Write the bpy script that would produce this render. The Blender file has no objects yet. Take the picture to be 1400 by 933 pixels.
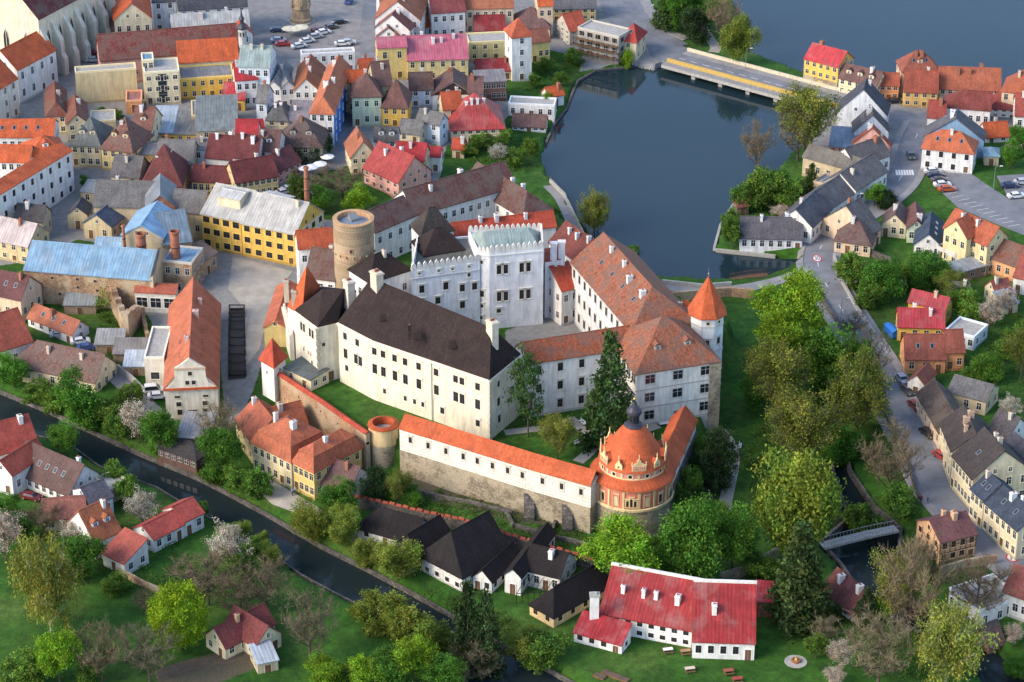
import bpy, math, random
import numpy as np
from mathutils import Vector, Matrix
rnd = random.Random(7)
sc = bpy.context.scene
rad = math.radians
# ---------------------------------------------------------------- camera, sky, sun, exposure
FPX, CAMH, PITCH = 3500.0, 262.0, rad(27.8)
cam_d = bpy.data.cameras.new('camera'); cam = bpy.data.objects.new('camera', cam_d)
sc.collection.objects.link(cam); sc.camera = cam
cam.location = (0, 0, CAMH); cam.rotation_euler = (rad(90)-PITCH, 0, 0)
cam_d.sensor_width = 36; cam_d.lens = 36*FPX/1400; cam_d.clip_start = 1; cam_d.clip_end = 9000
SUN_EL, SUN_AZ = rad(33), rad(245)          # azimuth of the sun, clockwise from +Y
wd = bpy.data.worlds.new('World'); sc.world = wd; wd.use_nodes = True
wn = wd.node_tree.nodes; sky = wn.new('ShaderNodeTexSky'); sky.sky_type = 'NISHITA'; sky.sun_disc = False
sky.sun_elevation = SUN_EL; sky.sun_rotation = SUN_AZ; sky.altitude = 500; sky.dust_density = 2.0; sky.ozone_density = 1.5
wn['Background'].inputs[1].default_value = 0.15
wd.node_tree.links.new(sky.outputs[0], wn['Background'].inputs[0])
sun_d = bpy.data.lights.new('sun', 'SUN'); sun = bpy.data.objects.new('sun', sun_d); sc.collection.objects.link(sun)
sun_d.energy = 1.25; sun_d.angle = rad(26); sun_d.color = (1.0, 0.83, 0.62)
sdir = Vector((math.sin(SUN_AZ)*math.cos(SUN_EL), math.cos(SUN_AZ)*math.cos(SUN_EL), math.sin(SUN_EL)))
sun.rotation_euler = (-sdir).to_track_quat('-Z', 'Y').to_euler(); sun.location = (-200, 300, 300)
sc.view_settings.view_transform = 'Standard'; sc.view_settings.look = 'None'
sc.view_settings.gamma = 1; sc.view_settings.exposure = 1.4; sc.view_settings.use_curve_mapping = False
sc.cycles.use_denoising = True; sc.cycles.max_bounces = 5; sc.cycles.diffuse_bounces = 2; sc.cycles.transparent_max_bounces = 8

# ---------------------------------------------------------------- survey: photo position + height -> place on the map
cP, sP = math.cos(PITCH), math.sin(PITCH)
def U(px, py, z=0.0):
    a = (px-700)/FPX; b = (466.5-py)/FPX
    dz = -sP + b*cP; dy = cP + b*sP
    t = (z-CAMH)/dz
    return Vector((a*t, dy*t, z))
def PJ(p):
    x, y, z = p[0], p[1], p[2]-CAMH
    w = y*cP - z*sP; v = y*sP + z*cP
    return (700+FPX*x/w, 466.5-FPX*v/w)

# ---------------------------------------------------------------- terrain
CT = [(0,533,.6),(182,612,.6),(300,665,.6),(440,745,.6),(560,808,.6),(660,865,.6),(740,905,.6),(0,640,.6),(135,660,.6),(265,715,.6),
 (385,770,.6),(500,850,.6),(620,930,.6),(100,850,.8),(300,880,.8),(20,750,1),(400,668,1),(480,692,1),(548,655,2.4),(680,702,2.4),(800,728,2.2),
 (870,740,1.6),(600,760,.8),(720,830,.8),(900,890,.8),(1050,880,.8),(940,700,2),(1000,620,3.4),(1000,500,3.4),(1040,420,3.2),(960,390,3.4),
 (1150,620,.5),(1180,700,.5),(1100,760,.9),(1060,560,3),(1120,345,3.5),(1195,470,4),(1240,600,4),(1300,700,3),(1380,790,2.5),(1330,860,1.2),(1390,900,1.2),
 (1240,240,4),(1350,260,4.5),(1300,350,3.5),(1350,450,4),(1380,560,4.5),(1180,150,3.2),(1300,130,3.2),(1000,100,3),(1080,280,2.5),(1020,345,2.2),
 (745,200,2),(800,105,2),(740,250,3),(820,330,2.6),(780,290,3),(900,60,3),(880,85,2.6),(960,60,2.4),
 (100,60,7),(300,60,7),(450,30,7),(600,20,6),(700,60,5),(860,40,4),(560,170,6),(480,210,6.5),(350,200,6.5),(200,230,6),(60,200,6.5),(640,205,4),
 (450,280,6.5),(340,380,5.5),(345,450,5),(200,330,5.2),(60,340,4.6),(120,432,3.2),(60,480,2),(30,530,.8),(180,500,2.2),(245,582,1),(310,600,1.2),(1290,420,4),(1400,150,3.2)]
CTW = np.array([list(U(a, b, c)) for a, b, c in CT])
TX0, TX1, TY0, TY1 = -215, 215, 335, 800
def poly_mask(P, X, Y):
    ins = np.zeros(X.shape, bool); dist = np.full(X.shape, 1e9); n = len(P)
    for i in range(n):
        x1, y1 = P[i][0], P[i][1]; x2, y2 = P[(i+1) % n][0], P[(i+1) % n][1]
        if y1 != y2:
            c = ((y1 > Y) != (y2 > Y)) & (X < (x2-x1)*(Y-y1)/(y2-y1)+x1); ins ^= c
        dx, dy = x2-x1, y2-y1; L = dx*dx+dy*dy+1e-9
        t = np.clip(((X-x1)*dx+(Y-y1)*dy)/L, 0, 1)
        dist = np.minimum(dist, np.hypot(X-x1-t*dx, Y-y1-t*dy))
    return np.where(ins, dist, -dist)
def idw(X, Y):
    num = np.zeros(X.shape); den = np.zeros(X.shape)
    for x, y, z in CTW:
        w = 1/((X-x)**2+(Y-y)**2+9)**1.7; num += w*z; den += w
    return num/den
gx = np.arange(TX0, TX1+1, 1.0); gy = np.arange(TY0, TY1+1, 1.0)
GX, GY = np.meshgrid(gx, gy)
GZ = idw(GX, GY)
WARD_Z, POND_Z, RIVER_Z = 8.0, 1.5, -1.2
WARD = [U(a, b, WARD_Z) for a, b in [(378,508),(440,550),(500,590),(548,604),(700,647),(812,678),(850,688),(885,686),(912,672),(932,635),(946,600),(962,592),(966,520),
        (1000,440),(925,402),(815,345),(757,285),(700,255),(600,285),(505,335),(430,375),(385,430),(362,470)]]
POND = [U(a, b, POND_Z) for a, b in [(747,196),(757,172),(775,150),(782,130),(790,112),(815,98),(868,92),(893,98),(908,91),(1110,142),(1120,190),(1080,215),(1060,240),(1010,270),(985,310),(976,343),
        (1060,352),(1098,352),(1085,368),(1040,385),(985,390),(900,384),(850,365),(815,335),(790,300),(775,270),(750,245),(743,220)]]
LAKE = [U(a, b, POND_Z) for a, b in [(1000,0),(1016,30),(1026,75),(1100,104),(1200,120),(1300,128),(1500,150),(1800,160),(1800,-60),(1000,-60),(995,-30)]]
RIVER = [U(a, b, RIVER_Z) for a, b in [(-120,490),(0,539),(60,563),(182,620),(270,657),(300,672),(360,704),(440,751),(500,781),(560,813),(617,845),(680,882),(740,914),(800,948),(900,1000),
        (760,1000),(640,940),(600,896),(485,830),(450,812),(410,790),(385,772),(330,737),(265,702),(215,672),(135,642),(95,612),(0,588),(-120,560)]]
STREAM = [U(a, b, RIVER_Z) for a, b in [(1128,545),(1145,545),(1150,600),(1162,650),(1195,700),(1232,730),(1226,770),(1215,815),(1290,850),(1350,880),(1400,930),(1440,990),(1390,990),(1335,925),(1270,880),
        (1190,840),(1150,780),(1122,748),(1160,715),(1140,660),(1130,600)]]
sd_w = poly_mask(WARD, GX, GY)
GZ = np.where(sd_w > 0, WARD_Z, GZ)
near = (sd_w <= 0) & (sd_w > -4) & (GX > 36)                       # rocky foot on the east side
GZ = np.where(near, np.maximum(GZ, WARD_Z-2.5+sd_w*1.2), GZ)
for P, z, dep in ((POND, POND_Z, 2.5), (LAKE, POND_Z, 2.5), (RIVER, RIVER_Z, 2.2), (STREAM, RIVER_Z, 1.6)):
    s = poly_mask(P, GX, GY)
    if P is RIVER or P is STREAM:
        GZ = np.where((s < 0) & (s > -3) & (sd_w < -8), np.minimum(GZ, np.maximum(z+1.2+(-s)*0.25, z+1.2)), GZ)
    GZ = np.where(s > -0.4, np.minimum(GZ, z-dep*np.clip((s+.4)/1.0, .35, 1)), GZ)
def hgt(x, y):
    fx = min(max(x-TX0, 0), len(gx)-1.001); fy = min(max(y-TY0, 0), len(gy)-1.001)
    i, j = int(fx), int(fy); u, v = fx-i, fy-j
    return float((GZ[j, i]*(1-u)+GZ[j, i+1]*u)*(1-v)+(GZ[j+1, i]*(1-u)+GZ[j+1, i+1]*u)*v)
def G(px, py, dz=0.0):
    z = 2.0
    for _ in range(14):
        p = U(px, py, z); z = z*0.4+hgt(p.x, p.y)*0.6
    p = U(px, py, z); p.z = hgt(p.x, p.y)+dz
    return p

# ---------------------------------------------------------------- materials
MAT = {}
def mat(name):
    m = bpy.data.materials.new(name); m.use_nodes = True; MAT[name] = m
    nt = m.node_tree; b = nt.nodes['Principled BSDF']; b.inputs['Specular IOR Level'].default_value = .25
    return m, nt, b
def nd(nt, t, **kw):
    n = nt.nodes.new('ShaderNode'+t)
    for k, v in kw.items():
        if k.startswith('i_'):
            n.inputs[k[2:].replace('_', ' ')].default_value = v
        elif k.startswith('n_'):
            n.inputs[int(k[2:])].default_value = v
        else: setattr(n, k, v)
    return n
def mul(nt, a, b, fac=1.0, mode='MULTIPLY'):
    n = nt.nodes.new('ShaderNodeMix'); n.data_type = 'RGBA'; n.blend_type = mode; n.inputs[0].default_value = fac if not hasattr(fac, 'links') else 0
    if hasattr(fac, 'links'): nt.links.new(fac, n.inputs[0])
    for s, i in ((a, 6), (b, 7)):
        if hasattr(s, 'links'): nt.links.new(s, n.inputs[i])
        else: n.inputs[i].default_value = (*s, 1)
    return n.outputs[2]
def ramp(nt, src, stops):
    r = nt.nodes.new('ShaderNodeValToRGB'); e = r.color_ramp.elements
    while len(e) < len(stops): e.new(.5)
    for k, (p, c) in enumerate(stops):
        e[k].position = p; e[k].color = (c, c, c, 1) if not isinstance(c, tuple) else (*c, 1)
    nt.links.new(src, r.inputs[0]); return r.outputs[0]
def noise(nt, scale, detail=4, coord='Object', rough=.6, vec=None, stretch=None):
    tc = nt.nodes.new('ShaderNodeTexCoord'); n = nt.nodes.new('ShaderNodeTexNoise')
    n.inputs['Scale'].default_value = scale; n.inputs['Detail'].default_value = detail; n.inputs['Roughness'].default_value = rough
    s = vec or tc.outputs[coord]
    if stretch:
        mp = nt.nodes.new('ShaderNodeMapping'); mp.inputs['Scale'].default_value = stretch; nt.links.new(s, mp.inputs[0]); s = mp.outputs[0]
    nt.links.new(s, n.inputs['Vector']); return n.outputs['Fac']
def bump(nt, b, h, strength=.4, dist=.05):
    n = nt.nodes.new('ShaderNodeBump'); n.inputs['Strength'].default_value = strength; n.inputs['Distance'].default_value = dist
    nt.links.new(h, n.inputs['Height']); nt.links.new(n.outputs[0], b.inputs['Normal'])
def worldpos(nt):
    return nt.nodes.new('ShaderNodeNewGeometry').outputs['Position']
def cells(nt, su, sv, offset=True):
    """random value per roof tile / stone course on the UV sheet (metres)"""
    uv = nt.nodes.new('ShaderNodeUVMap'); br = nt.nodes.new('ShaderNodeTexBrick')
    br.inputs['Scale'].default_value = 1; br.inputs['Brick Width'].default_value = su; br.inputs['Row Height'].default_value = sv
    br.inputs['Mortar Size'].default_value = .02; br.inputs['Color1'].default_value = (0, 0, 0, 1); br.inputs['Color2'].default_value = (1, 1, 1, 1)
    br.inputs['Mortar'].default_value = (.2, .2, .2, 1); br.inputs['Bias'].default_value = 0; br.offset = .5 if offset else 0
    nt.links.new(uv.outputs[0], br.inputs[0]); return br
def objcol(nt): return nt.nodes.new('ShaderNodeObjectInfo').outputs['Color']

def mk_tile(name, su, sv, lo, hi, rough=.75, moss=.25, streak=True, m0=.55, ms=.8):
    m, nt, b = mat(name); oc = objcol(nt); br = cells(nt, su, sv)
    c = mul(nt, oc, ramp(nt, br.outputs['Color'], [(0, lo), (1, hi)]))
    wp = worldpos(nt)
    c = mul(nt, c, ramp(nt, noise(nt, .35, 5, vec=wp), [(.3, .72), (.7, 1.2)]))
    c = mul(nt, c, ramp(nt, noise(nt, 2.2, 4, vec=wp), [(.3, .8), (.75, 1.15)]))
    st = noise(nt, 1.0, 5, coord='UV', stretch=(1.6, .12, 1))
    c = mul(nt, c, ramp(nt, st, [(.35, .78), (.65, 1.08)]), .8 if streak else .3)
    f = ramp(nt, noise(nt, ms, 6, vec=wp), [(m0, 0), (m0+.14, moss)])
    c = mul(nt, c, (.10, .085, .07), f, 'MIX')
    nt.links.new(c, b.inputs['Base Color']); b.inputs['Roughness'].default_value = rough
    bump(nt, b, br.outputs['Color'], .35, .03); return m
mk_tile('roof_tile', .24, .34, .78, 1.12)
mk_tile('old_roof_tile', .3, .42, .62, 1.25, moss=.6, m0=.44, ms=.35)
mk_tile('shingle', .2, .3, .7, 1.2, .9, 0)
m, nt, b = mat('sheet_metal'); oc = objcol(nt); uv = nt.nodes.new('ShaderNodeUVMap')
wv = nd(nt, 'TexWave', i_Scale=.45, bands_direction='X'); wv.inputs['Distortion'].default_value = 0
nt.links.new(uv.outputs[0], wv.inputs[0])
c = mul(nt, oc, ramp(nt, wv.outputs['Color'], [(0, .78), (.12, 1.0), (1, 1.03)]))
wp = worldpos(nt)
c = mul(nt, c, ramp(nt, noise(nt, .4, 5, vec=wp), [(.3, .75), (.7, 1.15)]))
c = mul(nt, c, ramp(nt, noise(nt, 1, 5, coord='UV', stretch=(2, .15, 1)), [(.35, .74), (.7, 1.14)]))
c = mul(nt, c, ramp(nt, cells(nt, .7, 2.2).outputs['Color'], [(0, .88), (1, 1.1)]))
c = mul(nt, c, (.30, .27, .24), ramp(nt, noise(nt, .28, 6, vec=wp), [(.5, 0), (.72, .32)]), 'MIX')
nt.links.new(c, b.inputs['Base Color']); b.inputs['Roughness'].default_value = .5; bump(nt, b, wv.outputs['Color'], .4, .05)
m, nt, b = mat('plaster'); oc = objcol(nt); wp = worldpos(nt)
c = mul(nt, oc, ramp(nt, noise(nt, .5, 6, vec=wp), [(.3, .86), (.65, 1.04)]))
c = mul(nt, c, ramp(nt, noise(nt, 1.4, 5, vec=wp, stretch=(1, 1, .13)), [(.30, .74), (.58, 1.03)]))
f = ramp(nt, noise(nt, .9, 7, vec=wp, rough=.7), [(.6, 0), (.72, .6)])
c = mul(nt, c, (.33, .30, .27), f, 'MIX')
nt.links.new(c, b.inputs['Base Color']); b.inputs['Roughness'].default_value = .9
bump(nt, b, noise(nt, 6, 4, vec=wp), .15, .03)
m, nt, b = mat('block_plaster'); oc = objcol(nt); wp = worldpos(nt); br = cells(nt, 1.3, .7)
br.inputs['Mortar Size'].default_value = .06; br.inputs['Mortar Smooth'].default_value = .4
c = mul(nt, oc, ramp(nt, br.outputs['Fac'], [(0, 1.0), (1, .62)])); c = mul(nt, c, ramp(nt, noise(nt, .5, 6, vec=wp), [(.3, .82), (.65, 1.04)]))
nt.links.new(c, b.inputs['Base Color']); b.inputs['Roughness'].default_value = .9
def mk_stone(name, stops, w, h, base=None, mix_plaster=0):
    m, nt, b = mat(name); uv = nt.nodes.new('ShaderNodeUVMap'); wp = worldpos(nt)
    vo = nd(nt, 'TexVoronoi', i_Scale=1.0); mp = nd(nt, 'Mapping'); mp.inputs['Scale'].default_value = (1/w, 1/h, 1)
    ns = nd(nt, 'TexNoise', i_Scale=1.5); nt.links.new(uv.outputs[0], ns.inputs[0])
    nt.links.new(mul(nt, uv.outputs[0], ns.outputs['Color'], .35, 'ADD'), mp.inputs[0]); nt.links.new(mp.outputs[0], vo.inputs['Vector'])
    vd = nd(nt, 'TexVoronoi', i_Scale=1.0, feature='DISTANCE_TO_EDGE'); nt.links.new(mp.outputs[0], vd.inputs['Vector'])
    c = ramp(nt, vo.outputs['Color'], stops)
    c = mul(nt, c, ramp(nt, noise(nt, .3, 6, vec=wp), [(.3, .6), (.7, 1.15)]))
    if mix_plaster:
        f = ramp(nt, noise(nt, .22, 7, vec=wp, rough=.65), [(.45, 0), (.55, mix_plaster)])
        c = mul(nt, c, base, f, 'MIX')
    c = mul(nt, c, ramp(nt, vd.outputs['Distance'], [(0, .55), (.12, 1.0)]))
    nt.links.new(c, b.inputs['Base Color']); b.inputs['Roughness'].default_value = .95
    bump(nt, b, vd.outputs['Distance'], .6, .12)
mk_stone('rubble_stone', [(0, (.18, .145, .10)), (.5, (.31, .255, .175)), (1, (.42, .35, .245))], .55, .35, (.46, .385, .265), .8)
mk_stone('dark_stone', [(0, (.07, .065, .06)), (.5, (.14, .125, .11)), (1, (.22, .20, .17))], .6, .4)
mk_stone('tower_stone', [(0, (.24, .17, .10)), (.5, (.36, .27, .17)), (1, (.45, .35, .24))], .5, .3, (.40, .30, .19), .6)
mk_stone('ruin_brick', [(0, (.30, .15, .09)), (.5, (.42, .26, .15)), (1, (.50, .38, .25))], .4, .2, (.52, .42, .28), .8)
mk_stone('rampart_brick', [(0, (.38, .20, .11)), (.5, (.50, .30, .17)), (1, (.56, .40, .26))], .4, .2, (.50, .40, .27), .7)
m, nt, b = mat('brick'); br = cells(nt, .5, .22); wp = worldpos(nt)
c = ramp(nt, br.outputs['Color'], [(0, (.27, .10, .06)), (1, (.40, .17, .10))]); c = mul(nt, c, ramp(nt, noise(nt, .6, 5, vec=wp), [(.3, .7), (.7, 1.15)]))
nt.links.new(c, b.inputs['Base Color']); b.inputs['Roughness'].default_value = .9
def mk_flat(name, col, rough=.8, var=.2, sc_=1.2, metal=0, obj=False):
    m, nt, b = mat(name); base = objcol(nt) if obj else col
    c = mul(nt, base, ramp(nt, noise(nt, sc_, 5, vec=worldpos(nt)), [(.3, 1-var), (.7, 1+var*.6)]))
    nt.links.new(c, b.inputs['Base Color']); b.inputs['Roughness'].default_value = rough; b.inputs['Metallic'].default_value = metal; return m
mk_flat('trim', None, .8, .1, obj=True); mk_flat('frame_white', (.62, .61, .58), .6, .1); mk_flat('frame_dark', (.09, .06, .045), .6, .2)
mk_flat('wood', (.16, .085, .045), .8, .35); mk_flat('dark_wood', (.045, .033, .028), .85, .3); mk_flat('metal_grey', (.25, .26, .27), .5, .15, 1, .3)
mk_flat('black_iron', (.02, .02, .022), .5, .1); mk_flat('copper_dark', (.045, .045, .06), .45, .3); mk_flat('gold', (.55, .35, .08), .35, .1, 1, .8)
mk_flat('concrete', (.36, .35, .32), .9, .25); mk_flat('paint_white', (.7, .7, .68), .8, .2, 3); mk_flat('bark', (.10, .075, .055), .95, .35, 3)
mk_flat('bark_pale', (.42, .40, .36), .9, .4, 4); mk_flat('rock', (.12, .11, .095), .95, .5, .5); mk_flat('skin', (.5, .3, .2), .6, .05)
mk_flat('rubber', (.012, .012, .012), .7, .1); mk_flat('cloth', None, .9, .1, obj=True); mk_flat('road_surface', (.185, .19, .205), .9, .28, .25)
mk_flat('cobble', (.26, .25, .245), .9, .25, .3); mk_flat('gravel', (.36, .33, .28), .95, .25, .3); mk_flat('setts', (.23, .22, .215), .9, .25, .4)
mk_flat('soil', (.12, .09, .065), .95, .3, 1)
m, nt, b = mat('glass'); b.inputs['Base Color'].default_value = (.018, .022, .028, 1); b.inputs['Roughness'].default_value = .12; b.inputs['Specular IOR Level'].default_value = .6
m, nt, b = mat('car_paint'); nt.links.new(objcol(nt), b.inputs['Base Color']); b.inputs['Roughness'].default_value = .3; b.inputs['Coat Weight'].default_value = .5; b.inputs['Specular IOR Level'].default_value = .5
m, nt, b = mat('water'); c = ramp(nt, noise(nt, .02, 3, vec=worldpos(nt)), [(.3, (.010, .024, .032)), (.7, (.014, .030, .038))])
nt.links.new(c, b.inputs['Base Color']); b.inputs['Roughness'].default_value = .06; b.inputs['IOR'].default_value = 1.33; b.inputs['Specular IOR Level'].default_value = .5
bump(nt, b, noise(nt, .9, 3, vec=worldpos(nt), stretch=(1, .5, 1)), .05, .1)
m, nt, b = mat('river_water_surface'); b.inputs['Base Color'].default_value = (.015, .024, .026, 1); b.inputs['Roughness'].default_value = .05; b.inputs['IOR'].default_value = 1.33
bump(nt, b, noise(nt, .9, 3, vec=worldpos(nt), stretch=(1, .6, 1)), .06, .1)
m, nt, b = mat('leaves'); oc = objcol(nt); at = nd(nt, 'Attribute', attribute_name='var')
c = mul(nt, oc, at.outputs['Color']); nt.links.new(c, b.inputs['Base Color']); b.inputs['Roughness'].default_value = .7; b.inputs['Specular IOR Level'].default_value = .15
tr = nd(nt, 'BsdfTranslucent'); nt.links.new(mul(nt, c, (1.0, 1.1, .6)), tr.inputs[0]); ms = nd(nt, 'MixShader', n_0=.3)
nt.links.new(b.outputs[0], ms.inputs[1]); nt.links.new(tr.outputs[0], ms.inputs[2]); nt.links.new(ms.outputs[0], nt.nodes['Material Output'].inputs[0])
m, nt, b = mat('ground'); wp = worldpos(nt)
n1 = noise(nt, .045, 6, vec=wp); n2 = noise(nt, .6, 6, vec=wp, rough=.7); n3 = noise(nt, 3.5, 4, vec=wp)
g = ramp(nt, n1, [(.3, (.022, .080, .008)), (.5, (.036, .105, .011)), (.68, (.075, .125, .022)), (.8, (.10, .115, .04))])
g = mul(nt, g, ramp(nt, n2, [(.3, .5), (.7, 1.35)])); g = mul(nt, g, ramp(nt, noise(nt, .17, 5, vec=wp), [(.3, .72), (.68, 1.2)])); g = mul(nt, g, ramp(nt, n3, [(.3, .7), (.7, 1.25)]))
at = nd(nt, 'Attribute', attribute_name='paved'); pv = mul(nt, (.24, .235, .225), ramp(nt, n2, [(.3, .7), (.7, 1.15)]))
pf = nd(nt, 'Math', operation='MULTIPLY_ADD', n_1=.5, n_2=-.25); nt.links.new(n2, pf.inputs[0])
pa = nd(nt, 'Math', operation='ADD'); nt.links.new(at.outputs['Fac'], pa.inputs[0]); nt.links.new(pf.outputs[0], pa.inputs[1])
g = mul(nt, g, pv, ramp(nt, pa.outputs[0], [(.45, 0), (.55, 1)]), 'MIX')
at2 = nd(nt, 'Attribute', attribute_name='earth'); pb = nd(nt, 'Math', operation='ADD'); nt.links.new(at2.outputs['Fac'], pb.inputs[0]); nt.links.new(pf.outputs[0], pb.inputs[1])
g = mul(nt, g, mul(nt, (.11, .085, .06), ramp(nt, n3, [(.3, .6), (.7, 1.3)])), ramp(nt, pb.outputs[0], [(.4, 0), (.7, .9)]), 'MIX')
nt.links.new(g, b.inputs['Base Color']); b.inputs['Roughness'].default_value = 1; bump(nt, b, n3, .4, .1)

# ---------------------------------------------------------------- mesh collector
COL = sc.collection
def auto_uv(me):
    uv = me.uv_layers.new(name='UVMap'); n = len(me.loops); out = np.zeros((n, 2), np.float32)
    co = [v.co for v in me.vertices]; Z = Vector((0, 0, 1))
    for p in me.polygons:
        nn = p.normal; u = Z.cross(nn)
        u = Vector((1, 0, 0)) if u.length < .05 else u.normalized()
        v = nn.cross(u)
        for li in p.loop_indices:
            c = co[me.loops[li].vertex_index]; out[li] = (c.dot(u), c.dot(v))
    uv.data.foreach_set('uv', out.ravel())
class MB:
    def __init__(s): s.v, s.f, s.m = [], [], []
    def poly(s, pts, mi=0):
        i = len(s.v); s.v += [tuple(p) for p in pts]; s.f.append(list(range(i, i+len(pts)))); s.m.append(mi); return s
    def box(s, x0, x1, y0, y1, z0, z1, mi=0):
        i = len(s.v); s.v += [(x0,y0,z0),(x1,y0,z0),(x1,y1,z0),(x0,y1,z0),(x0,y0,z1),(x1,y0,z1),(x1,y1,z1),(x0,y1,z1)]
        for q in ((0,3,2,1),(4,5,6,7),(0,1,5,4),(1,2,6,5),(2,3,7,6),(3,0,4,7)): s.f.append([i+k for k in q]); s.m.append(mi)
        return s
    def prism(s, pts, z0, z1, mi=0, caps=True):
        """vertical prism over an outline given counter-clockwise; z1 may be a list"""
        n = len(pts); zt = z1 if isinstance(z1, (list, tuple)) else [z1]*n; zb = z0 if isinstance(z0, (list, tuple)) else [z0]*n; i = len(s.v)
        s.v += [(p[0], p[1], zb[k]) for k, p in enumerate(pts)]+[(p[0], p[1], zt[k]) for k, p in enumerate(pts)]
        for k in range(n): s.f.append([i+k, i+(k+1) % n, i+n+(k+1) % n, i+n+k]); s.m.append(mi)
        if caps: s.f.append([i+n+k for k in range(n)]); s.m.append(mi); s.f.append([i+k for k in range(n)][::-1]); s.m.append(mi)
        return s
    def slab(s, pts, t=.2, mi=0, mside=None):
        n = len(pts); i = len(s.v); s.v += [tuple(p) for p in pts]+[(p[0], p[1], p[2]-t) for p in pts]
        s.f.append(list(range(i, i+n))); s.m.append(mi); s.f.append(list(range(i+2*n-1, i+n-1, -1))); s.m.append(mi)
        for k in range(n): s.f.append([i+k, i+n+k, i+n+(k+1) % n, i+(k+1) % n]); s.m.append(mi if mside is None else mside)
        return s
    def lathe(s, prof, n=24, c=(0, 0, 0), mi=0, a0=0, a1=2*math.pi):
        i = len(s.v); full = abs(a1-a0-2*math.pi) < 1e-6; m = n if full else n+1
        for r, z in prof:
            for k in range(m):
                a = a0+(a1-a0)*k/n; s.v.append((c[0]+r*math.cos(a), c[1]+r*math.sin(a), c[2]+z))
        for j in range(len(prof)-1):
            for k in range(n):
                k2 = (k+1) % m
                s.f.append([i+j*m+k, i+j*m+k2, i+(j+1)*m+k2, i+(j+1)*m+k]); s.m.append(mi)
        return s
    def tube(s, p, q, r0, r1, n=6, mi=0):
        p, q = Vector(p), Vector(q); d = (q-p).normalized(); a = d.orthogonal().normalized(); b = d.cross(a); i = len(s.v)
        for c, r in ((p, r0), (q, r1)):
            for k in range(n):
                t = 2*math.pi*k/n; s.v.append(tuple(c+a*(r*math.cos(t))+b*(r*math.sin(t))))
        for k in range(n): s.f.append([i+k, i+(k+1) % n, i+n+(k+1) % n, i+n+k]); s.m.append(mi)
        s.f.append([i+n+k for k in range(n)]); s.m.append(mi); s.f.append([i+k for k in range(n)][::-1]); s.m.append(mi)
        return s
    def mesh(s, name, mats, uv=True, smooth=False):
        me = bpy.data.meshes.new(name); me.from_pydata(s.v, [], s.f)
        for m in ([mats] if isinstance(mats, str) else mats): me.materials.append(MAT[m])
        if any(s.m): me.polygons.foreach_set('material_index', s.m)
        me.update()
        if uv: auto_uv(me)
        if smooth: me.polygons.foreach_set('use_smooth', [True]*len(me.polygons))
        return me
    def build(s, name, mats, parent=None, col=None, uv=True, smooth=False):
        return link(name, s.mesh(name, mats, uv, smooth), parent, col)
def link(name, me, parent=None, col=None, loc=None, rz=None, scale=None):
    o = bpy.data.objects.new(name, me); COL.objects.link(o)
    if parent is not None: o.parent = parent
    if col is not None: o.color = (*col, 1)
    if loc is not None: o.location = loc
    if rz is not None: o.rotation_euler = (0, 0, rz)
    if scale is not None: o.scale = scale
    return o
def tag(o, label=None, cat=None, group=None, kind=None):
    if label: o['label'] = label
    if cat: o['category'] = cat
    if group: o['group'] = group
    if kind: o['kind'] = kind
    return o
def empty(name, loc=(0, 0, 0), rz=0.0):
    o = bpy.data.objects.new(name, None); COL.objects.link(o); o.location = loc; o.rotation_euler = (0, 0, rz); o.empty_display_size = .5; return o
ANCHOR = [('', 0, 0)]

# colours (real-world base colours)
OR, OD, RO = (.50, .105, .036), (.40, .085, .036), (.42, .07, .036)
RB, BR, DB = (.19, .055, .042), (.15, .072, .06), (.034, .0225, .021)
RD, PI, MA = (.38, .035, .042), (.45, .12, .17), (.14, .035, .035)
GR, LG, SL, BL, GG = (.17, .165, .16), (.40, .41, .40), (.07, .075, .09), (.17, .30, .44), (.27, .34, .32)
WH, CR, YE, PK, GN, LB, OY, BE, PE, OW = (.74, .72, .68), (.70, .60, .40), (.72, .45, .10), (.66, .36, .29), (.50, .58, .42), (.60, .66, .72), (.68, .42, .16), (.52, .43, .28), (.68, .52, .36), (.66, .30, .13)
# ---------------------------------------------------------------- windows, doors, chimneys
_wm = {}
def win_mesh(w, h, style='w'):
    k = (round(w, 2), round(h, 2), style)
    if k in _wm: return _wm[k]
    b = MB(); s = .11 if style != 'c' else .2; t = .07
    hw = w/2
    b.box(-hw-s, -hw, -t, .02, -s, h+s, 0); b.box(hw, hw+s, -t, .02, -s, h+s, 0)
    b.box(-hw, hw, -t, .02, h, h+s, 0); b.box(-hw-s*1.4, hw+s*1.4, -t-.08, .02, -s-.06, -s+.02, 0)
    if style == 'c': b.box(-hw-.32, hw+.32, -.24, .02, h+s+.18, h+s+.32, 0)
    b.poly([(-hw, -.015, 0), (hw, -.015, 0), (hw, -.015, h), (-hw, -.015, h)], 2)
    m = .045
    b.box(-hw, -hw+m, -.045, 0, 0, h, 1); b.box(hw-m, hw, -.045, 0, 0, h, 1); b.box(-hw+m, hw-m, -.045, 0, 0, m, 1); b.box(-hw+m, hw-m, -.045, 0, h-m, h, 1)
    b.box(-.03, .03, -.042, 0, m, h-m, 1); b.box(-hw+m, -.03, -.042, 0, h*.62, h*.62+.05, 1); b.box(.03, hw-m, -.042, 0, h*.62, h*.62+.05, 1)
    fr = {'w': 'frame_white', 'd': 'frame_dark', 'c': 'frame_dark', 'b': 'frame_dark'}[style]
    me = b.mesh('window', ['trim', fr, 'glass'], uv=False); _wm[k] = me; return me
_dm = {}
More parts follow.
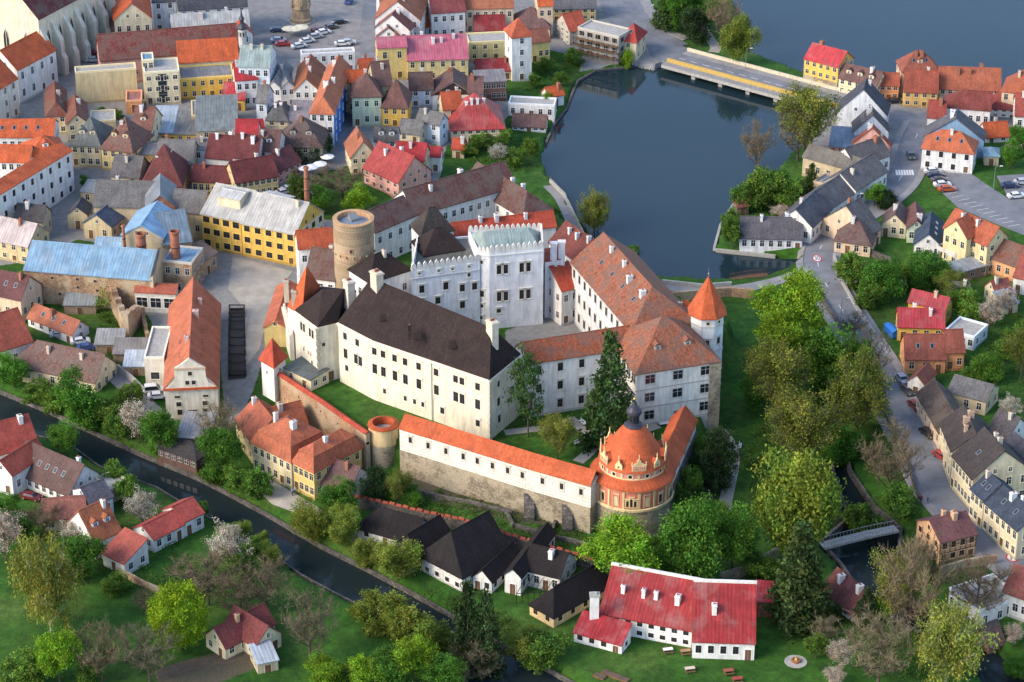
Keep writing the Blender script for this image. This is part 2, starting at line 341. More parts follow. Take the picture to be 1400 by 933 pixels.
def door_mesh(w, h, c='wood'):
    k = (w, h, c)
    if k in _dm: return _dm[k]
    b = MB(); hw = w/2
    b.box(-hw-.14, -hw, -.09, .02, 0, h+.14, 0); b.box(hw, hw+.14, -.09, .02, 0, h+.14, 0); b.box(-hw, hw, -.09, .02, h, h+.14, 0)
    b.box(-hw, -.02, -.03, .01, 0, h, 1); b.box(.02, hw, -.03, .01, 0, h, 1); b.box(-hw*.7, -hw*.25, -.05, -.03, .2, h*.45, 1); b.box(hw*.25, hw*.7, -.05, -.03, .2, h*.45, 1)
    _dm[k] = b.mesh('door', ['trim', c], uv=False); return _dm[k]
_cm = {}
def chim_mesh(k):
    if k in _cm: return _cm[k]
    b = MB(); w = (.34, .42, .3)[k % 3]; d = (.34, .6, .45)[k % 3]
    b.box(-w, w, -d, d, -3.2, 0); b.box(-w-.09, w+.09, -d-.09, d+.09, 0, .14); b.box(-w+.02, w-.02, -d+.02, d-.02, .14, .24)
    b.box(-w*.55, -w*.1, -.12, .12, .24, .5, 1); b.box(w*.1, w*.55, -.12, .12, .24, .46, 1)
    _cm[k] = b.mesh('chimney', ['plaster', 'brick']); return _cm[k]
_sk = None
def sky_mesh():
    global _sk
    if _sk is None:
        b = MB(); b.box(-.4, .4, -.6, .6, -.1, .06, 0); b.poly([(-.3, -.5, .075), (.3, -.5, .075), (.3, .5, .075), (-.3, .5, .075)], 1)
        _sk = b.mesh('skylight', ['metal_grey', 'glass'], uv=False)
    return _sk
def put_windows(root, p0, p1, zs, n, w, h, style, trimc, skip=(), margin=None):
    """windows along a wall from p0 to p1 (local, left to right seen from outside)"""
    p0, p1 = Vector(p0), Vector(p1); d = p1-p0; L = d.length
    if L < 1.2: return
    rz = math.atan2(d.y, d.x); mg = margin if margin is not None else L/(2*n)
    for fi, z in enumerate(zs):
        for k in range(n):
            if (fi, k) in skip: continue
            t = .5 if n == 1 else (mg+(L-2*mg)*k/(n-1))/L
            q = p0+d*t
            link('window', win_mesh(w, h, style), root, trimc, (q.x, q.y, z), rz)
def drop_height(px, py, drop, g=None):
    """metres of a wall whose foot is `drop` pixels under the eave point"""
    bp = G(px, py+drop) if g is None else U(px, py+drop, g)
    lo, hi = 0.0, 60.0
    for _ in range(40):
        m = (lo+hi)/2
        if PJ((bp.x, bp.y, bp.z+m))[1] > py: lo = m
        else: hi = m
    return bp.z, lo
def hs(label, A, B, size, h, roof='gable', rc=OR, wc=WH, name='house', cat='house', p=42, rm='roof_tile', win=None, ch=1, chc=None, dm=0, sk=0, hips='',
       g=None, wm='plaster', over=.35, door=True, ws='w', trc=None, group='houses of the town', hipk=1.0, wsz=None, band=True, sidec=None, plinth=True):
    mid = ((A[0]+B[0])/2, (A[1]+B[1])/2)
    if h < 0: g, h = drop_height(mid[0], mid[1], -h, g)
    elif g is None:
        g = 3.0
        for _ in range(12):
            q = U(mid[0], mid[1], g+h); g = g*.4+.6*hgt(q.x, q.y)
    ze = g+h
    a, b = U(A[0], A[1], ze), U(B[0], B[1], ze); ax = b-a; L = ax.length; ex = ax/L; ey = Vector((-ex.y, ex.x, 0)); tp = math.tan(rad(p))
    if isinstance(size, (int, float)): d = size
    elif size[0] == 'C': d = (U(size[1], size[2], ze)-b).dot(ey)
    elif size[0] == 'CA': d = (U(size[1], size[2], ze)-a).dot(ey)
    else:
        rx, ry = size[1], size[2]; lo, hi = 1.5, 90.0
        for _ in range(40):
            m = (lo+hi)/2
            if roof in ('cross',): y = PJ(a+ax*.5+ey*m+Vector((0, 0, L/2*tp)))[1]
            elif roof == 'shed': q0, q1 = PJ(a+ey*m+Vector((0, 0, m*tp))), PJ(b+ey*m+Vector((0, 0, m*tp))); y = q0[1]+(q1[1]-q0[1])*(rx-q0[0])/(q1[0]-q0[0])
            else: q0, q1 = PJ(a+ey*m/2+Vector((0, 0, m/2*tp))), PJ(b+ey*m/2+Vector((0, 0, m/2*tp))); y = q0[1]+(q1[1]-q0[1])*(rx-q0[0])/(q1[0]-q0[0])
            if y > ry: lo = m
            else: hi = m
        d = lo
    d = max(d, 2.0)
    c = a+ax*.5+ey*d*.5; rz = math.atan2(ex.y, ex.x)
    root = empty(name, (c.x, c.y, g), rz); tag(root, label, cat, group)
    X, Y = L/2, d/2
    zb = min(hgt(*(c+ex*(i*X)+ey*(j*Y)).xy) for i in (-1, 1) for j in (-1, 1))-g-.6
    zb = min(zb, -.5)
    cross = roof == 'cross'
    lu, lv = (Y, X) if cross else (X, Y)
    T = (lambda u, v, z: (-v, u, z)) if cross else (lambda u, v, z: (u, v, z))
    trc = trc or (tuple(min(.78, k*1.12+.04) for k in wc) if wm == 'plaster' else (.5, .46, .4))
    w = MB(); r = MB(); zr = h
    if roof == 'flat':
        w.box(-X, X, -Y, Y, zb, h)
        r.box(-X+.3, X-.3, -Y+.3, Y-.3, h, h+.06)
        pr = MB(); t = .3; q = .45
        pr.box(-X-.05, X+.05, -Y-.05, -Y+t, h-.1, h+q); pr.box(-X-.05, X+.05, Y-t, Y+.05, h-.1, h+q); pr.box(-X-.05, -X+t, -Y+t, Y-t, h-.1, h+q); pr.box(X-t, X+.05, -Y+t, Y-t, h-.1, h+q)
        pr.build('parapet', 'trim', root, trc)
    elif roof == 'shed':
        hb = h+d*tp
        w.prism([(-X, -Y), (X, -Y), (X, Y), (-X, Y)], zb, [h, h, hb, hb]); o = over
        r.slab([(-X-.2, -Y-o, h-o*tp+.2), (X+.2, -Y-o, h-o*tp+.2), (X+.2, Y+.15, hb+.15*tp+.2), (-X-.2, Y+.15, hb+.15*tp+.2)], .2); zr = hb
    elif roof == 'mansard':
        w.box(-X, X, -Y, Y, zb, h); o = .35; hm = 2.7; i_ = .9
        e = [(-X-o, -Y-o, h), (X+o, -Y-o, h), (X+o, Y+o, h), (-X-o, Y+o, h)]; k = [(-X+i_, -Y+i_, h+hm), (X-i_, -Y+i_, h+hm), (X-i_, Y-i_, h+hm), (-X+i_, Y-i_, h+hm)]
        for q in range(4): r.slab([e[q], e[(q+1) % 4], k[(q+1) % 4], k[q]], .15)
        lu2, lv2 = X-i_+.15, Y-i_+.15; rs = min(lu2, lv2)*tp; zz = h+hm+.1; zr = zz+rs
        if lu2 > lv2: r0, r1 = (-lu2+lv2, 0, zr), (lu2-lv2, 0, zr)
        else: r0, r1 = (0, -lv2+lu2, zr), (0, lv2-lu2, zr)
        k = [(-lu2, -lv2, zz), (lu2, -lv2, zz), (lu2, lv2, zz), (-lu2, lv2, zz)]
        if lu2 > lv2: fs = [[k[0], k[1], r1, r0], [k[1], k[2], r1], [k[2], k[3], r0, r1], [k[3], k[0], r0]]
        else: fs = [[k[0], k[1], r0], [k[1], k[2], r1, r0], [k[2], k[3], r1], [k[3], k[0], r0, r1]]
        for q in fs: r.slab(q, .15)
    else:
        w.box(-X, X, -Y, Y, zb, h); rs = lv*tp; zr = h+rs; o = over; hn, hp = 'n' in hips, 'p' in hips
        if roof == 'hip': hn = hp = True
        ins = min(lv*hipk, (lu-.02) if (hn and hp) else 2*lu-.05)
        z0 = h-o*tp; LV = lv+o; en = lu+(o if hn else .22); ep = lu+(o if hp else .22)
        rn = (-lu+ins if hn else -en, 0, zr); rp = (lu-ins if hp else ep, 0, zr)
        up = .22
        def P(u, v, z): q = T(u, v, z); return (q[0], q[1], q[2]+up)
        r.slab([P(-en, -LV, z0), P(ep, -LV, z0), P(*rp), P(*rn)], .2); r.slab([P(ep, LV, z0), P(-en, LV, z0), P(*rn), P(*rp)], .2)
        if hp: r.slab([P(ep, -LV, z0), P(ep, LV, z0), P(*rp)], .2)
        else: w.poly([T(lu, -lv, h), T(lu, lv, h), T(lu, 0, zr)])
        if hn: r.slab([P(-en, LV, z0), P(-en, -LV, z0), P(*rn)], .2)
        else: w.poly([T(-lu, lv, h), T(-lu, -lv, h), T(-lu, 0, zr)])
        rc_ = MB(); q0, q1 = Vector(P(*rn)), Vector(P(*rp))
        if (q1-q0).length > .6: rc_.tube(q0+Vector((0, 0, .0)), q1, .13, .13, 6)
        ro = None
    w.build('wall', wm, root, wc)
    R = r.build('roof', rm, root, rc)
    if roof in ('gable', 'cross', 'hip') and len(rc_.f): rc_.build('ridge_cap', rm, R, tuple(min(.6, k*1.15) for k in rc))
    # visible walls and their windows
    toc = Vector((0-c.x, 0-c.y, 0)); toc = Vector((toc.dot(ex), toc.dot(ey), 0)).normalized()
    walls = [((-X, -Y), (X, -Y), (0, -1), 'f'), ((X, -Y), (X, Y), (1, 0), 'r'), ((-X, Y), (-X, -Y), (-1, 0), 'l')]
    nf = win[0] if win else max(1, round(h/3.3)); fh = h/nf if nf else h
    wh, ww = wsz or (min(1.6, fh*.5), 1.05)
    if wsz: ww, wh = wsz
    zs = [fh*i+fh*.32 for i in range(nf)]
    for (q0, q1, nn, key) in walls:
        if nn[0]*toc.x+nn[1]*toc.y < .06: continue
        Lw = math.hypot(q1[0]-q0[0], q1[1]-q0[1])
        n = None
        if win is not None: n = {'f': win[1], 'r': win[2] if len(win) > 2 else None, 'l': win[2] if len(win) > 2 else None}[key]
        if n is None: n = max(1, round((Lw-.6)/2.9))
        if sidec and key == sidec[0]:
            s_ = MB(); s_.box(X, X+.05, -Y, Y, zb, h-.02) if key == 'r' else s_.box(-X-.05, -X, -Y, Y, zb, h-.02); s_.build('painted_wall', 'plaster', root, sidec[1]); q0 = (q0[0]+nn[0]*.05, q0[1]); q1 = (q1[0]+nn[0]*.05, q1[1])
        if n and nf and Lw > 2:
            dk = rnd.randrange(n) if (door and key == 'f') else -1
            put_windows(root, (*q0, 0), (*q1, 0), zs, n, ww, wh, ws, trc, {(0, dk)} if dk >= 0 else ())
            if dk >= 0:
                t = .5 if n == 1 else (.5+dk)/n
                link('door', door_mesh(1.1, min(2.2, fh*.72)), root, trc, (q0[0]+(q1[0]-q0[0])*t, q0[1]+(q1[1]-q0[1])*t, .02), 0)
        gable_end = (roof == 'cross' and key == 'f' and 'n' not in hips) or (roof == 'gable' and ((key == 'r' and 'p' not in hips) or (key == 'l' and 'n' not in hips)))
        if gable_end and Lw > 4 and win != (0, 0):
            ng = 2 if Lw > 9 else 1; off = Lw*.13; mx, my = (q0[0]+q1[0])/2, (q0[1]+q1[1])/2; dx, dy = (q1[0]-q0[0])/Lw, (q1[1]-q0[1])/Lw
            for s in ((0,) if ng == 1 else (-1, 1)):
                link('window', win_mesh(.75, .95, ws), root, trc, (mx+dx*off*s, my+dy*off*s, h+.5), math.atan2(dy, dx))
    if band and wm == 'plaster' and roof != 'flat' and h > 3:
        cb = MB(); e = .12
        for (q0, q1, nn, key) in walls:
            if nn[0]*toc.x+nn[1]*toc.y < .06 or (roof == 'cross') == (key == 'f') and roof != 'hip': continue
            if key == 'f': cb.box(-X-e, X+e, -Y-e, -Y+.05, h-.38, h-.05)
            elif key == 'r': cb.box(X-.05, X+e+.02, -Y+.06, Y, h-.38, h-.06)
            else: cb.box(-X-e-.02, -X+.05, -Y+.06, Y, h-.38, h-.06)
        if cb.f: cb.build('cornice', 'trim', root, trc)
    if plinth and wm == 'plaster' and h > 4:
        pb = MB(); pb.box(-X-.06, X+.06, -Y-.06, -Y+.1, zb, .55)
        pb.build('plinth', 'trim', root, tuple(k*.62 for k in wc))
    # on the roof
    chc = chc or rnd.choice([(.62, .6, .56), (.55, .5, .42), (.34, .15, .09)])
    if roof not in ('flat',):
        for k in range(ch):
            u = lu*rnd.uniform(-.75, .75) if ch == 1 else lu*(-.7+1.4*(k+rnd.uniform(.2, .8))/ch)
            if roof == 'hip': u *= .6
            v = lv*rnd.choice([-.16, .14, -.3]) if roof != 'shed' else 0
            zl_ = h+(lv-abs(v))*tp
            if roof == 'hip': zl_ = min(zl_, h+(lu-abs(u))*tp/hipk)
            q = T(u, v, 0); zt = (zl_+1.35 if roof != 'mansard' else zr+.5) if roof != 'shed' else h+d*tp*.6+1
            link('chimney', chim_mesh(rnd.randrange(3)), root, chc, (q[0], q[1], zt), rz*0+(math.pi/2 if cross else 0))
        sl = -1 if not cross else (1 if toc.x < 0 else -1)
        if roof in ('gable', 'cross', 'hip'):
            for k in range(dm):
                u = lu*(-1+2*(k+.5)/dm)*(.72 if roof == 'hip' else .9); v0 = .62*lv; zb_ = h+(lv-v0)*tp; dh = 1.15; dep = min(dh/tp, v0-.05); hw_ = .7
                D = MB(); pts = [T(u-hw_, sl*v0, 0), T(u+hw_, sl*v0, 0), T(u+hw_, sl*(v0-dep), 0), T(u-hw_, sl*(v0-dep), 0)]
                if sl > 0: pts = pts[::-1]
                D.prism([q[:2] for q in pts], zb_-.2, zb_+dh); do = D.build('dormer', 'plaster', root, trc)
                dr = MB(); e = hw_+.18; rz_ = zb_+dh+.5; dd = min(v0-.02, dep+.5/tp+.25)
                f0 = v0+.2
                for s in (-1, 1):
                    q = [T(u+s*e, sl*f0, zb_+dh-.08), T(u, sl*f0, rz_), T(u, sl*(v0-dd), rz_), T(u+s*e, sl*(v0-dep), zb_+dh-.08)]
                    if s*sl < 0: q = q[::-1]
                    dr.slab(q[::-1] if s*sl > 0 and False else q, .1)
                dr.poly([T(u-hw_, sl*(v0+.01), zb_+dh-.1), T(u+hw_, sl*(v0+.01), zb_+dh-.1), T(u, sl*(v0+.01), rz_-.1)])
                dr.build('dormer_roof', rm, do, rc)
                q = T(u, sl*(v0+.01), zb_+.15); ang = {(-1, False): 0, (1, False): math.pi, (-1, True): math.pi/2, (1, True): -math.pi/2}[(sl, cross)]
                link('window', win_mesh(.7, .8, ws), do, trc, q, ang)
            for k in range(sk):
                u = lu*(-1+2*(k+.5)/sk)*.7; v = .5*lv; q = T(u, sl*v, h+(lv-v)*tp+.24)
                o = link('skylight', sky_mesh(), root, None, q); al = math.atan(tp)
                if not cross: o.rotation_euler = (al if sl < 0 else -al, 0, 0)
                else: o.rotation_euler = (0, (-al if sl < 0 else al)*-1 if True else 0, math.pi/2 if False else 0)
    root['_dims'] = 0; del root['_dims']
    return root, (L, d, h, g, c, ex, ey)

def blk(name, label, cat, px, ze, zb, wc=WH, wm='plaster', group=None, root=None, par=0):
    """a building block on an irregular outline: eave corners (photo positions at height ze), counter-clockwise from the visible front left"""
    pts = [U(x, y, ze) for x, y in px] if not isinstance(px[0], Vector) else px
    c = sum(pts, Vector())/len(pts)
    if root is None: root = empty(name, (c.x, c.y, zb)); tag(root, label, cat, group)
    o = root.location
    w = MB(); w.prism([(p.x-o.x, p.y-o.y) for p in pts], zb-o.z-.8, ze-o.z-par)
    for k in range(len(pts) if par else 0):
        p, q = pts[k], pts[(k+1) % len(pts)]; d = (q-p).normalized(); n = Vector((-d.y, d.x, 0))*.4; w.prism([(v.x-o.x, v.y-o.y) for v in (p, q, q+n-d*.3, p+n+d*.3)], ze-o.z-par, ze-o.z)
    w.build('wall', wm, root, wc)
    return root, pts
def roofs(root, faces, rm, rc, t=.22, name='roof', up=.2):
    r = MB(); o = root.location
    for f in faces: r.slab([(p[0]-o.x, p[1]-o.y, p[2]-o.z+up) for p in f], t)
    return r.build(name, rm, root, rc)
def wall_windows(root, p, q, rows, style='c', trc=(.66, .62, .52)):
    """rows: (z, [positions 0..1], w, h) along the wall p->q in world space"""
    o = root.location; d = q-p; rz = math.atan2(d.y, d.x)
    nrm = Vector((d.y, -d.x, 0)).normalized()*.0
    for z, ts, w, h in rows:
        for t in ts:
            c = p+d*t+nrm; link('window', win_mesh(w, h, style), root, trc, (c.x-o.x, c.y-o.y, z-o.z), rz)
def chimney(root, px, py, ztop, k=1, c=(.66, .62, .55), sc_=1.0, rz=0):
    p = U(px, py, ztop); o = root.location
    return link('chimney', chim_mesh(k), root, c, (p.x-o.x, p.y-o.y, p.z-o.z), rz, (sc_, sc_, sc_))
# ---------------------------------------------------------------- ground sheet
def W(px, z=2.0): return [U(a, b, z) for a, b in px]
def Gp(px): return [G(a, b) for a, b in px]
pav = np.zeros(GX.shape); ear = np.zeros(GX.shape)
TOWN = W([(-200,-60),(840,-60),(850,70),(790,80),(725,95),(725,118),(690,150),(690,185),(610,190),(600,240),(545,290),(500,300),(480,330),(400,400),(385,440),(360,480),(335,530),(308,560),(300,480),(215,440),(150,330),(105,320),(40,350),(-200,380)], 6)
TOWN2 = W([(1135,120),(1420,120),(1420,170),(1345,160),(1330,235),(1255,240),(1205,250),(1120,300),(1105,300),(1160,240),(1100,215),(1120,175)], 3.5)
YARD = [W([(372,655),(400,680),(440,712),(480,735),(520,765),(500,770),(440,735),(380,695),(352,680)], 1), W([(330,520),(345,400),(400,370),(300,345),(300,380)], 5.5)]
for P in [TOWN, TOWN2]: pav = np.maximum(pav, np.clip(poly_mask(P, GX, GY)/2+.5, 0, 1))
for P in [W([(690,75),(770,75),(795,85),(780,130),(750,165),(700,170),(690,120)], 3), W([(40,395),(150,420),(160,520),(110,500),(40,470)], 3), W([(420,240),(520,215),(540,280),(500,300),(440,300)], 6.5)]:
    pav = np.minimum(pav, np.clip(.5-poly_mask(P, GX, GY)/2, 0, 1))
for P in [W([(210,925),(280,895),(330,890),(360,910),(300,935),(220,940)], .8), W([(60,690),(130,690),(180,740),(120,760),(60,730)], .8), W([(545,650),(800,705),(830,720),(700,715),(545,670)], 2.3),
          W([(900,690),(940,640),(985,600),(975,700),(930,720)], 3), W([(1128,540),(1160,640),(1225,735),(1130,745),(1150,690)], 0)]:
    ear = np.maximum(ear, np.clip(poly_mask(P, GX, GY)/3+.5, 0, .85))
CY = W([(690,452),(745,436),(800,425),(870,470),(860,505),(770,505),(700,505)], WARD_Z)
pav = np.maximum(pav, np.clip(poly_mask(CY, GX, GY)/1+.5, 0, 1))
ny, nx = GX.shape
V = np.stack([GX, GY, GZ], -1).reshape(-1, 3)
idx = np.arange(nx*ny).reshape(ny, nx)
Q = np.stack([idx[:-1, :-1], idx[:-1, 1:], idx[1:, 1:], idx[1:, :-1]], -1).reshape(-1, 4)
# outer ring to the horizon
BIG = 6000; ring = np.array([[-BIG, -BIG, 2], [BIG, -BIG, 2], [BIG, BIG, 2], [-BIG, BIG, 2]], float)
def mesh_np(name, V, Q, mats, smooth=True):
    me = bpy.data.meshes.new(name); n = len(Q); k = Q.shape[1]
    me.vertices.add(len(V)); me.vertices.foreach_set('co', np.asarray(V, np.float32).ravel())
    me.loops.add(n*k); me.loops.foreach_set('vertex_index', Q.astype(np.int32).ravel())
    me.polygons.add(n); me.polygons.foreach_set('loop_start', np.arange(0, n*k, k, dtype=np.int32)); me.polygons.foreach_set('loop_total', np.full(n, k, np.int32))
    if smooth: me.polygons.foreach_set('use_smooth', np.ones(n, bool))
    for m in mats: me.materials.append(MAT[m])
    me.update(calc_edges=True); me.validate(); return me
c4 = [idx[0, 0], idx[0, -1], idx[-1, -1], idx[-1, 0]]; nb = len(V)
V2 = np.vstack([V, ring]); ed = [[c4[i], nb+i, nb+(i+1) % 4, c4[(i+1) % 4]] for i in range(4)]
me = mesh_np('ground', V2, np.vstack([Q, np.array(ed)]), ['ground'])
for nm, arr in (('paved', pav), ('earth', ear)):
    at = me.attributes.new(nm, 'FLOAT', 'POINT'); at.data.foreach_set('value', np.concatenate([arr.ravel(), np.zeros(4)]).astype(np.float32))
tag(link('ground', me), kind='structure')
def sheet(name, pts, z, mt, kind='structure'):
    b = MB(); b.poly([(p.x, p.y, z) for p in pts]); o = b.build(name, mt, uv=False); return tag(o, kind=kind)
def grow(P, d):
    c = sum(P, Vector())/len(P); return [c+(p-c)*(1+d/(p-c).length) for p in P]
sheet('pond_water', grow(POND, 1.0), POND_Z, 'water'); sheet('river_water', grow(RIVER, 1.0), RIVER_Z, 'river_water_surface')
sheet('stream_water', STREAM, RIVER_Z+.01, 'river_water_surface'); sheet('lake_water', LAKE[:7]+[Vector((2500, 900, POND_Z)), Vector((2500, 4500, POND_Z)), Vector((-60, 4500, POND_Z))]+LAKE[9:], POND_Z, 'water')

# ---------------------------------------------------------------- strips and patches laid on the ground
def densify(P, step=2.0):
    out = []
    for i in range(len(P)-1):
        n = max(1, int((P[i+1]-P[i]).length/step))
        out += [P[i].lerp(P[i+1], k/n) for k in range(n)]
    return out+[P[-1]]
def smooth(P, it=2):
    for _ in range(it):
        Q = [P[0]]
        for i in range(len(P)-1): Q += [P[i].lerp(P[i+1], .25), P[i].lerp(P[i+1], .75)]
        P = Q+[P[-1]]
    return P
def strip(name, P, w0, w1, dz, mt, kind='structure', zmin=-9, fixed=None, edge=0):
    """a band from offset w0 to w1 (left positive) along a line P, draped dz above the ground; edge = depth of its kerb face"""
    b = MB(); n = len(P); rows = []
    nc = max(1, int(abs(w1-w0)/1.2))
    for i, p in enumerate(P):
        d = (P[min(i+1, n-1)]-P[max(i-1, 0)]); d.z = 0; d.normalize(); nn = Vector((-d.y, d.x, 0)); row = []
        for k in range(nc+1):
            q = p+nn*(w0+(w1-w0)*k/nc); z = fixed[i] if fixed else max(max(hgt(q.x+dx, q.y+dy) for dx, dy in ((0, 0), (.5, 0), (-.5, 0), (0, .5), (0, -.5))), zmin); row.append((q.x, q.y, z+dz))
        rows.append(row)
    i0 = len(b.v)
    for r in rows: b.v += r
    m = nc+1
    for i in range(n-1):
        for k in range(nc):
            q = [i0+i*m+k, i0+(i+1)*m+k, i0+(i+1)*m+k+1, i0+i*m+k+1]; b.f.append(q[::-1]); b.m.append(0)
    if edge:
        for k, s in ((0, 1), (nc, -1)):
            for i in range(n-1):
                a, c = rows[i][k], rows[i+1][k]; q = [a, c, (c[0], c[1], c[2]-edge), (a[0], a[1], a[2]-edge)]
                b.poly(q if s < 0 else q[::-1])
    o = b.build(name, mt, uv=False)
    return tag(o, kind=kind) if kind else o
def patch(name, px, dz, mt, kind='structure', z=None):
    """ground patch from an outline; cut into a fine grid so that it drapes"""
    P = Gp(px); X = np.array([p.x for p in P]); Y = np.array([p.y for p in P]); b = MB(); st = 1.0; vid = {}
    xs = np.arange(math.floor(X.min()), math.ceil(X.max())+1, st); ys = np.arange(math.floor(Y.min()), math.ceil(Y.max())+1, st)
    gx_, gy_ = np.meshgrid(xs, ys); s = poly_mask(P, gx_, gy_)
    # vertices just outside are pulled to the outline
    def pull(x, y):
        best = None
        for i in range(len(P)):
            a, c = P[i], P[(i+1) % len(P)]; dx, dy = c.x-a.x, c.y-a.y; t = max(0, min(1, ((x-a.x)*dx+(y-a.y)*dy)/(dx*dx+dy*dy+1e-9)))
            qx, qy = a.x+t*dx, a.y+t*dy; dd = (qx-x)**2+(qy-y)**2
            if best is None or dd < best[0]: best = (dd, qx, qy)
        return best[1], best[2]
    def vi(j, i):
        if (j, i) not in vid:
            x, y = xs[i], ys[j]
            if s[j, i] < 0: x, y = pull(x, y)
            vid[(j, i)] = len(b.v); b.v.append((x, y, hgt(x, y)+dz))
        return vid[(j, i)]
    for j in range(len(ys)-1):
        for i in range(len(xs)-1):
            if max(s[j, i], s[j, i+1], s[j+1, i], s[j+1, i+1]) > 0 and min(s[j, i], s[j, i+1], s[j+1, i], s[j+1, i+1]) > -1.5:
                b.f.append([vi(j, i), vi(j, i+1), vi(j+1, i+1), vi(j+1, i)]); b.m.append(0)
    o = b.build(name, mt, uv=False); return tag(o, kind=kind) if kind else o
road_px = [(1262,168),(1250,192),(1242,222),(1228,252),(1200,276),(1160,300),(1133,322),(1118,344),(1118,368),(1133,396),(1155,430),(1180,470),(1205,510),(1225,552),(1247,602),(1272,652),(1300,694),(1338,730),(1385,772),(1450,820)]
RP = densify(smooth(Gp(road_px), 2), 2)
strip('road', RP, -3.4, 3.4, .06, 'road_surface')
strip('pavement', RP, 3.4, 5.2, .19, 'cobble', edge=.3); strip('pavement', RP, -5.0, -3.4, .19, 'cobble', edge=.3)
strip('junction_road', densify(smooth(Gp([(1130,128),(1180,150),(1225,158),(1262,168),(1300,152),(1350,160),(1420,172)]), 2)), -4, 4, .07, 'road_surface')
strip('town_road', densify(smooth(Gp([(838,-40),(845,0),(858,25),(885,50),(920,66)]), 2)), -6, 6, .07, 'road_surface')
strip('pavement', densify(smooth(Gp([(838,-40),(845,0),(858,25),(885,50),(915,62)]), 2)), 6, 9, .2, 'cobble', edge=.3)
strip('park_path', densify(smooth(Gp([(955,30),(968,50),(980,66),(975,72)]), 2)), -1.5, 1.5, .05, 'gravel')
patch('bridge_approach', [(880,46),(905,50),(935,64),(972,80),(930,88),(904,90),(888,76)], .1, 'road_surface')
patch('bridge_plaza', [(848,84),(862,66),(905,66),(912,84),(893,94),(868,89)], .09, 'cobble')
patch('pit_shade_sheet', [(312,520),(336,518),(335,424),(313,424)], .12, 'dark_stone')  # dark sheet painted as the shade in the pit, draped on the ground
patch('car_park', [(1262,228),(1318,232),(1352,255),(1420,300),(1420,330),(1345,300),(1310,285),(1285,262)], .08, 'road_surface')
patch('car_park', [(1362,241),(1425,237),(1425,295),(1385,283)], .07, 'road_surface')
patch('town_square', [(335,-30),(525,-30),(512,40),(508,92),(470,76),(385,80),(350,62),(338,20)], .06, 'setts')
patch('church_yard_paving', [(122,20),(150,8),(152,60),(140,95),(105,104),(76,80),(100,66)], .05, 'setts')
patch('brewery_yard', [(318,352),(372,364),(400,372),(380,400),(368,430),(355,478),(335,505),(332,420),(312,396)], .07, 'gravel')
patch('riverside_path', [(368,655),(398,672),(428,690),(462,712),(445,718),(405,702),(372,690),(358,676)], .06, 'gravel')
strip('river_walk', densify(smooth(Gp([(440,705),(480,730),(520,758),(560,785)]), 2)), -1.2, 1.2, .05, 'gravel')
strip('park_path', densify(smooth(Gp([(984,588),(1003,614),(1002,640),(993,680),(985,725)]), 2)), -1.3, 1.3, .05, 'gravel')
strip('garden_path', densify(smooth(Gp([(778,572),(795,585),(806,600),(812,612),(800,624),(790,632)]), 2)), -1.2, 1.2, .05, 'gravel')
strip('garden_path', densify(smooth(Gp([(690,592),(722,588),(750,585),(778,575)]), 2)), -1.1, 1.1, .055, 'gravel')
strip('garden_path', densify(smooth(Gp([(812,612),(850,600),(900,582)]), 2)), -1.1, 1.1, .06, 'gravel')
strip('lane', densify(smooth(Gp([(100,478),(150,508),(180,535),(208,562),(222,572)]), 2)), -2, 2, .05, 'setts')
strip('dam_walk', densify(smooth(Gp([(905,392),(960,399),(1010,396),(1052,388),(1108,370)]), 2)), -1.8, 1.8, .12, 'cobble')
strip('house_drive', densify(smooth(Gp([(215,925),(258,908),(310,902),(345,890)]), 2)), -1.6, 1.6, .05, 'soil')
strip('pond_walk', densify(smooth(Gp([(750,254),(768,272),(780,300),(792,325),(812,345)]), 2)), -1.5, 1.5, .08, 'cobble')
strip('street', densify(smooth(Gp([(455,232),(470,205),(482,170),(478,150)]), 2)), -2.2, 2.2, .06, 'road_surface')
strip('street', densify(smooth(Gp([(508,92),(506,50),(512,0),(515,-30)]), 2)), -3, 3, .07, 'road_surface')
# painted marks
def dash(P, off, w, on, gap, dz=.075, name='road_marking'):
    s = 0; n = len(P); i = 0
    while i < n-2:
        j = min(n-1, i+on)
        strip(name, P[i:j+1], off-w/2, off+w/2, dz, 'paint_white'); i = j+gap
dash(RP[4:46], 0, .13, 1, 3)
for q in range(7):                                    # zebra crossing
    p = Gp([(1226+q*3.6, 236.5)])[0]; d = Vector((.05, 1, 0))
    strip('zebra_stripe', [p-d*1.6, p, p+d*1.6], -.25, .25, .085, 'paint_white')
for k in range(12):
    a = G(1284+k*8.6, 262+k*4.4); b_ = G(1300+k*8.6, 259+k*4.4)
    strip('bay_line', densify([a, b_], 1), -.06, .06, .095, 'paint_white')
# speed limit painted in a ring on the road
def road_ring(px, py, rx, ry):
    c = G(px, py); b = MB(); n = 28
    for r0, r1, mi, dz in ((.78, 1.0, 0, .1), (0, .78, 1, .1)):
        for k in range(n):
            a0, a1 = 2*math.pi*k/n, 2*math.pi*(k+1)/n
            q = [(r0, a0), (r1, a0), (r1, a1), (r0, a1)] if r0 else [(0, 0), (r1, a0), (r1, a1)]
            b.poly([(c.x+rx*r*math.cos(a), c.y+ry*r*math.sin(a), hgt(c.x+rx*r*math.cos(a), c.y+ry*r*math.sin(a))+dz) for r, a in q], mi)
    tag(b.build('road_marking', ['sign_red', 'paint_white'], uv=False), kind='structure')
    cu = bpy.data.curves.new('painted_number', 'FONT'); cu.body = '30'; cu.size = 2.1; cu.align_x = 'CENTER'; cu.align_y = 'CENTER'; cu.materials.append(MAT['rubber'])
    o = bpy.data.objects.new('painted_number', cu); COL.objects.link(o); o.location = (c.x, c.y, c.z+.14); o.scale = (.62, 1.25, 1); tag(o, kind='structure')
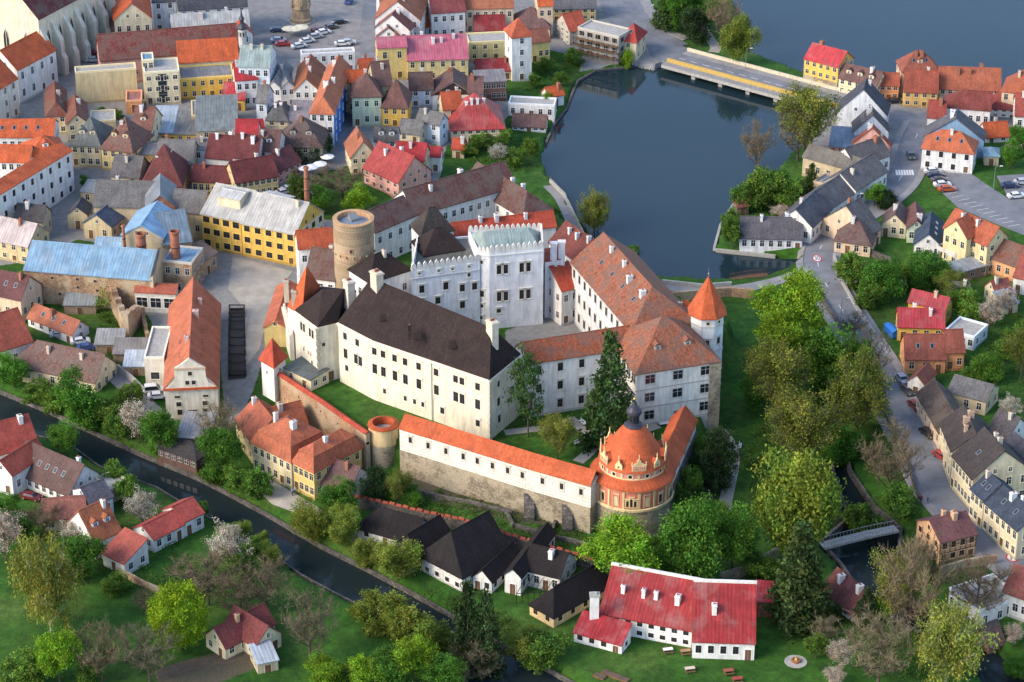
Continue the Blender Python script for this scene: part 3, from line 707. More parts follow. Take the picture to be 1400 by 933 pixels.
mk_flat('sign_red', (.45, .03, .03), .7, .15, 3)
road_ring(1117, 354, 1.1, 1.9); road_ring(1384, 763, 1.2, 1.5)

# ---------------------------------------------------------------- banks, quays
def wall_along(name, label, px, w, top, bot, mt, at=G, capc=None, cat='wall', kind=None, dens=2.0, group=None):
    P = densify([at(a, b) for a, b in px] if not isinstance(px[0], Vector) else px, dens); b = MB(); n = len(P); L, R_ = [], []
    for i, p in enumerate(P):
        d = (P[min(i+1, n-1)]-P[max(i-1, 0)]); d.z = 0; d.normalize(); nn = Vector((-d.y, d.x, 0))*w/2; L.append(p+nn); R_.append(p-nn)
    tz = [(top(p) if callable(top) else top) for p in P]; bz = [(bot(p) if callable(bot) else bot) for p in P]
    for i in range(n-1):
        a, c, e, f = L[i], L[i+1], R_[i+1], R_[i]; t0, t1, b0, b1 = tz[i], tz[i+1], bz[i], bz[i+1]
        b.poly([(a.x, a.y, t0), (f.x, f.y, t0), (e.x, e.y, t1), (c.x, c.y, t1)]); b.poly([(f.x, f.y, b0), (e.x, e.y, b1), (e.x, e.y, t1), (f.x, f.y, t0)]); b.poly([(c.x, c.y, b1), (a.x, a.y, b0), (a.x, a.y, t0), (c.x, c.y, t1)])
    for i, s in ((0, 1), (n-1, -1)):
        a, f = L[i], R_[i]; q = [(a.x, a.y, bz[i]), (f.x, f.y, bz[i]), (f.x, f.y, tz[i]), (a.x, a.y, tz[i])]; b.poly(q if s > 0 else q[::-1])
    o = b.build(name, mt)
    if kind: tag(o, kind=kind)
    else: tag(o, label, cat, group)
    return o, P
up = lambda P: [(p.x, p.y) for p in P]
def rim(P, i0, i1, z, w=.35, name='quay_edge', mt='dark_stone', zb=-3):
    n = len(P); pts = [P[k % n] for k in range(i0, i1+1)]
    wall_along(name, None, [p.copy() for p in pts], w, z, zb, mt, kind='structure')
rim(RIVER, 0, 13, RIVER_Z+1.0); rim(RIVER, 15, 28, RIVER_Z+1.0); rim(STREAM, 0, 9, RIVER_Z+1.5, .6, 'stream_wall', 'dark_stone'); rim(STREAM, 13, 20, RIVER_Z+1.5, .6, 'stream_wall', 'dark_stone')
rim(POND, 0, 6, POND_Z+.5, .6, 'pond_edge', 'dark_stone', -1); rim(POND, 12, 16, POND_Z+.6, .6, 'pond_edge', 'concrete', -1); rim(POND, 17, 26, POND_Z+.7, .6, 'pond_edge', 'dark_stone', -1)
# ---------------------------------------------------------------- the castle
def roundwin(root, c, ang, r=.5):
    b = MB(); n = 16
    for k in range(n):
        a0, a1 = 2*math.pi*k/n, 2*math.pi*(k+1)/n
        for r0, r1, y, mi in ((r*.72, r*1.15, -.08, 0), (0, r*.72, -.03, 1)):
            q = [(r0, a0), (r1, a0), (r1, a1), (r0, a1)] if r0 else [(0, 0), (r1, a0), (r1, a1)]
            b.poly([(s*math.cos(a), y, s*math.sin(a)) for s, a in q], mi)
    return link('round_window', b.mesh('round_window', ['trim', 'glass'], uv=False), root, (.66, .56, .36), c, ang)
CG = 'castle buildings'
# main range: long bent front under a dark roof
ZE = 21.7
r, P = blk('castle_range', 'long cream castle range with dark brown hipped roof and bent front', 'castle', [(462,441),(510,466),(590,493),(669,520),(712,485),(548,404),(503,390)], ZE, 8, (.74, .66, .50))
R0, R1 = U(508, 381, 30.0), U(672, 449, 30.0)
e = [p.copy() for p in P]
roofs(r, [[e[0], e[1], R0], [e[1], e[2], R0.lerp(R1, .5), R0], [e[2], e[3], R1, R0.lerp(R1, .5)], [e[3], e[4], R1], [e[4], e[5], R0.lerp(R1, .3), R1], [e[5], e[6], R0, R0.lerp(R1, .3)], [e[6], e[0], R0]], 'shingle', DB)
z1, z2, z3 = 18.6, 14.3, 10.4
wall_windows(r, P[0], P[1], [(z1, [.2, .55], 1.15, 1.55), (z2, [.2, .5, .62], 1.2, 2.15), (z3+1, [.22], 1.0, 1.3)])
wall_windows(r, P[1], P[2], [(z1, [.02, .17, .37, .55, .78], 1.15, 1.55), (z2, [.02, .17, .37, .55, .78], 1.2, 2.15), (z3, [.18, .54, .70, .84], .75, 1.1)])
wall_windows(r, P[2], P[3], [(z1, [.08, .42, .53, .8], 1.15, 1.55), (z2, [.08, .42, .53, .8], 1.2, 2.15), (z3, [.18, .8], 1.0, 1.4)])
wall_windows(r, P[3], P[4], [(z1, [.28, .72], .9, 1.3), (z2, [.28, .72], 1.0, 1.8), (z3, [.3], 1.0, 1.7)])
b = MB(); o = r.location
for a, c in ((0, 1), (1, 2), (2, 3), (3, 4)):
    p, q = P[a], P[c]; d = (q-p).normalized(); n = Vector((d.y, -d.x, 0))
    pts = [p-d*.1+n*.25, q+d*.1+n*.25, q+d*.1-n*.1, p-d*.1-n*.1]
    b.prism([(k.x-o.x, k.y-o.y) for k in pts], ZE-o.z-.55, ZE-o.z-.08)
b.build('cornice', 'trim', r, (.72, .66, .54))
for k, (p, zt) in enumerate([(P[3], 21.3), (P[2], 21)]):   # corner quoins and downpipe
    if k == 0:
        for j in range(17):
            w = .55 if j % 2 else .38
            q = MB(); q.box(-w, w, -w, w, 0, .66); link('quoin', q.mesh('quoin', 'trim'), r, (.55, .5, .4), (p.x-o.x-.02, p.y-o.y+.12, j*.76), math.atan2((P[3]-P[2]).y, (P[3]-P[2]).x), (.62, .62, 1))
    else:
        q = MB(); d = (P[2]-P[1]).normalized(); q.tube((p.x-o.x+.1*d.y, p.y-o.y-.1*d.x-.15, 0), (p.x-o.x+.1*d.y, p.y-o.y-.1*d.x-.15, 13.4), .09, .09); q.build('downpipe', 'metal_grey', r)
chimney(r, 515, 374, 32.2, 1, (.62, .52, .4), 2.0, .6); chimney(r, 673, 441, 31.5, 1, (.66, .58, .45), 1.8, .6); chimney(r, 560, 446, 27.5, 0, DB, .9)
for px, py in ((524,437),(570,462),(618,474)):                      # eyelid vents
    q = U(px, py, 25.6); v = MB(); v.slab([(-.9, 0, 0), (.9, 0, 0), (.5, 1.6, .85), (-.5, 1.6, .85)], .12); v.poly([(-.7, .35, -.05), (.7, .35, -.05), (.45, 1.4, .7), (-.45, 1.4, .7)]); v.build('roof_vent', 'shingle', r, DB).location = (q.x-o.x, q.y-o.y, q.z-o.z-.3)
# west bay with stone corner
r, P = blk('castle_bay', 'cream castle bay with grey stone corner at the west end of the long range', 'castle', [(403,425),(434,448),(463,441),(487,398),(440,393)], 21.0, 8, (.74, .66, .50))
RA, RB_ = U(440, 400, 26.2), U(470, 396, 27.0)
roofs(r, [[P[0], P[1], RA], [P[1], P[2], RB_, RA], [P[2], P[3], RB_], [P[3], P[4], RA, RB_], [P[4], P[0], RA]], 'shingle', DB)
wall_windows(r, P[0], P[1], [(17.6, [.28, .4, .66, .78], .85, 1.9), (13, [.35, .55, .66], .35, .9), (11.2, [.7], .6, .9)])
wall_windows(r, P[1], P[2], [(16.4, [.25], .7, .8)]); o = r.location
dd = P[2]-P[1]; q = P[1]+dd*.55; link('door', door_mesh(1.2, 2.1), r, (.5, .45, .38), (q.x-o.x, q.y-o.y, .1), math.atan2(dd.y, dd.x))
for j in range(16):
    w = .6 if j % 2 else .42; q = MB(); q.box(-w, w, -w, w, 0, .7); link('quoin', q.mesh('quoin', 'trim'), r, (.36, .33, .27), (P[1].x-o.x, P[1].y-o.y+.15, j*.8), .2, (.75, .75, 1))
chimney(r, 477, 386, 28.5, 1, (.62, .56, .46), 1.9, .5)
# small pyramid-roofed tower with battlements at the far west
r, P = blk('gate_tower', 'whitewashed tower with steep orange pyramid roof at castle entrance', 'tower', [(393,420),(413,432),(446,405),(424,393)], 19.5, 8, (.70, .66, .58))
ap = U(419, 365, 29.5); roofs(r, [[P[i], P[(i+1) % 4], ap] for i in range(4)], 'roof_tile', OR)
chimney(r, 402, 399, 23.5, 0, (.5, .45, .36), 1.5); chimney(r, 391, 385, 22, 0, (.5, .45, .36), 1.5)
def merlon_row(root, p, q, z, n, w=.6, h=1.0, t=.35, swallow=False, col=(.66, .64, .58), mt='plaster', sink=.04):
    o = root.location; d = (q-p); L = d.length; e = d/L; rz = math.atan2(d.y, d.x); b = MB(); hw = L/n*.5
    if swallow: pts = [(-hw, 0), (hw, 0), (hw, h*.78), (hw*.55, h), (0, h*.62), (-hw*.55, h), (-hw, h*.78)]
    else: pts = [(-hw, 0), (hw, 0), (hw*.98, h*.2), (hw*.62, h*.72), (0, h), (-hw*.62, h*.72), (-hw*.98, h*.2)]
    i = len(b.v); m = len(pts)
    b.v += [(x, 0, zz) for x, zz in pts]+[(x, t, zz) for x, zz in pts]
    b.f.append(list(range(i, i+m))); b.f.append(list(range(i+2*m-1, i+m-1, -1))); b.m += [0, 0]
    for k in range(m): b.f.append([i+(k+1) % m, i+k, i+m+k, i+m+(k+1) % m]); b.m.append(0)
    me = b.mesh('merlon', mt)
    for k in range(n):
        c = p+d*((k+.5)/n); link('merlon', me, root, col, (c.x-o.x, c.y-o.y, z-o.z-sink), rz)
merlon_row(r, U(386,402,17), U(399,470,12), 14, 9, .6, 1.1, .4, False, (.62, .56, .46))
b = MB(); p, q = U(386,402,17), U(399,470,12); o = r.location; d = (q-p).normalized(); n = Vector((-d.y, d.x, 0))*.5
b.prism([(k.x-o.x, k.y-o.y) for k in (p-n, q-n, q+n, p+n)][::1], -1, 6); b.build('curtain_wall', 'plaster', r, (.66, .62, .54))

# old palace: white, swallow-tail battlements
PZ = 26.2
r, P = blk('old_palace', 'white battlemented old palace with paired brown windows facing courtyard', 'castle', [(653,344),(669,346),(743,339),(741,312),(640,316)], PZ, 8, (.72, .73, .74), par=1.2)
roofs(r, [[P[0]+Vector((.6,.6,-1)), P[1]+Vector((0,.6,-1)), P[2]+Vector((-.6,.6,-1)), U(722,312,28.8), U(660,318,28.8)], [P[2]+Vector((-.6,.6,-1)), P[3]+Vector((-.6,0,-1)), U(722,312,28.8)], [P[4]+Vector((0,0,-1)), P[0]+Vector((.6,.6,-1)), U(660,318,28.8)], [P[3]+Vector((-.6,0,-1)), P[4]+Vector((0,0,-1)), U(660,318,28.8), U(722,312,28.8)]], 'sheet_metal', GG)
merlon_row(r, P[0], P[1], PZ, 3, h=1.5); merlon_row(r, P[1], P[2], PZ, 10, h=1.7); merlon_row(r, P[2], P[3], PZ, 6, h=1.5); merlon_row(r, P[3], P[4], PZ, 14, h=1.4)
wall_windows(r, P[1], P[2], [(21.0, [.19, .29, .61, .71], 1.25, 2.1), (14.6, [.19, .29, .61, .71], 1.25, 2.1), (11.8, [.17], .9, .9)])
wall_windows(r, P[0], P[1], [(23.4, [.35], .5, .8), (15.6, [.35], .9, 1.4), (13, [.35], .6, .8), (10.2, [.3], .6, .7)]); o = r.location
b = MB()
for a, c in ((0, 1), (1, 2), (2, 3)):
    p, q = P[a], P[c]; d = (q-p).normalized(); n = Vector((d.y, -d.x, 0)); pts = [p-d*.1+n*.16, q+d*.1+n*.16, q+d*.1-n*.1, p-d*.1-n*.1]; b.prism([(k.x-o.x, k.y-o.y) for k in pts], PZ-o.z-.9, PZ-o.z-.62)
b.build('string_course', 'trim', r, (.64, .63, .6))
# palace west section
r, P = blk('palace_wing', 'white palace wing with battlements behind the dark roof of the long range', 'castle', [(562,370),(656,357),(650,322),(570,328)], 24.2, 8, (.72, .73, .74), par=1.2)
merlon_row(r, P[0], P[1], 24.2, 12, h=1.7); merlon_row(r, P[3], P[0], 24.2, 6, h=1.3)
wall_windows(r, P[0], P[1], [(18.6, [.15, .5], 1.1, 1.7), (15.5, [.15, .38], 1.1, 1.5), (17.6, [.74, .92], 1.1, 1.6), (13.6, [.74], 1.1, 1.6), (20.9, [.84], .6, .8), (23.0, [.12, .4, .6, .84], .5, .4)])
o = r.location; b = MB(); p, q = P[0], P[1]; d = (q-p).normalized(); n = Vector((d.y, -d.x, 0)); pts = [p-d*.1+n*.16, q+n*.16, q-n*.1, p-d*.1-n*.1]; b.prism([(k.x-o.x, k.y-o.y) for k in pts], 24.2-o.z-2.2, 24.2-o.z-1.95); b.build('string_course', 'trim', r, (.5, .5, .5))
b = MB(); b.box(-8, 8, -2, 2, 0, .3); roofs(r, [[P[0]+Vector((.5,.5,-1)), P[1]+Vector((0,.5,-1)), P[2]+Vector((0,0,-.6)), P[3]+Vector((0,0,-.6))]], 'sheet_metal', (.12, .12, .105))
hs('dark hipped roof rising in the middle of the old palace', (580,349), (634,340), 7.5, 1.4, 'hip', DB, WH, 'palace_roof_house', 'castle', 46, 'shingle', (0, 0), ch=0, g=22.6, door=False, group=CG, plinth=False)
hs('palace chapel under tall dark steep pointed roof', (576,321), (620,313), 6, 14.5, 'hip', (.06, .05, .045), WH, 'castle_chapel', 'chapel', 56, 'shingle', (0, 0), ch=0, g=8, door=False, group=CG)
hs('low dark roofed castle annex beside the round tower', (506,386), (562,368), 8, 13, 'hip', DB, (.72,.73,.74), 'castle_annex', 'castle', 42, 'shingle', (2, 3), ch=1, g=8, door=False, group=CG)
r, P = blk('palace_turret', 'narrow white palace block with tall chimney stacks by courtyard gate', 'castle', [(745,359),(770,355),(768,338),(744,341)], 21.5, 8, (.70, .71, .72))
roofs(r, [[P[0], P[1], P[2], P[3]]], 'roof_tile', RO); wall_windows(r, P[0], P[1], [(16.4, [.45], 1.2, 1.9), (11.6, [.5], 1.0, 1.4)]); merlon_row(r, P[1], P[2], 21.5, 3, h=1.2)
for px, py in ((757,333),(768,331)):
    q = U(px, py, 25.5); o = r.location; v = MB(); v.box(-.7, .7, -.5, .5, -5.4, 0); v.box(-.85, .85, -.65, .65, 0, .25); v.build('chimney', 'plaster', r, (.68, .69, .7)).location = (q.x-o.x, q.y-o.y, q.z-o.z)

# north wings
hs('north castle wing with long brown tiled roof nearest the round tower', (512,318), (568,294), 8, 9.5, 'gable', BR, WH, 'castle_wing', 'castle', 40, 'old_roof_tile', (2, 4), ch=0, g=7, group=CG)
hs('middle north castle wing with long brown tiled roof and white courtyard wall', (568,294), (706,254), 10, 9.5, 'gable', BR, WH, 'castle_wing', 'castle', 40, 'old_roof_tile', (2, 12), ch=2, chc=(.66,.64,.6), g=7, group=CG)
hs('short orange roofed lean-to of the north castle wing', (541,303), (573,312), 7, 6, 'gable', OD, CR, 'castle_wing', 'castle', 38, 'roof_tile', (1, 3), ch=0, g=7, group=CG)
hs('northeast castle wing with brown roof along the pond walk', (715,297), (755,285), ('C',728,221), 7.5, 'cross', BR, WH, 'castle_wing', 'castle', 42, 'old_roof_tile', (2, 1, 6), hips='n', ch=3, chc=(.72,.7,.68), g=7, group=CG)
hs('red roofed castle wing behind the palace battlements', (622,326), (760,309), ('R',690,297), 9.5, 'gable', RO, WH, 'castle_wing', 'castle', 40, 'roof_tile', (0, 0), ch=3, chc=(.72,.7,.68), g=8, door=False, group=CG)
hs('east castle wing with dark red roof and white chimneys sloping to the pond', (751,331), (802,366), ('R',782,309), 8.5, 'gable', RB, WH, 'castle_wing', 'castle', 42, 'roof_tile', (2, 5), ch=3, chc=(.74,.73,.7), g=8, group=CG)
hs('red roofed courtyard passage wing with blue arched gate', (768,398), (792,391), 9, 8.5, 'gable', RO, (.66,.64,.6), 'castle_wing', 'castle', 40, 'roof_tile', (2, 2), ch=0, g=8, group=CG)
hs('steep orange roofed castle house with white gable beside round tower', (408,340), (456,336), ('R',445,313), 10, 'gable', OD, WH, 'castle_house', 'castle', 45, 'roof_tile', (2, 3), ch=0, g=7, group=CG)
hs('brown roofed castle house at the foot of round tower', (418,378), (458,383), ('R',420,338), 8.5, 'gable', BR, WH, 'castle_house', 'castle', 45, 'old_roof_tile', (2, 3), ch=1, g=8, group=CG)
hs('long salmon roofed west castle stable with yellow wall', (361,448), (392,449), ('CA',362,391), 7, 'cross', (.46,.13,.065), (.62,.46,.18), 'castle_stable', 'castle', 30, 'roof_tile', (1, 1), ch=0, g=5.5, group=CG)

# east palace
E1, D1 = hs('east palace long range with red and brown weathered tile roof on courtyard', (782,358), (864,454), ('R',840,336), 13.8, 'gable', (.34,.12,.065), (.70,.71,.70), 'east_palace', 'palace', 38, 'old_roof_tile', (3, 11), ch=4, chc=(.74,.73,.7), g=8, group=CG, ws='c', wsz=(1.1, 1.9), trc=(.58,.55,.48), sk=4, hips='p')
E2, D2 = hs('south pavilion of the east palace with hipped red and brown roof', (870,511), (984,493), ('R',905,434), 12.2, 'hip', (.34,.12,.065), (.73,.70,.63), 'east_palace', 'palace', 40, 'old_roof_tile', (3, 3), ch=0, g=8, group=CG, ws='w', wsz=(2.1, 2.0), trc=(.5,.46,.4), dm=2)
L, d, h, g, c, ex, ey = D2; b = MB()
for z in (4.0, 8.1): b.box(-L/2-.08, L/2+.08, -d/2-.1, -d/2+.05, z, z+.22)
b.build('string_course', 'trim', E2, (.42, .38, .33))
b = MB(); b.box(L/2-2.2, L/2+.25, -d/2-.3, -d/2+2.2, -6, h-.5); b.build('corner_pier', 'rubble_stone', E2)
hs('south link wing with old orange roof between long range and east palace', (722,497), (868,474), 7.5, 12.4, 'gable', (.36,.10,.045), WH, 'castle_link', 'castle', 36, 'old_roof_tile', (3, 5), ch=0, g=8, group=CG, ws='c', wsz=(1.1, 1.8), trc=(.6,.56,.48))
# corner tower with pyramid roof
def ngon(c, r, n, a0=0): return [Vector((c.x+r*math.cos(a0+2*math.pi*k/n), c.y+r*math.sin(a0+2*math.pi*k/n), 0)) for k in range(n)]
tc_ = U(967, 424, 24.5); r = empty('corner_tower', (tc_.x, tc_.y, 4)); tag(r, 'slender white corner tower with orange eight-sided pointed roof', 'tower', CG)
pts = ngon(Vector((0, 0, 0)), 3.5, 8, rad(22.5)); b = MB(); b.prism([(p.x, p.y) for p in pts], -2, 20.5); b.build('wall', 'plaster', r, (.70, .71, .70))
e8 = [(p.x*1.2, p.y*1.2, 20.3) for p in pts]; b = MB()
for k in range(8): b.slab([e8[k], e8[(k+1) % 8], (0, 0, 28.3)], .2)
b.build('roof', 'roof_tile', r, OR)
b = MB(); b.tube((0, 0, 28), (0, 0, 30), .09, .03); b.lathe([(0, 28.5), (.25, 28.75), (0, 29)], 8); b.build('finial', 'metal_grey', r)
for z in (18.2, 12.5, 8.8, 4): q = MB(); q.prism([(p.x*1.03, p.y*1.03) for p in pts], z-.15, z+.12); q.build('string_course', 'trim', r, (.5, .48, .44))
for k, z in ((5, 13.8), (5, 9.6), (6, 14), (7, 5.5), (6, 5), (7, 10)):
    a = rad(22.5+45*k+22.5); q = 3.5*math.cos(rad(22.5)); link('window', win_mesh(.8, 1.4, 'c'), r, (.5, .46, .4), (q*math.cos(a), q*math.sin(a), z), a+math.pi/2)
for k in (5, 6): a = rad(22.5+45*k+22.5); q = 3.5*math.cos(rad(22.5)); roundwin(r, (q*math.cos(a), q*math.sin(a), 19), a+math.pi/2, .45)
hs('small orange gabled stair house against corner tower', (946,452), (968,447), 5, 11, 'cross', OR, WH, 'stair_house', 'castle', 38, ch=1, g=8, win=(1, 1), group=CG, door=False, plinth=False)
hs('low orange roofed link behind the corner tower', (925,440), (948,436), 6, 12, 'gable', OR, WH, 'castle_link', 'castle', 40, ch=1, g=8, win=(1, 2), group=CG, door=False)

# the great round keep
ZT = 30.5; c = U(483, 298, ZT); RT = 4.35
r = empty('round_keep', (c.x, c.y, 8)); tag(r, 'tall round stone keep with open parapet and sunken glass roof', 'tower', CG); H_ = ZT-8
b = MB(); b.lathe([(RT*1.03, -2), (RT, H_*.62)], 40); b.build('wall', 'tower_stone', r)
b = MB(); b.lathe([(RT, H_*.62), (RT+.02, H_*.78)], 40); b.build('brick_band', 'rampart_brick', r)
b = MB(); b.lathe([(RT+.03, H_*.78), (RT+.03, H_-.25)], 40); b.build('parapet', 'tower_stone', r)
b = MB(); b.lathe([(RT+.08, H_-.3), (RT+.12, H_), (RT-.85, H_+.05), (RT-.9, H_-1.5)], 40); b.build('coping', 'plaster', r, (.50, .30, .16))
b = MB(); b.lathe([(RT-.9, H_-1.0), (0.01, H_-.35)], 40); ro = b.build('glass_roof', 'sheet_metal', r, (.22, .28, .36))
b = MB(); b.prism([(-.9, -.7), (.9, -.7), (.9, .7), (-.9, .7)], H_-1.3, [H_-.1, H_-.1, H_+.9, H_+.9]); b.build('hatch', 'metal_grey', r).rotation_euler = (0, 0, .6)
for a, z in ((-95, H_*.72), (-60, H_*.45), (-110, H_*.35)): link('window', win_mesh(.5, .7, 'b'), r, (.3, .2, .14), (RT*1.005*math.cos(rad(a)), RT*1.005*math.sin(rad(a)), z), rad(a+90))
for a in range(-170, 0, 20):
    q = MB(); q.box(-.12, .12, -.3, .1, 0, .4); link('put_log', q.mesh('put_log', 'ruin_brick'), r, None, (RT*math.cos(rad(a)), RT*math.sin(rad(a)), H_*.66), rad(a+90))

# south gallery on the rampart
GZE = 13.2
gp = [U(a, b, GZE) for a, b in ((546,583),(640,612),(720,637),(808,662))]
r = empty('rampart_gallery', (gp[1].x, gp[1].y, 2)); tag(r, 'white covered gallery with orange roof on the long stone rampart', 'gallery', CG); o = r.location
wb, sb, rb = MB(), MB(), MB()
for i in range(3):
    p, q = gp[i], gp[i+1]; d = (q-p).normalized(); n = Vector((-d.y, d.x, 0)); D = 4.2
    wb.prism([(k.x-o.x, k.y-o.y) for k in (p, q, q+n*D, p+n*D)], 5.8, GZE-o.z)
    sb.prism([(k.x-o.x, k.y-o.y) for k in (p-n*.12, q-n*.12, q+n*D, p+n*D)], -3, 5.9)
    e0, e1 = p-n*.4, q-n*.4; m0, m1 = p+n*D/2, q+n*D/2; f0, f1 = p+n*(D+.4), q+n*(D+.4); zr = Vector((0, 0, 1.9)); zl = Vector((0, 0, -.25))
    rb.slab([tuple(k-o) for k in (e0+zl, e1+zl, m1+zr, m0+zr)], .2); rb.slab([tuple(k-o) for k in (f1+zl, f0+zl, m0+zr, m1+zr)], .2)
    wall_windows(r, p, q, [(GZE-3.0, [.16, .42, .68, .93] if i < 2 else [.25, .55, .85], .75, 1.3)], 'c', (.55, .5, .42))
wb.build('wall', 'block_plaster' if 'block_plaster' in MAT else 'plaster', r, (.72, .68, .58)); sb.build('rampart', 'rubble_stone', r); rb.build('roof', 'roof_tile', r, OR)
for t in (.68, .88):
    k = t*3; i = min(2, int(k)); p = gp[i].lerp(gp[i+1], k-i); d = (gp[i+1]-gp[i]).normalized(); n = Vector((-d.y, d.x, 0)); q = MB()
    q.prism([(-1.0, 0), (-1.0, -2.2), (1.0, -2.2), (1.0, 0)], -3, [5.2, 1.0, 1.0, 5.2]); q.build('buttress', 'dark_stone', r).location = (p.x-o.x, p.y-o.y, 0)
    r.children[-1].rotation_euler = (0, 0, math.atan2(d.y, d.x))
# rondel
c = U(865, 642, 12.8); RR = 7.75
r = empty('rondel', (c.x, c.y, 0)); tag(r, 'round pink and cream garden pavilion with orange dome and black lantern', 'pavilion', CG)
b = MB(); b.lathe([(RR+.4, -1.5), (RR, 8.0)], 56); b.build('stone_base', 'rubble_stone', r)
b = MB(); b.lathe([(RR+.02, 7.9), (RR+.3, 8.05), (RR+.3, 8.5), (RR+.05, 8.6)], 56); b.build('base_cornice', 'plaster', r, (.68, .52, .28))
b = MB(); b.lathe([(RR-.1, 8.5), (RR-.1, 12.7)], 56); b.build('wall', 'plaster', r, (.62, .20, .13))
b = MB(); b.lathe([(RR-.08, 12.05), (RR+.12, 12.2), (RR+.3, 12.55), (RR+.05, 12.6)], 56); b.build('eave_cornice', 'plaster', r, (.70, .54, .32))
YW = (.68, .52, .27)
pm = MB(); pm.box(-.2, .2, -.16, .1, 8.55, 12.1); pm.box(-.26, .26, -.2, .1, 11.6, 11.85); pm = pm.mesh('pilaster', 'plaster')
nm = MB(); nm.box(-.42, .42, -.1, .05, 8.9, 10.6); n_ = 8
nm.poly([(.42*math.cos(math.pi*k/8), -.1, 10.6+.42*math.sin(math.pi*k/8)) for k in range(9)]); nm.box(-.62, -.52, -.13, .05, 8.7, 11.4); nm.box(.52, .62, -.13, .05, 8.7, 11.4); nm.box(-.62, .62, -.13, .05, 11.4, 11.6); nm = nm.mesh('niche', 'plaster')
for k in range(16):
    a = rad(-105+22.5*k); q = (RR-.1); link('pilaster', pm, r, YW, (q*math.cos(a), q*math.sin(a), 0), a+math.pi/2)
    a2 = a+rad(11.25); w = (q*.995*math.cos(a2), q*.995*math.sin(a2), 0)
    if k % 2: link('niche', nm, r, (.62, .50, .28), w, a2+math.pi/2)
    elif k == 0 or k % 4 == 0:
        for s in (-1, 0, 1):
            a3 = a2+s*.095; link('window', win_mesh(.5, 1.7 if s == 0 else 1.25, 'c'), r, YW, (q*1.003*math.cos(a3), q*1.003*math.sin(a3), 9.1), a3+math.pi/2)
    else: link('window', win_mesh(.75, 1.7, 'c'), r, YW, (q*math.cos(a2), q*math.sin(a2), 9.1), a2+math.pi/2)
b = MB(); b.lathe([(RR+.5, 12.55), (RR+.45, 12.7), (6.2, 14.2), (6.15, 14.0)], 56); b.build('lower_roof', 'roof_tile', r, OR)
b = MB(); b.lathe([(6.25, 13.9), (6.25, 15.6)], 56); b.build('drum', 'plaster', r, (.62, .24, .19))
b = MB(); b.lathe([(6.27, 14.05), (6.4, 14.1), (6.4, 14.3), (6.27, 14.35)], 56); b.lathe([(6.27, 15.3), (6.45, 15.4), (6.5, 15.65), (6.2, 15.7)], 56); b.build('drum_cornice', 'plaster', r, YW)
pm2 = MB(); pm2.box(-.2, .2, -.12, .05, 14.3, 15.35); pm2 = pm2.mesh('pilaster', 'plaster')
for k in range(12):
    a = rad(-112+30*k); link('pilaster', pm2, r, YW, (6.25*math.cos(a), 6.25*math.sin(a), 0), a+math.pi/2)
    roundwin(r, (6.27*math.cos(a+rad(15)), 6.27*math.sin(a+rad(15)), 14.82), a+rad(15)+math.pi/2, .52)
dome = [(6.6, 15.55), (6.45, 15.9), (5.7, 16.8), (4.7, 18.3), (3.7, 20.0), (2.6, 21.6), (1.7, 22.5)]
b = MB(); b.lathe(dome, 56); b.build('dome', 'roof_tile', r, OR)
def rr_at(z):
    for (r0, z0), (r1, z1) in zip(dome, dome[1:]):
        if z0 <= z <= z1: return r0+(r1-r0)*(z-z0)/(z1-z0)
    return 2
for k in range(10):
    a = rad(-82+36*k); big = k % 2 == 0; w = 1.35 if big else .75; hh = 2.0 if big else 1.6; z0 = 16.1; R_ = rr_at(z0)+.05
    d_ = MB(); d_.box(-w, w, 0, .25, 0, hh*.55)
    pts = [(-w, hh*.55), (w, hh*.55), (w*.62, hh*.8), (w*.35, hh*.82), (w*.28, hh*1.05), (0, hh*1.3), (-w*.28, hh*1.05), (-w*.35, hh*.82), (-w*.62, hh*.8)]
    i = len(d_.v); m = len(pts); d_.v += [(x, 0, z) for x, z in pts]+[(x, .25, z) for x, z in pts]; d_.f += [list(range(i, i+m)), list(range(i+2*m-1, i+m-1, -1))]+[[i+(q+1) % m, i+q, i+m+q, i+m+(q+1) % m] for q in range(m)]; d_.m += [0]*(m+2)
    for x in ((-w, 0, w) if big else (0,)):
        zt = hh*1.3 if x == 0 else hh*.55; d_.lathe([(.05, zt), (.16, zt+.2), (.06, zt+.38), (.14, zt+.55), (.01, zt+.95)], 6, (x, .12, 0))
    do = link('dormer_gable', d_.mesh('dormer_gable', 'plaster'), r, YW, (R_*math.cos(a), R_*math.sin(a), z0), a+math.pi/2)
    dr = MB()
    for s in (-1, 1): q = [(s*w*1.02, .2, hh*.5), (0, .2, hh*1.05), (0, 2.4, hh*1.05), (s*w*1.02, 1.6, hh*.5)]; dr.slab(q if s > 0 else q[::-1], .1)
    dr.build('dormer_roof', 'roof_tile', do, OR)
    for x in ((-.55, .55) if big else (0,)): roundwin(do, (x, 0, .5), 0, .26)
    if big:
        q = MB(); q.box(-w*.86, -.08, -.03, .02, .12, hh*.5); q.box(.08, w*.86, -.03, .02, .12, hh*.5); q.build('painted_panel', 'plaster', do, (.62, .26, .18))
b = MB(); b.lathe([(1.75, 22.4), (1.9, 22.6), (1.5, 22.9), (1.45, 23.1), (.95, 23.2), (.95, 24.9), (1.35, 25.0), (1.5, 25.3), (1.45, 25.8), (.9, 26.5), (.3, 26.9), (.12, 27.2), (.1, 28.0)], 16); ln = b.build('lantern', 'copper_dark', r, smooth=False)
for k in range(8): a = rad(45*k); q = MB(); q.poly([(-.22, -.02, 0), (.22, -.02, 0), (.22, -.02, 1.2), (0, -.02, 1.45), (-.22, -.02, 1.2)]); link('lantern_window', q.mesh('lantern_window', 'glass', uv=False), ln, None, (.96*math.cos(a), .96*math.sin(a), 23.4), a+math.pi/2)
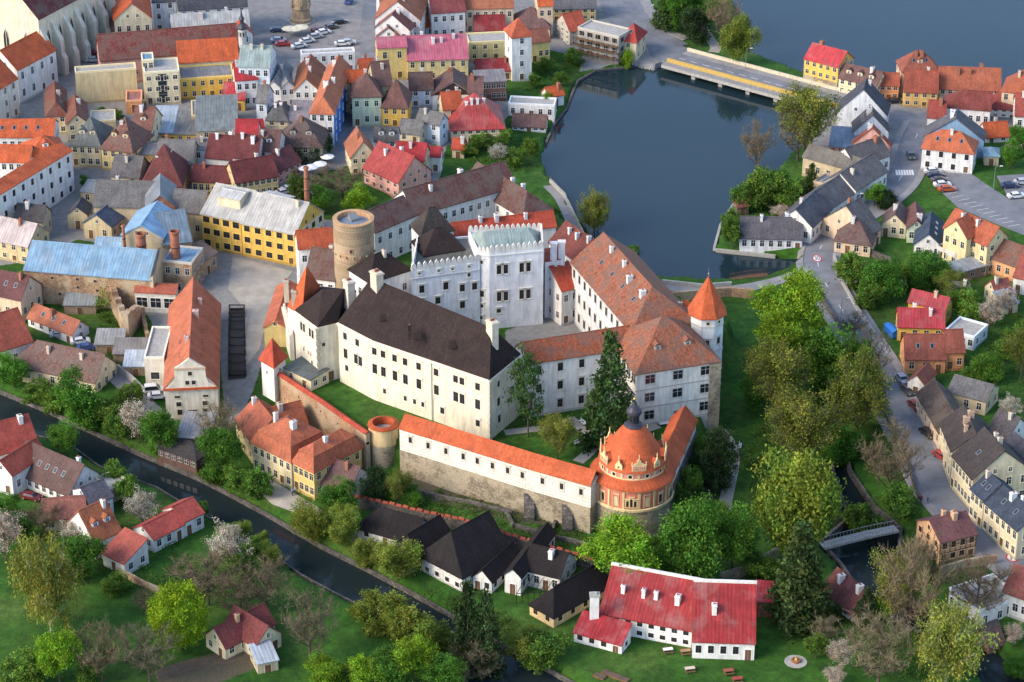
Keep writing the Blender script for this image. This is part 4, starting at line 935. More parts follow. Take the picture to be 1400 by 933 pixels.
b = MB(); b.lathe([(0.02, 27.9), (.22, 28.2), (.02, 28.5)], 10); b.lathe([(.04, 28.4), (.02, 29.6)], 6); b.build('finial', 'gold', r)
# east gallery from the rondel to the pavilion
r = empty('east_gallery', U(930, 620, 8)); tag(r, 'steep orange roofed covered passage from rondel to east palace', 'gallery', CG); o = r.location
p, q = U(916, 655, 12.6), U(952, 568, 13.6); d = (q-p); d.z = 0; d.normalize(); n = Vector((-d.y, d.x, 0))
b = MB(); b.prism([(k.x-o.x, k.y-o.y) for k in (p, q, q+n*4.6, p+n*4.6)], -7, 4.9); b.build('wall', 'plaster', r, (.72, .70, .66))
b = MB(); b.prism([(k.x-o.x, k.y-o.y) for k in (p-n*.25, q-n*.25, q+n*4, p+n*4)], -9, 2.0); b.build('rampart', 'dark_stone', r)
e0, e1, m0, m1, f0, f1 = p-n*.4, q-n*.4, p+n*2.3, q+n*2.3, p+n*5, q+n*5; z0, z1 = 4.6, 7.6
L3 = lambda k, z: (k.x-o.x, k.y-o.y, z)
b = MB(); b.slab([L3(e0, z0), L3(e1, z0), L3(m1, z1), L3(m0, z1)], .2); b.slab([L3(f1, z0), L3(f0, z0), L3(m0, z1), L3(m1, z1)], .2); b.build('roof', 'roof_tile', r, OR)
wall_windows(r, p, q, [(10.6, [.15, .35, .55, .75], .6, 1.0)], 'c')
# bastion
c = U(524, 578, 11.0); r = empty('bastion', (c.x, c.y, 2)); tag(r, 'half-round ochre plastered bastion with orange coping on rampart', 'bastion', CG)
b = MB(); b.lathe([(3.0, -2), (2.9, 5.0)], 32); b.build('stone_base', 'rubble_stone', r)
b = MB(); b.lathe([(2.95, 4.9), (3.0, 5.1), (2.95, 8.7)], 32); b.build('wall', 'plaster', r, (.62, .46, .24))
b = MB(); b.lathe([(3.15, 8.6), (3.1, 8.85), (2.2, 9.15), (2.15, 7.0)], 32); b.build('coping', 'roof_tile', r, OR)
b = MB(); b.lathe([(2.2, 7.4), (.01, 7.42)], 24); b.build('platform', 'concrete', r)
# west rampart parapet
wp_px = [(377,512),(410,534),(440,553),(475,578),(503,597)]
ZW = 10.4; wp = [U(a, b_-6, ZW) for a, b_ in wp_px]
o_, _ = wall_along('west_rampart', 'long brick and plaster west rampart wall with red coping above mansard houses', wp, .9, ZW-.25, 0, 'rampart_brick', cat='wall')
cp = MB()
Pd = densify(wp, 3)
for i in range(len(Pd)-1):
    p, q = Pd[i], Pd[i+1]; d = (q-p).normalized(); n = Vector((-d.y, d.x, 0)); z = ZW
    cp.slab([tuple(k) for k in (p-n*.7+Vector((0,0,-.25)), q-n*.7+Vector((0,0,-.25)), q+Vector((0,0,.15)), p+Vector((0,0,.15)))], .15); cp.slab([tuple(k) for k in (q+n*.7+Vector((0,0,-.25)), p+n*.7+Vector((0,0,-.25)), p+Vector((0,0,.15)), q+Vector((0,0,.15)))], .15)
k = cp.build('coping', 'roof_tile', o_, RO)
for t in range(9): p = Pd[2+t*2 if 2+t*2 < len(Pd) else -1]; q = MB(); q.box(-.2, .2, -.52, .1, 0, .35); link('loophole', q.mesh('loophole', 'glass', uv=False), o_, None, (p.x, p.y, ZW-2.6), rad(-28))
r, P = blk('watch_turret', 'small white square turret with orange pyramid roof on west rampart', 'turret', [(357,492),(374,502),(390,489),(373,480)], 12.5, 5, WH)
ap = U(372, 463, 17.6); c_ = sum(P, Vector())/4; roofs(r, [[c_+(P[i]-c_)*1.25, c_+(P[(i+1) % 4]-c_)*1.25, ap] for i in range(4)], 'roof_tile', RO)
wall_windows(r, P[0], P[1], [(10, [.45], .4, .6)]); wall_windows(r, P[1], P[2], [(10.4, [.5], .5, .7)])
hs('grey flat roofed guard hut behind the brick west rampart', (389,503), (425,520), 5, 2.6, 'shed', (.09,.11,.11), CR, 'guard_hut', 'hut', 6, 'sheet_metal', (1, 2), ch=0, g=8, group=CG)
# wall with red tiled stepped coping below the rampart
tw = [(485,692),(560,709),(627,723),(690,743),(760,764),(814,781)]
r = empty('garden_wall', G(640, 735)); tag(r, 'long low garden wall with stepped red tile coping above riverside houses', 'wall'); o = r.location
P = densify(Gp(tw), 1.45); cm = MB(); cm.slab([(-.6, -.35, .0), (.6, -.35, .0), (.55, .1, .32), (-.55, .1, .32)], .12); cm.slab([(.6, .5, .0), (-.6, .5, .0), (-.55, .1, .32), (.55, .1, .32)], .12); cm = cm.mesh('coping_tile', 'roof_tile')
wm_ = MB()
for i in range(len(P)-1):
    p, q = P[i], P[i+1]; d = q-p; d.z = 0; m = (p+q)/2; rz = math.atan2(d.y, d.x); dn = d.normalized(); n = Vector((-dn.y, dn.x, 0))*.3; zt = hgt(m.x, m.y)+2.2+.14*(i % 2)
    wm_.prism([(k.x-o.x, k.y-o.y) for k in (p-n, q-n, q+n, p+n)], -3, zt-o.z); link('coping_tile', cm, r, (.38, .085, .045), (m.x-o.x, m.y-o.y, zt-o.z+.1), rz)
wm_.build('wall', 'dark_stone', r)
for px in ([(560,672),(640,690),(700,705)], [(705,722),(760,738),(815,752)], [(690,700),(702,722)], [(760,715),(752,738)]):
    wall_along('terrace_wall', {560:'longest low stone terrace wall on the slope under rampart gallery',705:'low stone terrace wall right of the middle above red coped garden wall',690:'short left stone terrace wall running down the slope',760:'short right stone terrace wall running down the slope by rondel'}[px[0][0]], px, .5, lambda p: hgt(p.x, p.y)+1.0, lambda p: hgt(p.x, p.y)-1, 'dark_stone')
# ---------------------------------------------------------------- the town and its houses
TG = 'houses around the town square'
# --- church, top left
ch_, D = hs('large cream gothic church with buttresses and dark red roof', (52,26), (150,-26), 22, 17, 'gable', MA, (.66,.60,.46), 'church', 'church', 46, 'old_roof_tile', (0,0), ch=0, group='church', door=False, band=False)
L, d, h, g, c, ex, ey = D; X, Y = L/2, d/2
def gothic(w, hh):
    b = MB(); pts = [(-w/2, 0), (w/2, 0), (w/2, hh*.7), (w*.3, hh*.88), (0, hh), (-w*.3, hh*.88), (-w/2, hh*.7)]
    b.poly([(x, -.05, z) for x, z in pts], 1); n = len(pts)
    for k in range(n):
        (x0, z0), (x1, z1) = pts[k], pts[(k+1) % n]; b.slab([(x0, -.18, z0), (x1, -.18, z1), (x1*1.15, -.02, z1*1.02+.1), (x0*1.15, -.02, z0*1.02+.1)], .12, 0)
    b.box(-.06, .06, -.1, 0, .1, hh*.95, 0); return b.mesh('gothic_window', ['trim', 'glass'], uv=False)
gw = gothic(1.7, 8.5); bt = MB(); bt.prism([(-.7, 0), (-.7, -2.6), (.7, -2.6), (.7, 0)], -1, [14.5, 9.5, 9.5, 14.5]); bt.prism([(-.85, -2.5), (-.85, -3.4), (.85, -3.4), (.85, -2.5)], -1, [6, 4.4, 4.4, 6]); bt = bt.mesh('buttress', 'plaster')
nb_ = 7
for k in range(nb_):
    x = -X+.9+(L-1.8)*k/(nb_-1); link('buttress', bt, ch_, (.60,.56,.46), (x, -Y, 0))
    if k < nb_-1: link('gothic_window', gw, ch_, (.6,.55,.45), (x+(L-1.8)/(nb_-1)/2, -Y-.02, 4.5))
for y in (-.3, 0, .3): link('gothic_window', gw, ch_, (.6,.55,.45), (-X-.02, -y*d, 4.0), rad(-90))
H = hs
H('white baroque chapel house with orange roof and oval attic windows by church', (23,96), (76,68), ('R',31,54), -46, 'gable', OR, WH, ch=0, win=(2,4), wsz=(1.1,2.0), group=TG)
H('pale house with orange roof at left edge below the church', (-22,134), (23,107), ('R',0,76), -50, 'gable', OR, (.6,.58,.52), ch=0, win=(3,4), group=TG)
H('long monastery church with dark red roof on the near side of square', (137,83), (327,67), ('R',137,48), 7, 'gable', (.20,.06,.05), PK, 'monastery_church', 'church', 44, 'old_roof_tile', (1,14), ch=0, group='church', wsz=(.9,1.3))
b = MB()
rt = U(331, 40, 20); tr_ = empty('bell_turret', (rt.x, rt.y, 12)); tag(tr_, 'small dark bell turret on the roof end of long monastery church', 'turret')
b = MB(); b.prism([(1.1*math.cos(a), 1.1*math.sin(a)) for a in [rad(45*k) for k in range(8)]], -2, 8.2); b.build('wall', 'plaster', tr_, (.5,.5,.48))
b = MB(); b.lathe([(1.3, 8.1), (1.4, 8.5), (1.0, 9.2), (.55, 9.6), (.55, 10.6), (.85, 10.8), (.3, 11.8), (.08, 13.6), (.02, 15)], 8); b.build('spire', 'copper_dark', tr_)
for k in range(8): a = rad(22.5+45*k); link('window', win_mesh(.4, 1.2, 'b'), tr_, (.4,.4,.38), (1.03*math.cos(a), 1.03*math.sin(a), 6.2), a+math.pi/2)
H('white stepped end house with red roof behind bell turret', (328,48), (345,46), 7, 10, 'cross', RO, (.55,.6,.62), ch=0, group=TG)
H('low orange lean-to roof along the monastery church', (244,86), (326,81), 5, 4, 'shed', OR, CR, 'lean_to', 'house', 38, ch=0, win=(1,9), wsz=(.6,.6), group=TG, g=9, door=False, plinth=False)
H('yellow two storey wing with grey flat roof below orange lean-to', (246,110), (320,105), 9, -27, 'flat', (.22,.23,.24), YE, ch=0, rm='sheet_metal', win=(2,6), group=TG)
_mr, _mb = H('modern cream flat roofed block with dark glazed stair strip', (197,101), (245,98), 9, -44, 'flat', (.16,.16,.16), CR, ch=0, rm='concrete', win=(3,4), wsz=(1.2,1.2), group=TG)
_r, _d = H('blue roofed rooftop cabin on the modern cream block', (194,84), (210,83), 5, 3, 'flat', BL, CR, 'roof_cabin', 'house', ch=0, rm='sheet_metal', g=14, win=(1,2), group=TG, door=False, plinth=False)
H('long windowless beige wall building with plaster piers by monastery', (103,101), (186,95), 4, -42, 'flat', BE, (.62,.50,.28), 'court_wall', 'wall', ch=0, rm='concrete', win=(0,0), group=TG, door=False)
L, d, h, g, c, ex, ey = _mb; b = MB(); b.poly([(-1.1, -d/2-.06, .6), (1.1, -d/2-.06, .6), (1.1, -d/2-.06, h-.4), (-1.1, -d/2-.06, h-.4)]); b.build('stair_window', 'glass', _mr, uv=False)
for z in range(1, 7): b = MB(); b.box(-1.1, 1.1, -d/2-.1, -d/2-.05, h*z/7.3+.5, h*z/7.3+.6); b.build('transom', 'metal_grey', _mr)
H('flat dark terrace roof building between yellow wing and courtyard', (262,160), (326,157), 10, 4, 'flat', (.13,.13,.14), BE, 'terrace_building', 'building', ch=0, rm='concrete', win=(1,4), group=TG, g=6.8)
H('small orange annex with pink flat roof in monastery court', (172,140), (194,139), 7, 3, 'flat', (.34,.15,.14), OW, 'annex', ch=0, rm='sheet_metal', win=(1,1), group=TG, g=6.5)
H('red roof house on cream gable at top behind monastery church', (156,28), (207,25), 14, 10, 'cross', OR, CR, ch=1, group=TG, win=(2,4))
H('brown roofed house in front of the cream gable house', (152,42), (206,40), 5, 5, 'gable', (.22,.09,.08), WH, ch=1, group=TG)
H('narrow yellow tower house beside cream gable house', (211,18), (226,17), 8, -24, 'flat', BL, CR, ch=0, rm='sheet_metal', win=(3,1), group=TG)
H('white house at top edge beside dark slate roofs', (208,3), (240,1), 8, 9, 'gable', SL, LB, ch=2, group=TG, rm='shingle')
H('wide pale grey roof house on the square behind monastery church', (235,42), (341,36), ('R',262,19), 7, 'gable', LG, WH, ch=2, rm='sheet_metal', group=TG, win=(1,6))
H('dark slate roof house with orange chimneys at top edge', (244,14), (338,8), 11, 9, 'gable', SL, WH, ch=4, rm='shingle', group=TG, chc=(.4,.14,.07), sk=3)
H('brown hip roofed corner house below the beige wall', (63,159), (92,157), ('R',80,112), -26, 'cross', (.22,.07,.045), CR, hips='n', dm=0, sk=2, rm='old_roof_tile', group=TG, win=(2,2))
H('brown gabled wing with white firewall beside corner house', (91,170), (120,168), ('R',116,130), -25, 'cross', (.24,.075,.045), CR, rm='old_roof_tile', group=TG, win=(2,2), ch=1)
H('beige two storey house with greenish slate roof near the left', (97,198), (137,200), ('R',137,161), -30, 'hip', (.15,.16,.15), (.60,.50,.30), rm='shingle', group=TG, win=(2,4), dm=2, ch=0)
H('yellow corner house with brown pyramid roof and red dormers', (138,202), (181,208), ('C',207,184), -30, 'hip', (.22,.10,.075), (.66,.52,.24), rm='old_roof_tile', group=TG, win=(2,4,3), dm=2, p=48, ch=1)
H('low orange yellow house right of yellow corner house', (182,211), (212,212), 8, -20, 'gable', (.2,.19,.2), (.66,.46,.18), rm='sheet_metal', group=TG, win=(1,1), p=14, ch=0)
H('blue sheet roofed shed in courtyard below modern block', (206,182), (236,182), 13, 3, 'shed', (.36,.42,.47), WH, 'shed', 'shed', 8, 'sheet_metal', (1,2), ch=0, group=TG)
H('yellow low wing with dark flat roof in the courtyard', (218,183), (275,185), 11, -14, 'shed', (.17,.17,.16), YE, 'courtyard_wing', 'house', 8, 'sheet_metal', (1,5), ch=0, group=TG)
H('beige wing with wide green grey roof in the courtyard', (268,180), (324,178), 17, -24, 'shed', (.18,.2,.19), BE, 'courtyard_wing', 'house', 8, 'sheet_metal', (2,2), ch=0, group=TG)
H('yellow house with bright red roof right of courtyard', (304,135), (334,136), 8, -16, 'gable', RD, YE, group=TG, win=(1,2), rm='sheet_metal', ch=0, p=35)
H('red roofed house with white dormer behind yellow courtyard house', (322,110), (352,108), 8, 8, 'gable', RD, WH, group=TG, win=(2,3), rm='sheet_metal', ch=1, p=38)
H('pale building with light green metal roof beside the square', (326,91), (368,92), ('R',330,63), -55, 'gable', GG, LB, group=TG, win=(3,4), rm='sheet_metal', ch=2, p=30)
H('small red roofed white house at foot of pale green roof building', (322,190), (352,190), 8, -22, 'gable', RD, WH, group=TG, win=(2,2), p=40, ch=0)
H('low brown roofed house with white gable left of red house', (281,215), (318,218), 9, 5, 'gable', MA, WH, group=TG, win=(1,3), ch=2, chc=(.75,.74,.72))
H('white house with dark red roof and two white chimneys', (318,215), (352,217), 9, 6, 'gable', MA, WH, group=TG, win=(2,2), ch=2, chc=(.75,.74,.72))
H('wide maroon roofed yellow house behind grey hall', (262,247), (322,250), ('R',262,226), -18, 'gable', MA, (.66,.50,.2), group=TG, win=(1,7), ch=1)
H('tall maroon hip roofed house left of wide yellow house', (193,253), (248,254), ('R',240,198), 5, 'hip', (.16,.045,.04), OW, group=TG, win=(1,4), ch=2, p=50, chc=(.6,.55,.5))
H('yellow row house with maroon roof facing the green yard', (322,250), (380,240), ('R',330,220), -24, 'gable', MA, (.66,.54,.26), group=TG, win=(2,7), ch=1)
H('pinkish gabled house with dark roof above green yard', (380,235), (411,220), ('R',385,205), -18, 'gable', (.15,.05,.05), PK, group=TG, win=(2,4), ch=1)
H('twin gabled white house, left gable, under grey shingle roof', (364,120), (384,121), ('R',376,84), -28, 'cross', (.27,.27,.26), WH, group=TG, win=(2,2), rm='shingle', ch=0)
H('twin gabled white house, right gable, under grey shingle roof', (384,121), (403,119), ('R',398,82), -28, 'cross', (.27,.27,.26), WH, group=TG, win=(2,2), rm='shingle', ch=1, chc=(.7,.7,.68))
H('white gabled house with brown and orange roof left of blue house', (402,124), (436,124), ('R',431,75), -28, 'cross', (.3,.10,.045), WH, group=TG, win=(2,3), ch=2, chc=(.75,.73,.7), p=44)
H('long orange roofed house with vivid blue side wall on narrow street', (424,154), (456,155), ('R',467,76), -48, 'cross', (.45,.14,.065), WH, group=TG, win=(3,3,5), hips='n', ch=3, chc=(.75,.73,.7), sidec=('r',(.05,.16,.45)), p=46)
H('small orange roofed link house right of the blue house', (474,113), (500,111), ('R',495,96), 9, 'gable', OR, BE, group=TG, win=(2,2), ch=0)
H('cream terrace house on the square behind white gables', (412,76), (485,72), 3, 6, 'flat', (.3,.3,.3), WH, group=TG, rm='concrete', win=(2,6), ch=0)
H('pale green house with brown hip roof', (481,132), (521,131), ('R',511,100), -42, 'hip', (.17,.09,.075), GN, group=TG, win=(2,3,3), ch=1, p=48)
H('golden yellow house with brown hip roof beside pale green house', (522,146), (557,147), ('C',564,127), -28, 'hip', (.16,.075,.06), YE, group=TG, win=(2,3,3), ch=0, p=48)
H('dark brown roofed house behind green and yellow houses', (512,118), (536,116), 10, 9, 'gable', (.14,.08,.07), BE, group=TG, win=(2,2), ch=2)
H('tall yellow house with pink roof at the corner of square', (516,66), (556,64), ('R',520,52), -44, 'gable', PI, (.70,.53,.2), group=TG, win=(2,2), rm='sheet_metal', ch=1, wsz=(1.1,1.9), p=30)
H('long yellow building under wide pink sheet roof', (557,83), (640,80), ('R',560,50), -30, 'gable', PI, (.70,.56,.26), group=TG, win=(2,6), rm='sheet_metal', ch=4, chc=(.7,.7,.68), p=34)
H('white blue house with brown roof under pink roofed building', (560,123), (592,122), ('R',565,100), -24, 'gable', BR, LB, group=TG, win=(2,2), rm='old_roof_tile', ch=1)
_r, _d = H('white house with black boarded gable under brown roof', (591,131), (649,130), ('R',620,93), -22, 'cross', BR, WH, group=TG, win=(1,3), rm='old_roof_tile', ch=1, p=34)
L, d, h, g, c, ex, ey = _d; b = MB(); b.poly([(-L/2+.3, -d/2-.04, h+.1), (L/2-.3, -d/2-.04, h+.1), (0, -d/2-.04, h+L/2*math.tan(rad(34))-.2)]); b.build('boarded_gable', 'dark_wood', _r)
H('big cream house with weathered bright red hip roof', (617,178), (690,175), ('R',640,128), -18, 'hip', (.38,.06,.055), CR, group=TG, win=(2,7,3), ch=4, chc=(.75,.73,.7), rm='sheet_metal', p=42)
H('small white house with grey gable roof left of red hip roof', (569,164), (601,171), ('R',578,150), -26, 'gable', GR, LB, group=TG, win=(2,2), rm='shingle', ch=1, p=46)
H('small cream house with grey roof below golden yellow house', (545,180), (574,184), ('R',552,163), -14, 'gable', GR, CR, group=TG, win=(1,2), rm='shingle', ch=0, p=46)
H('dark grey roofed pale blue house with two dormers', (512,192), (544,193), ('R',515,174), -22, 'gable', (.10,.10,.10), LB, group=TG, win=(2,2), rm='shingle', ch=0, dm=2, p=50)
H('cream gabled house with steep orange roof at street end', (480,216), (514,213), ('R',500,174), -24, 'cross', (.36,.13,.07), CR, group=TG, win=(2,3), ch=1, p=52)
H('red roofed annex behind pink house', (575,213), (602,214), ('R',578,201), 4.5, 'gable', RD, WH, group=TG, win=(1,2), ch=0)
H('pink house with red roof and pink gable below old town', (497,229), (545,250), ('R',543,205), -22, 'gable', (.33,.055,.05), PK, group=TG, win=(2,5), ch=2, chc=(.75,.73,.7), p=44)
H('pink side gable wing of the pink house', (540,247), (560,243), 7, -18, 'cross', (.28,.07,.06), PK, group=TG, win=(2,1), ch=0, p=44)
H('bright red roofed house behind pink house', (540,216), (580,219), ('R',555,195), 6, 'gable', RD, BE, group=TG, win=(2,3), ch=1, p=44)
H('cream house with dark slate roof left of the ivy house', (364,164), (393,165), ('R',385,138), -20, 'hip', (.12,.12,.12), CR, group=TG, win=(2,2), rm='shingle', ch=2, chc=(.75,.73,.7))
H('white shed roofed house between cream house and blue house', (391,164), (420,166), 8, -20, 'shed', (.22,.2,.22), WH, group=TG, win=(2,2), rm='shingle', ch=1, p=14)
iv, D_ivy = H('ivy covered corner house with brown hip roof on street', (380,199), (440,201), ('C',454,178), -25, 'hip', (.13,.08,.07), (.42,.40,.32), group=TG, win=(2,4,3), ch=1, dm=2, rm='old_roof_tile', p=46)
H('red roofed white house at the left of ivy house', (345,182), (362,180), ('R',350,165), -14, 'gable', RD, WH, group=TG, win=(1,2), ch=0)
H('white tower house with red pyramid roof and corner finials', (700,51), (727,48), 6.5, -62, 'hip', (.42,.10,.05), WH, 'tower_house', 'tower', 50, win=(4,1,1), ch=0, group=TG)
H('long yellow building with flat top left of tower house', (641,60), (700,57), 7, -24, 'flat', (.3,.25,.2), (.68,.56,.27), group=TG, rm='concrete', win=(2,4), ch=0)
H('yellow building with dark red roof left of tower house', (651,98), (700,96), ('R',655,82), -12, 'gable', (.25,.03,.035), (.68,.56,.27), group=TG, win=(1,4), ch=1, rm='sheet_metal', p=38)
H('dark glazed veranda house below the dark red roof', (651,113), (692,111), 6, -26, 'shed', (.22,.2,.2), (.22,.12,.09), group=TG, win=(2,6), rm='sheet_metal', ws='w', ch=0, p=8)
H('cream house with maroon roof in second row', (649,42), (690,41), ('R',652,22), -13, 'gable', (.26,.035,.035), CR, group=TG, win=(1,2), rm='sheet_metal', ch=0)
H('white house with flat orange roof in second row', (582,37), (637,34), ('R',585,17), -14, 'gable', OR, WH, group=TG, win=(1,4), ch=0, p=34)
H('white gabled house with brown roof, lowest of three at square corner', (515,51), (548,52), 10, 6, 'cross', (.2,.10,.085), WH, group=TG, ch=1, p=40)
H('white gabled house with brown roof, middle of three at square corner', (513,38), (560,42), 10, 8, 'cross', (.22,.085,.07), WH, group=TG, ch=2, chc=(.75,.73,.7), p=40)
H('white gabled house with orange roof, highest of three at square corner', (513,26), (574,28), 14, 9, 'cross', (.36,.12,.06), WH, group=TG, ch=2, chc=(.75,.73,.7), p=40)
H('orange roofed pale house at the top edge in the middle', (637,12), (702,10), 9, 8, 'gable', (.36,.13,.07), PE, group=TG, win=(2,6), ch=1)
H('red roofed house between white house and maroon house', (590,18), (636,15), 8, 8, 'gable', (.22,.06,.06), WH, group=TG, win=(2,4), ch=2)
H('grey brown roofed house at top edge above three gables', (520,8), (590,4), 10, 8, 'gable', (.2,.12,.11), WH, group=TG, win=(2,5), ch=3)
H('wide brown roofed house with pinkish wall near renovation', (700,38), (752,38), ('R',705,11), -14, 'hip', (.16,.09,.085), PE, group=TG, win=(1,5,3), ch=1, p=40)
H('yellow office house with grey roof at top edge', (756,12), (815,11), 9, -17, 'gable', (.14,.14,.15), (.66,.53,.24), group=TG, win=(2,6), ch=0)
H('orange roofed house behind wide brown roof', (736,8), (756,7), 8, 9, 'gable', OR, PE, group=TG, win=(2,2), ch=1)
H('brown roofed yellow side wing below the wide brown roof', (727,59), (752,56), 7, 6, 'gable', (.24,.09,.06), (.66,.52,.2), group=TG, win=(1,3), ch=0, p=34)
H('white garden terrace house with flat roof at pond edge', (695,143), (758,146), 5, 3.6, 'flat', (.5,.5,.5), WH, group=TG, rm='concrete', win=(1,5), ch=0)
H('tiny orange roofed hut at pond edge', (750,133), (771,129), 4, 3, 'gable', OR, WH, 'hut', 'hut', ch=1, win=(1,1), group=TG)
H('low white shed with brown roof on pond bank', (700,172), (746,174), ('R',720,157), -7, 'gable', (.16,.09,.08), WH, 'shed', 'shed', ch=0, win=(1,5), group=TG)
# building under renovation
rn, Dn = H('concrete shell building under renovation with scaffolding by bridge', (790,39), (846,52), 7, -36, 'flat', (.10,.12,.14), (.40,.37,.31), 'renovated_building', 'building', ch=2, rm='concrete', win=(3,5), wsz=(1.6,1.3), group=TG, ws='b')
H('red hip roofed corner part of renovated building', (848,55), (870,58), ('C',887,44), -27, 'hip', (.42,.06,.045), CR, 'corner_house', 'house', 40, win=(2,1,2), ch=0, sk=1, group=TG)
H('orange roofed left wing of renovated building', (779,43), (803,38), 8, -20, 'gable', (.42,.09,.05), (.45,.42,.36), 'renovated_wing', 'building', win=(3,2), ch=0, group=TG)
L, d, h, g, c, ex, ey = Dn
sf = empty('scaffolding', (c.x, c.y, g), math.atan2(ex.y, ex.x)); tag(sf, 'metal scaffolding with plank decks along the renovated building', 'scaffold')
b = MB()
for k in range(9):
    x = -L/2+L*k/8
    for y in (-.35, -1.5): q = MB(); q.tube((x, -d/2+y, -1), (x, -d/2+y, h-.3), .06, .06, 5); q.build('standard', 'metal_grey', sf)
for z in (1.6, 3.4, 5.2): q = MB(); q.box(-L/2-.2, L/2+.2, -d/2-1.55, -d/2-.35, z, z+.1); q.build('deck', 'wood', sf); q = MB(); q.tube((-L/2, -d/2-1.55, z+1), (L/2, -d/2-1.55, z+1), .05, .05, 5); q.build('rail', 'metal_grey', sf)

for lb, A_, B_, sz, hh, rf, rc__, wc__, kw in [
 ('low grey roofed annex behind maroon hip roofed house', (214,222), (262,224), 9, 5, 'gable', GR, BE, dict(rm='shingle')),
 ('brown roofed court house below the modern cream block', (180,176), (207,178), 9, 6, 'gable', (.2,.09,.07), CR, dict(dm=1)),
 ('grey flat roofed store beside brown gabled wing', (124,168), (158,166), 7, 4, 'flat', (.2,.2,.2), BE, dict(rm='concrete')),
 ('white lean-to house between court houses and maroon roofs', (258,205), (284,206), 7, 6, 'gable', (.18,.17,.17), WH, dict(rm='sheet_metal', p=18)),
 ('small orange roofed back house behind red hip roofed house', (606,150), (632,148), 7, 5, 'gable', OD, CR, dict()),
 ('small red roofed summer kitchen below the red hip roof', (618,203), (634,204), 4, 2.6, 'gable', RO, BE, dict()),
 ('narrow slate roofed house left of grey hall', (152,240), (190,243), 8, 5, 'gable', (.14,.13,.13), BE, dict(rm='shingle')),
 ('grey tin roofed shed row beside white monastery wall', (110,262), (146,266), 5, 3, 'shed', (.26,.27,.27), BE, dict(rm='sheet_metal', p=10)),
 ('brown roofed back house between ivy house and white shed house', (352,205), (380,207), 8, 6, 'gable', (.15,.08,.07), WH, dict(dm=1)),
 ('grey roofed back house above the cream terrace', (350,140), (364,141), 7, 7, 'gable', GR, LB, dict(rm='shingle')),
 ('cream back house with orange roof left of pink roofed house', (492,104), (512,103), 7, 8, 'gable', OD, CR, dict()),
 ('white back house with brown roof under long yellow building', (640,128), (660,128), 7, 7, 'gable', (.17,.09,.08), WH, dict()),
 ('small white house with red roof above blue walled house', (1268,160), (1292,162), 7, 4, 'gable', (.28,.06,.045), WH, dict()),
 ('grey roofed woodshed in the garden above yellow red roofed house', (1296,404), (1322,408), 5, 2.6, 'gable', GR, (.3,.2,.13), dict(rm='shingle')),
 ('small red roofed garden house right of blossom trees', (1362,404), (1384,400), 5, 2.8, 'gable', (.25,.08,.06), CR, dict()),
 ('blue roofed garden hut at right edge below white house', (1372,418), (1392,414), 4.5, 2.4, 'shed', (.2,.3,.4), BE, dict(rm='sheet_metal', p=14))]:
    hs(lb, A_, B_, sz, hh, rf, rc__, wc__, group='small back houses', **kw)
# --- left: white monastery and brewery
BG = 'brewery and monastery buildings'
H('long white monastery wing with orange edge and diagonal side wall', (-14,274), (98,206), 3.2, -60, 'shed', OR, WH, 'monastery_wing', 'monastery', 20, win=(3,9), ch=0, group=BG, ws='d')
H('white monastery wing with orange roof at the left edge, upper', (-20,188), (73,187), 9, 8, 'gable', OR, WH, 'monastery_wing', 'monastery', 30, win=(2,9), ch=0, sk=4, group=BG)
H('white monastery wing with orange roof at the left edge, middle', (-20,221), (40,222), ('R',10,199), 9, 'gable', OR, WH, 'monastery_wing', 'monastery', 34, win=(3,6), ch=0, group=BG)
H('white monastery cross wing with hipped orange roof', (40,215), (90,208), 9, 9, 'hip', OR, WH, 'monastery_wing', 'monastery', 34, win=(2,4), ch=0, dm=1, group=BG)
H('big grey shingle roofed hall behind stone cottages', (128,282), (212,284), ('R',120,247), 6, 'gable', (.15,.145,.14), BE, 'brewery_hall', 'hall', 34, 'shingle', (1,6), ch=1, group=BG)
H('grey roofed hall left of yellow factory', (232,288), (276,292), ('R',240,259), 7, 'gable', (.16,.155,.15), BE, 'brewery_hall', 'hall', 36, 'shingle', (1,3), ch=0, group=BG)
H('left stone cottage with slate roof behind brewery', (92,293), (119,294), ('R',121,271), -20, 'cross', SL, (.55,.45,.28), 'cottage', win=(1,1), rm='shingle', ch=0, group=BG, p=38)
H('right stone cottage with patched slate roof behind brewery', (114,305), (152,311), ('R',154,274), -20, 'cross', (.10,.12,.16), (.55,.45,.28), 'cottage', win=(1,2), rm='shingle', ch=0, group=BG, p=36)
H('dark roofed cottage against white monastery wall', (20,300), (58,303), ('R',37,280), 5, 'gable', (.09,.08,.08), BE, 'cottage', win=(1,3), rm='shingle', ch=1, group=BG)
H('beige house with pale sheet roof at left edge', (-15,326), (38,337), ('R',10,299), -26, 'gable', (.48,.40,.38), (.60,.48,.28), win=(2,4), rm='sheet_metal', ch=1, group=BG, p=40)
H('red brick gabled brewhouse behind blue roofs', (200,285), (240,283), 12, 8, 'cross', (.18,.2,.22), (.42,.2,.12), 'brewhouse', 'brewery', wm='brick', win=(1,2), rm='sheet_metal', ch=0, group=BG)
H('tall blue sheet roof brewery hall with dark gable', (166,322), (222,326), ('R',217,276), 10, 'cross', (.22,.37,.52), BE, 'brewery_hall', 'hall', 30, 'sheet_metal', (1,2), ch=0, group=BG)
H('lower grey blue sheet roof brewery shed', (222,335), (262,330), ('R',245,288), 8, 'gable', (.16,.22,.27), (.4,.3,.2), 'brewery_shed', 'shed', 26, 'sheet_metal', (1,3), ch=0, group=BG)
H('low light blue roof brewery link between halls', (128,348), (225,350), ('R',160,326), 6.5, 'gable', (.27,.42,.54), BE, 'brewery_shed', 'shed', 24, 'sheet_metal', (1,5), ch=0, group=BG)
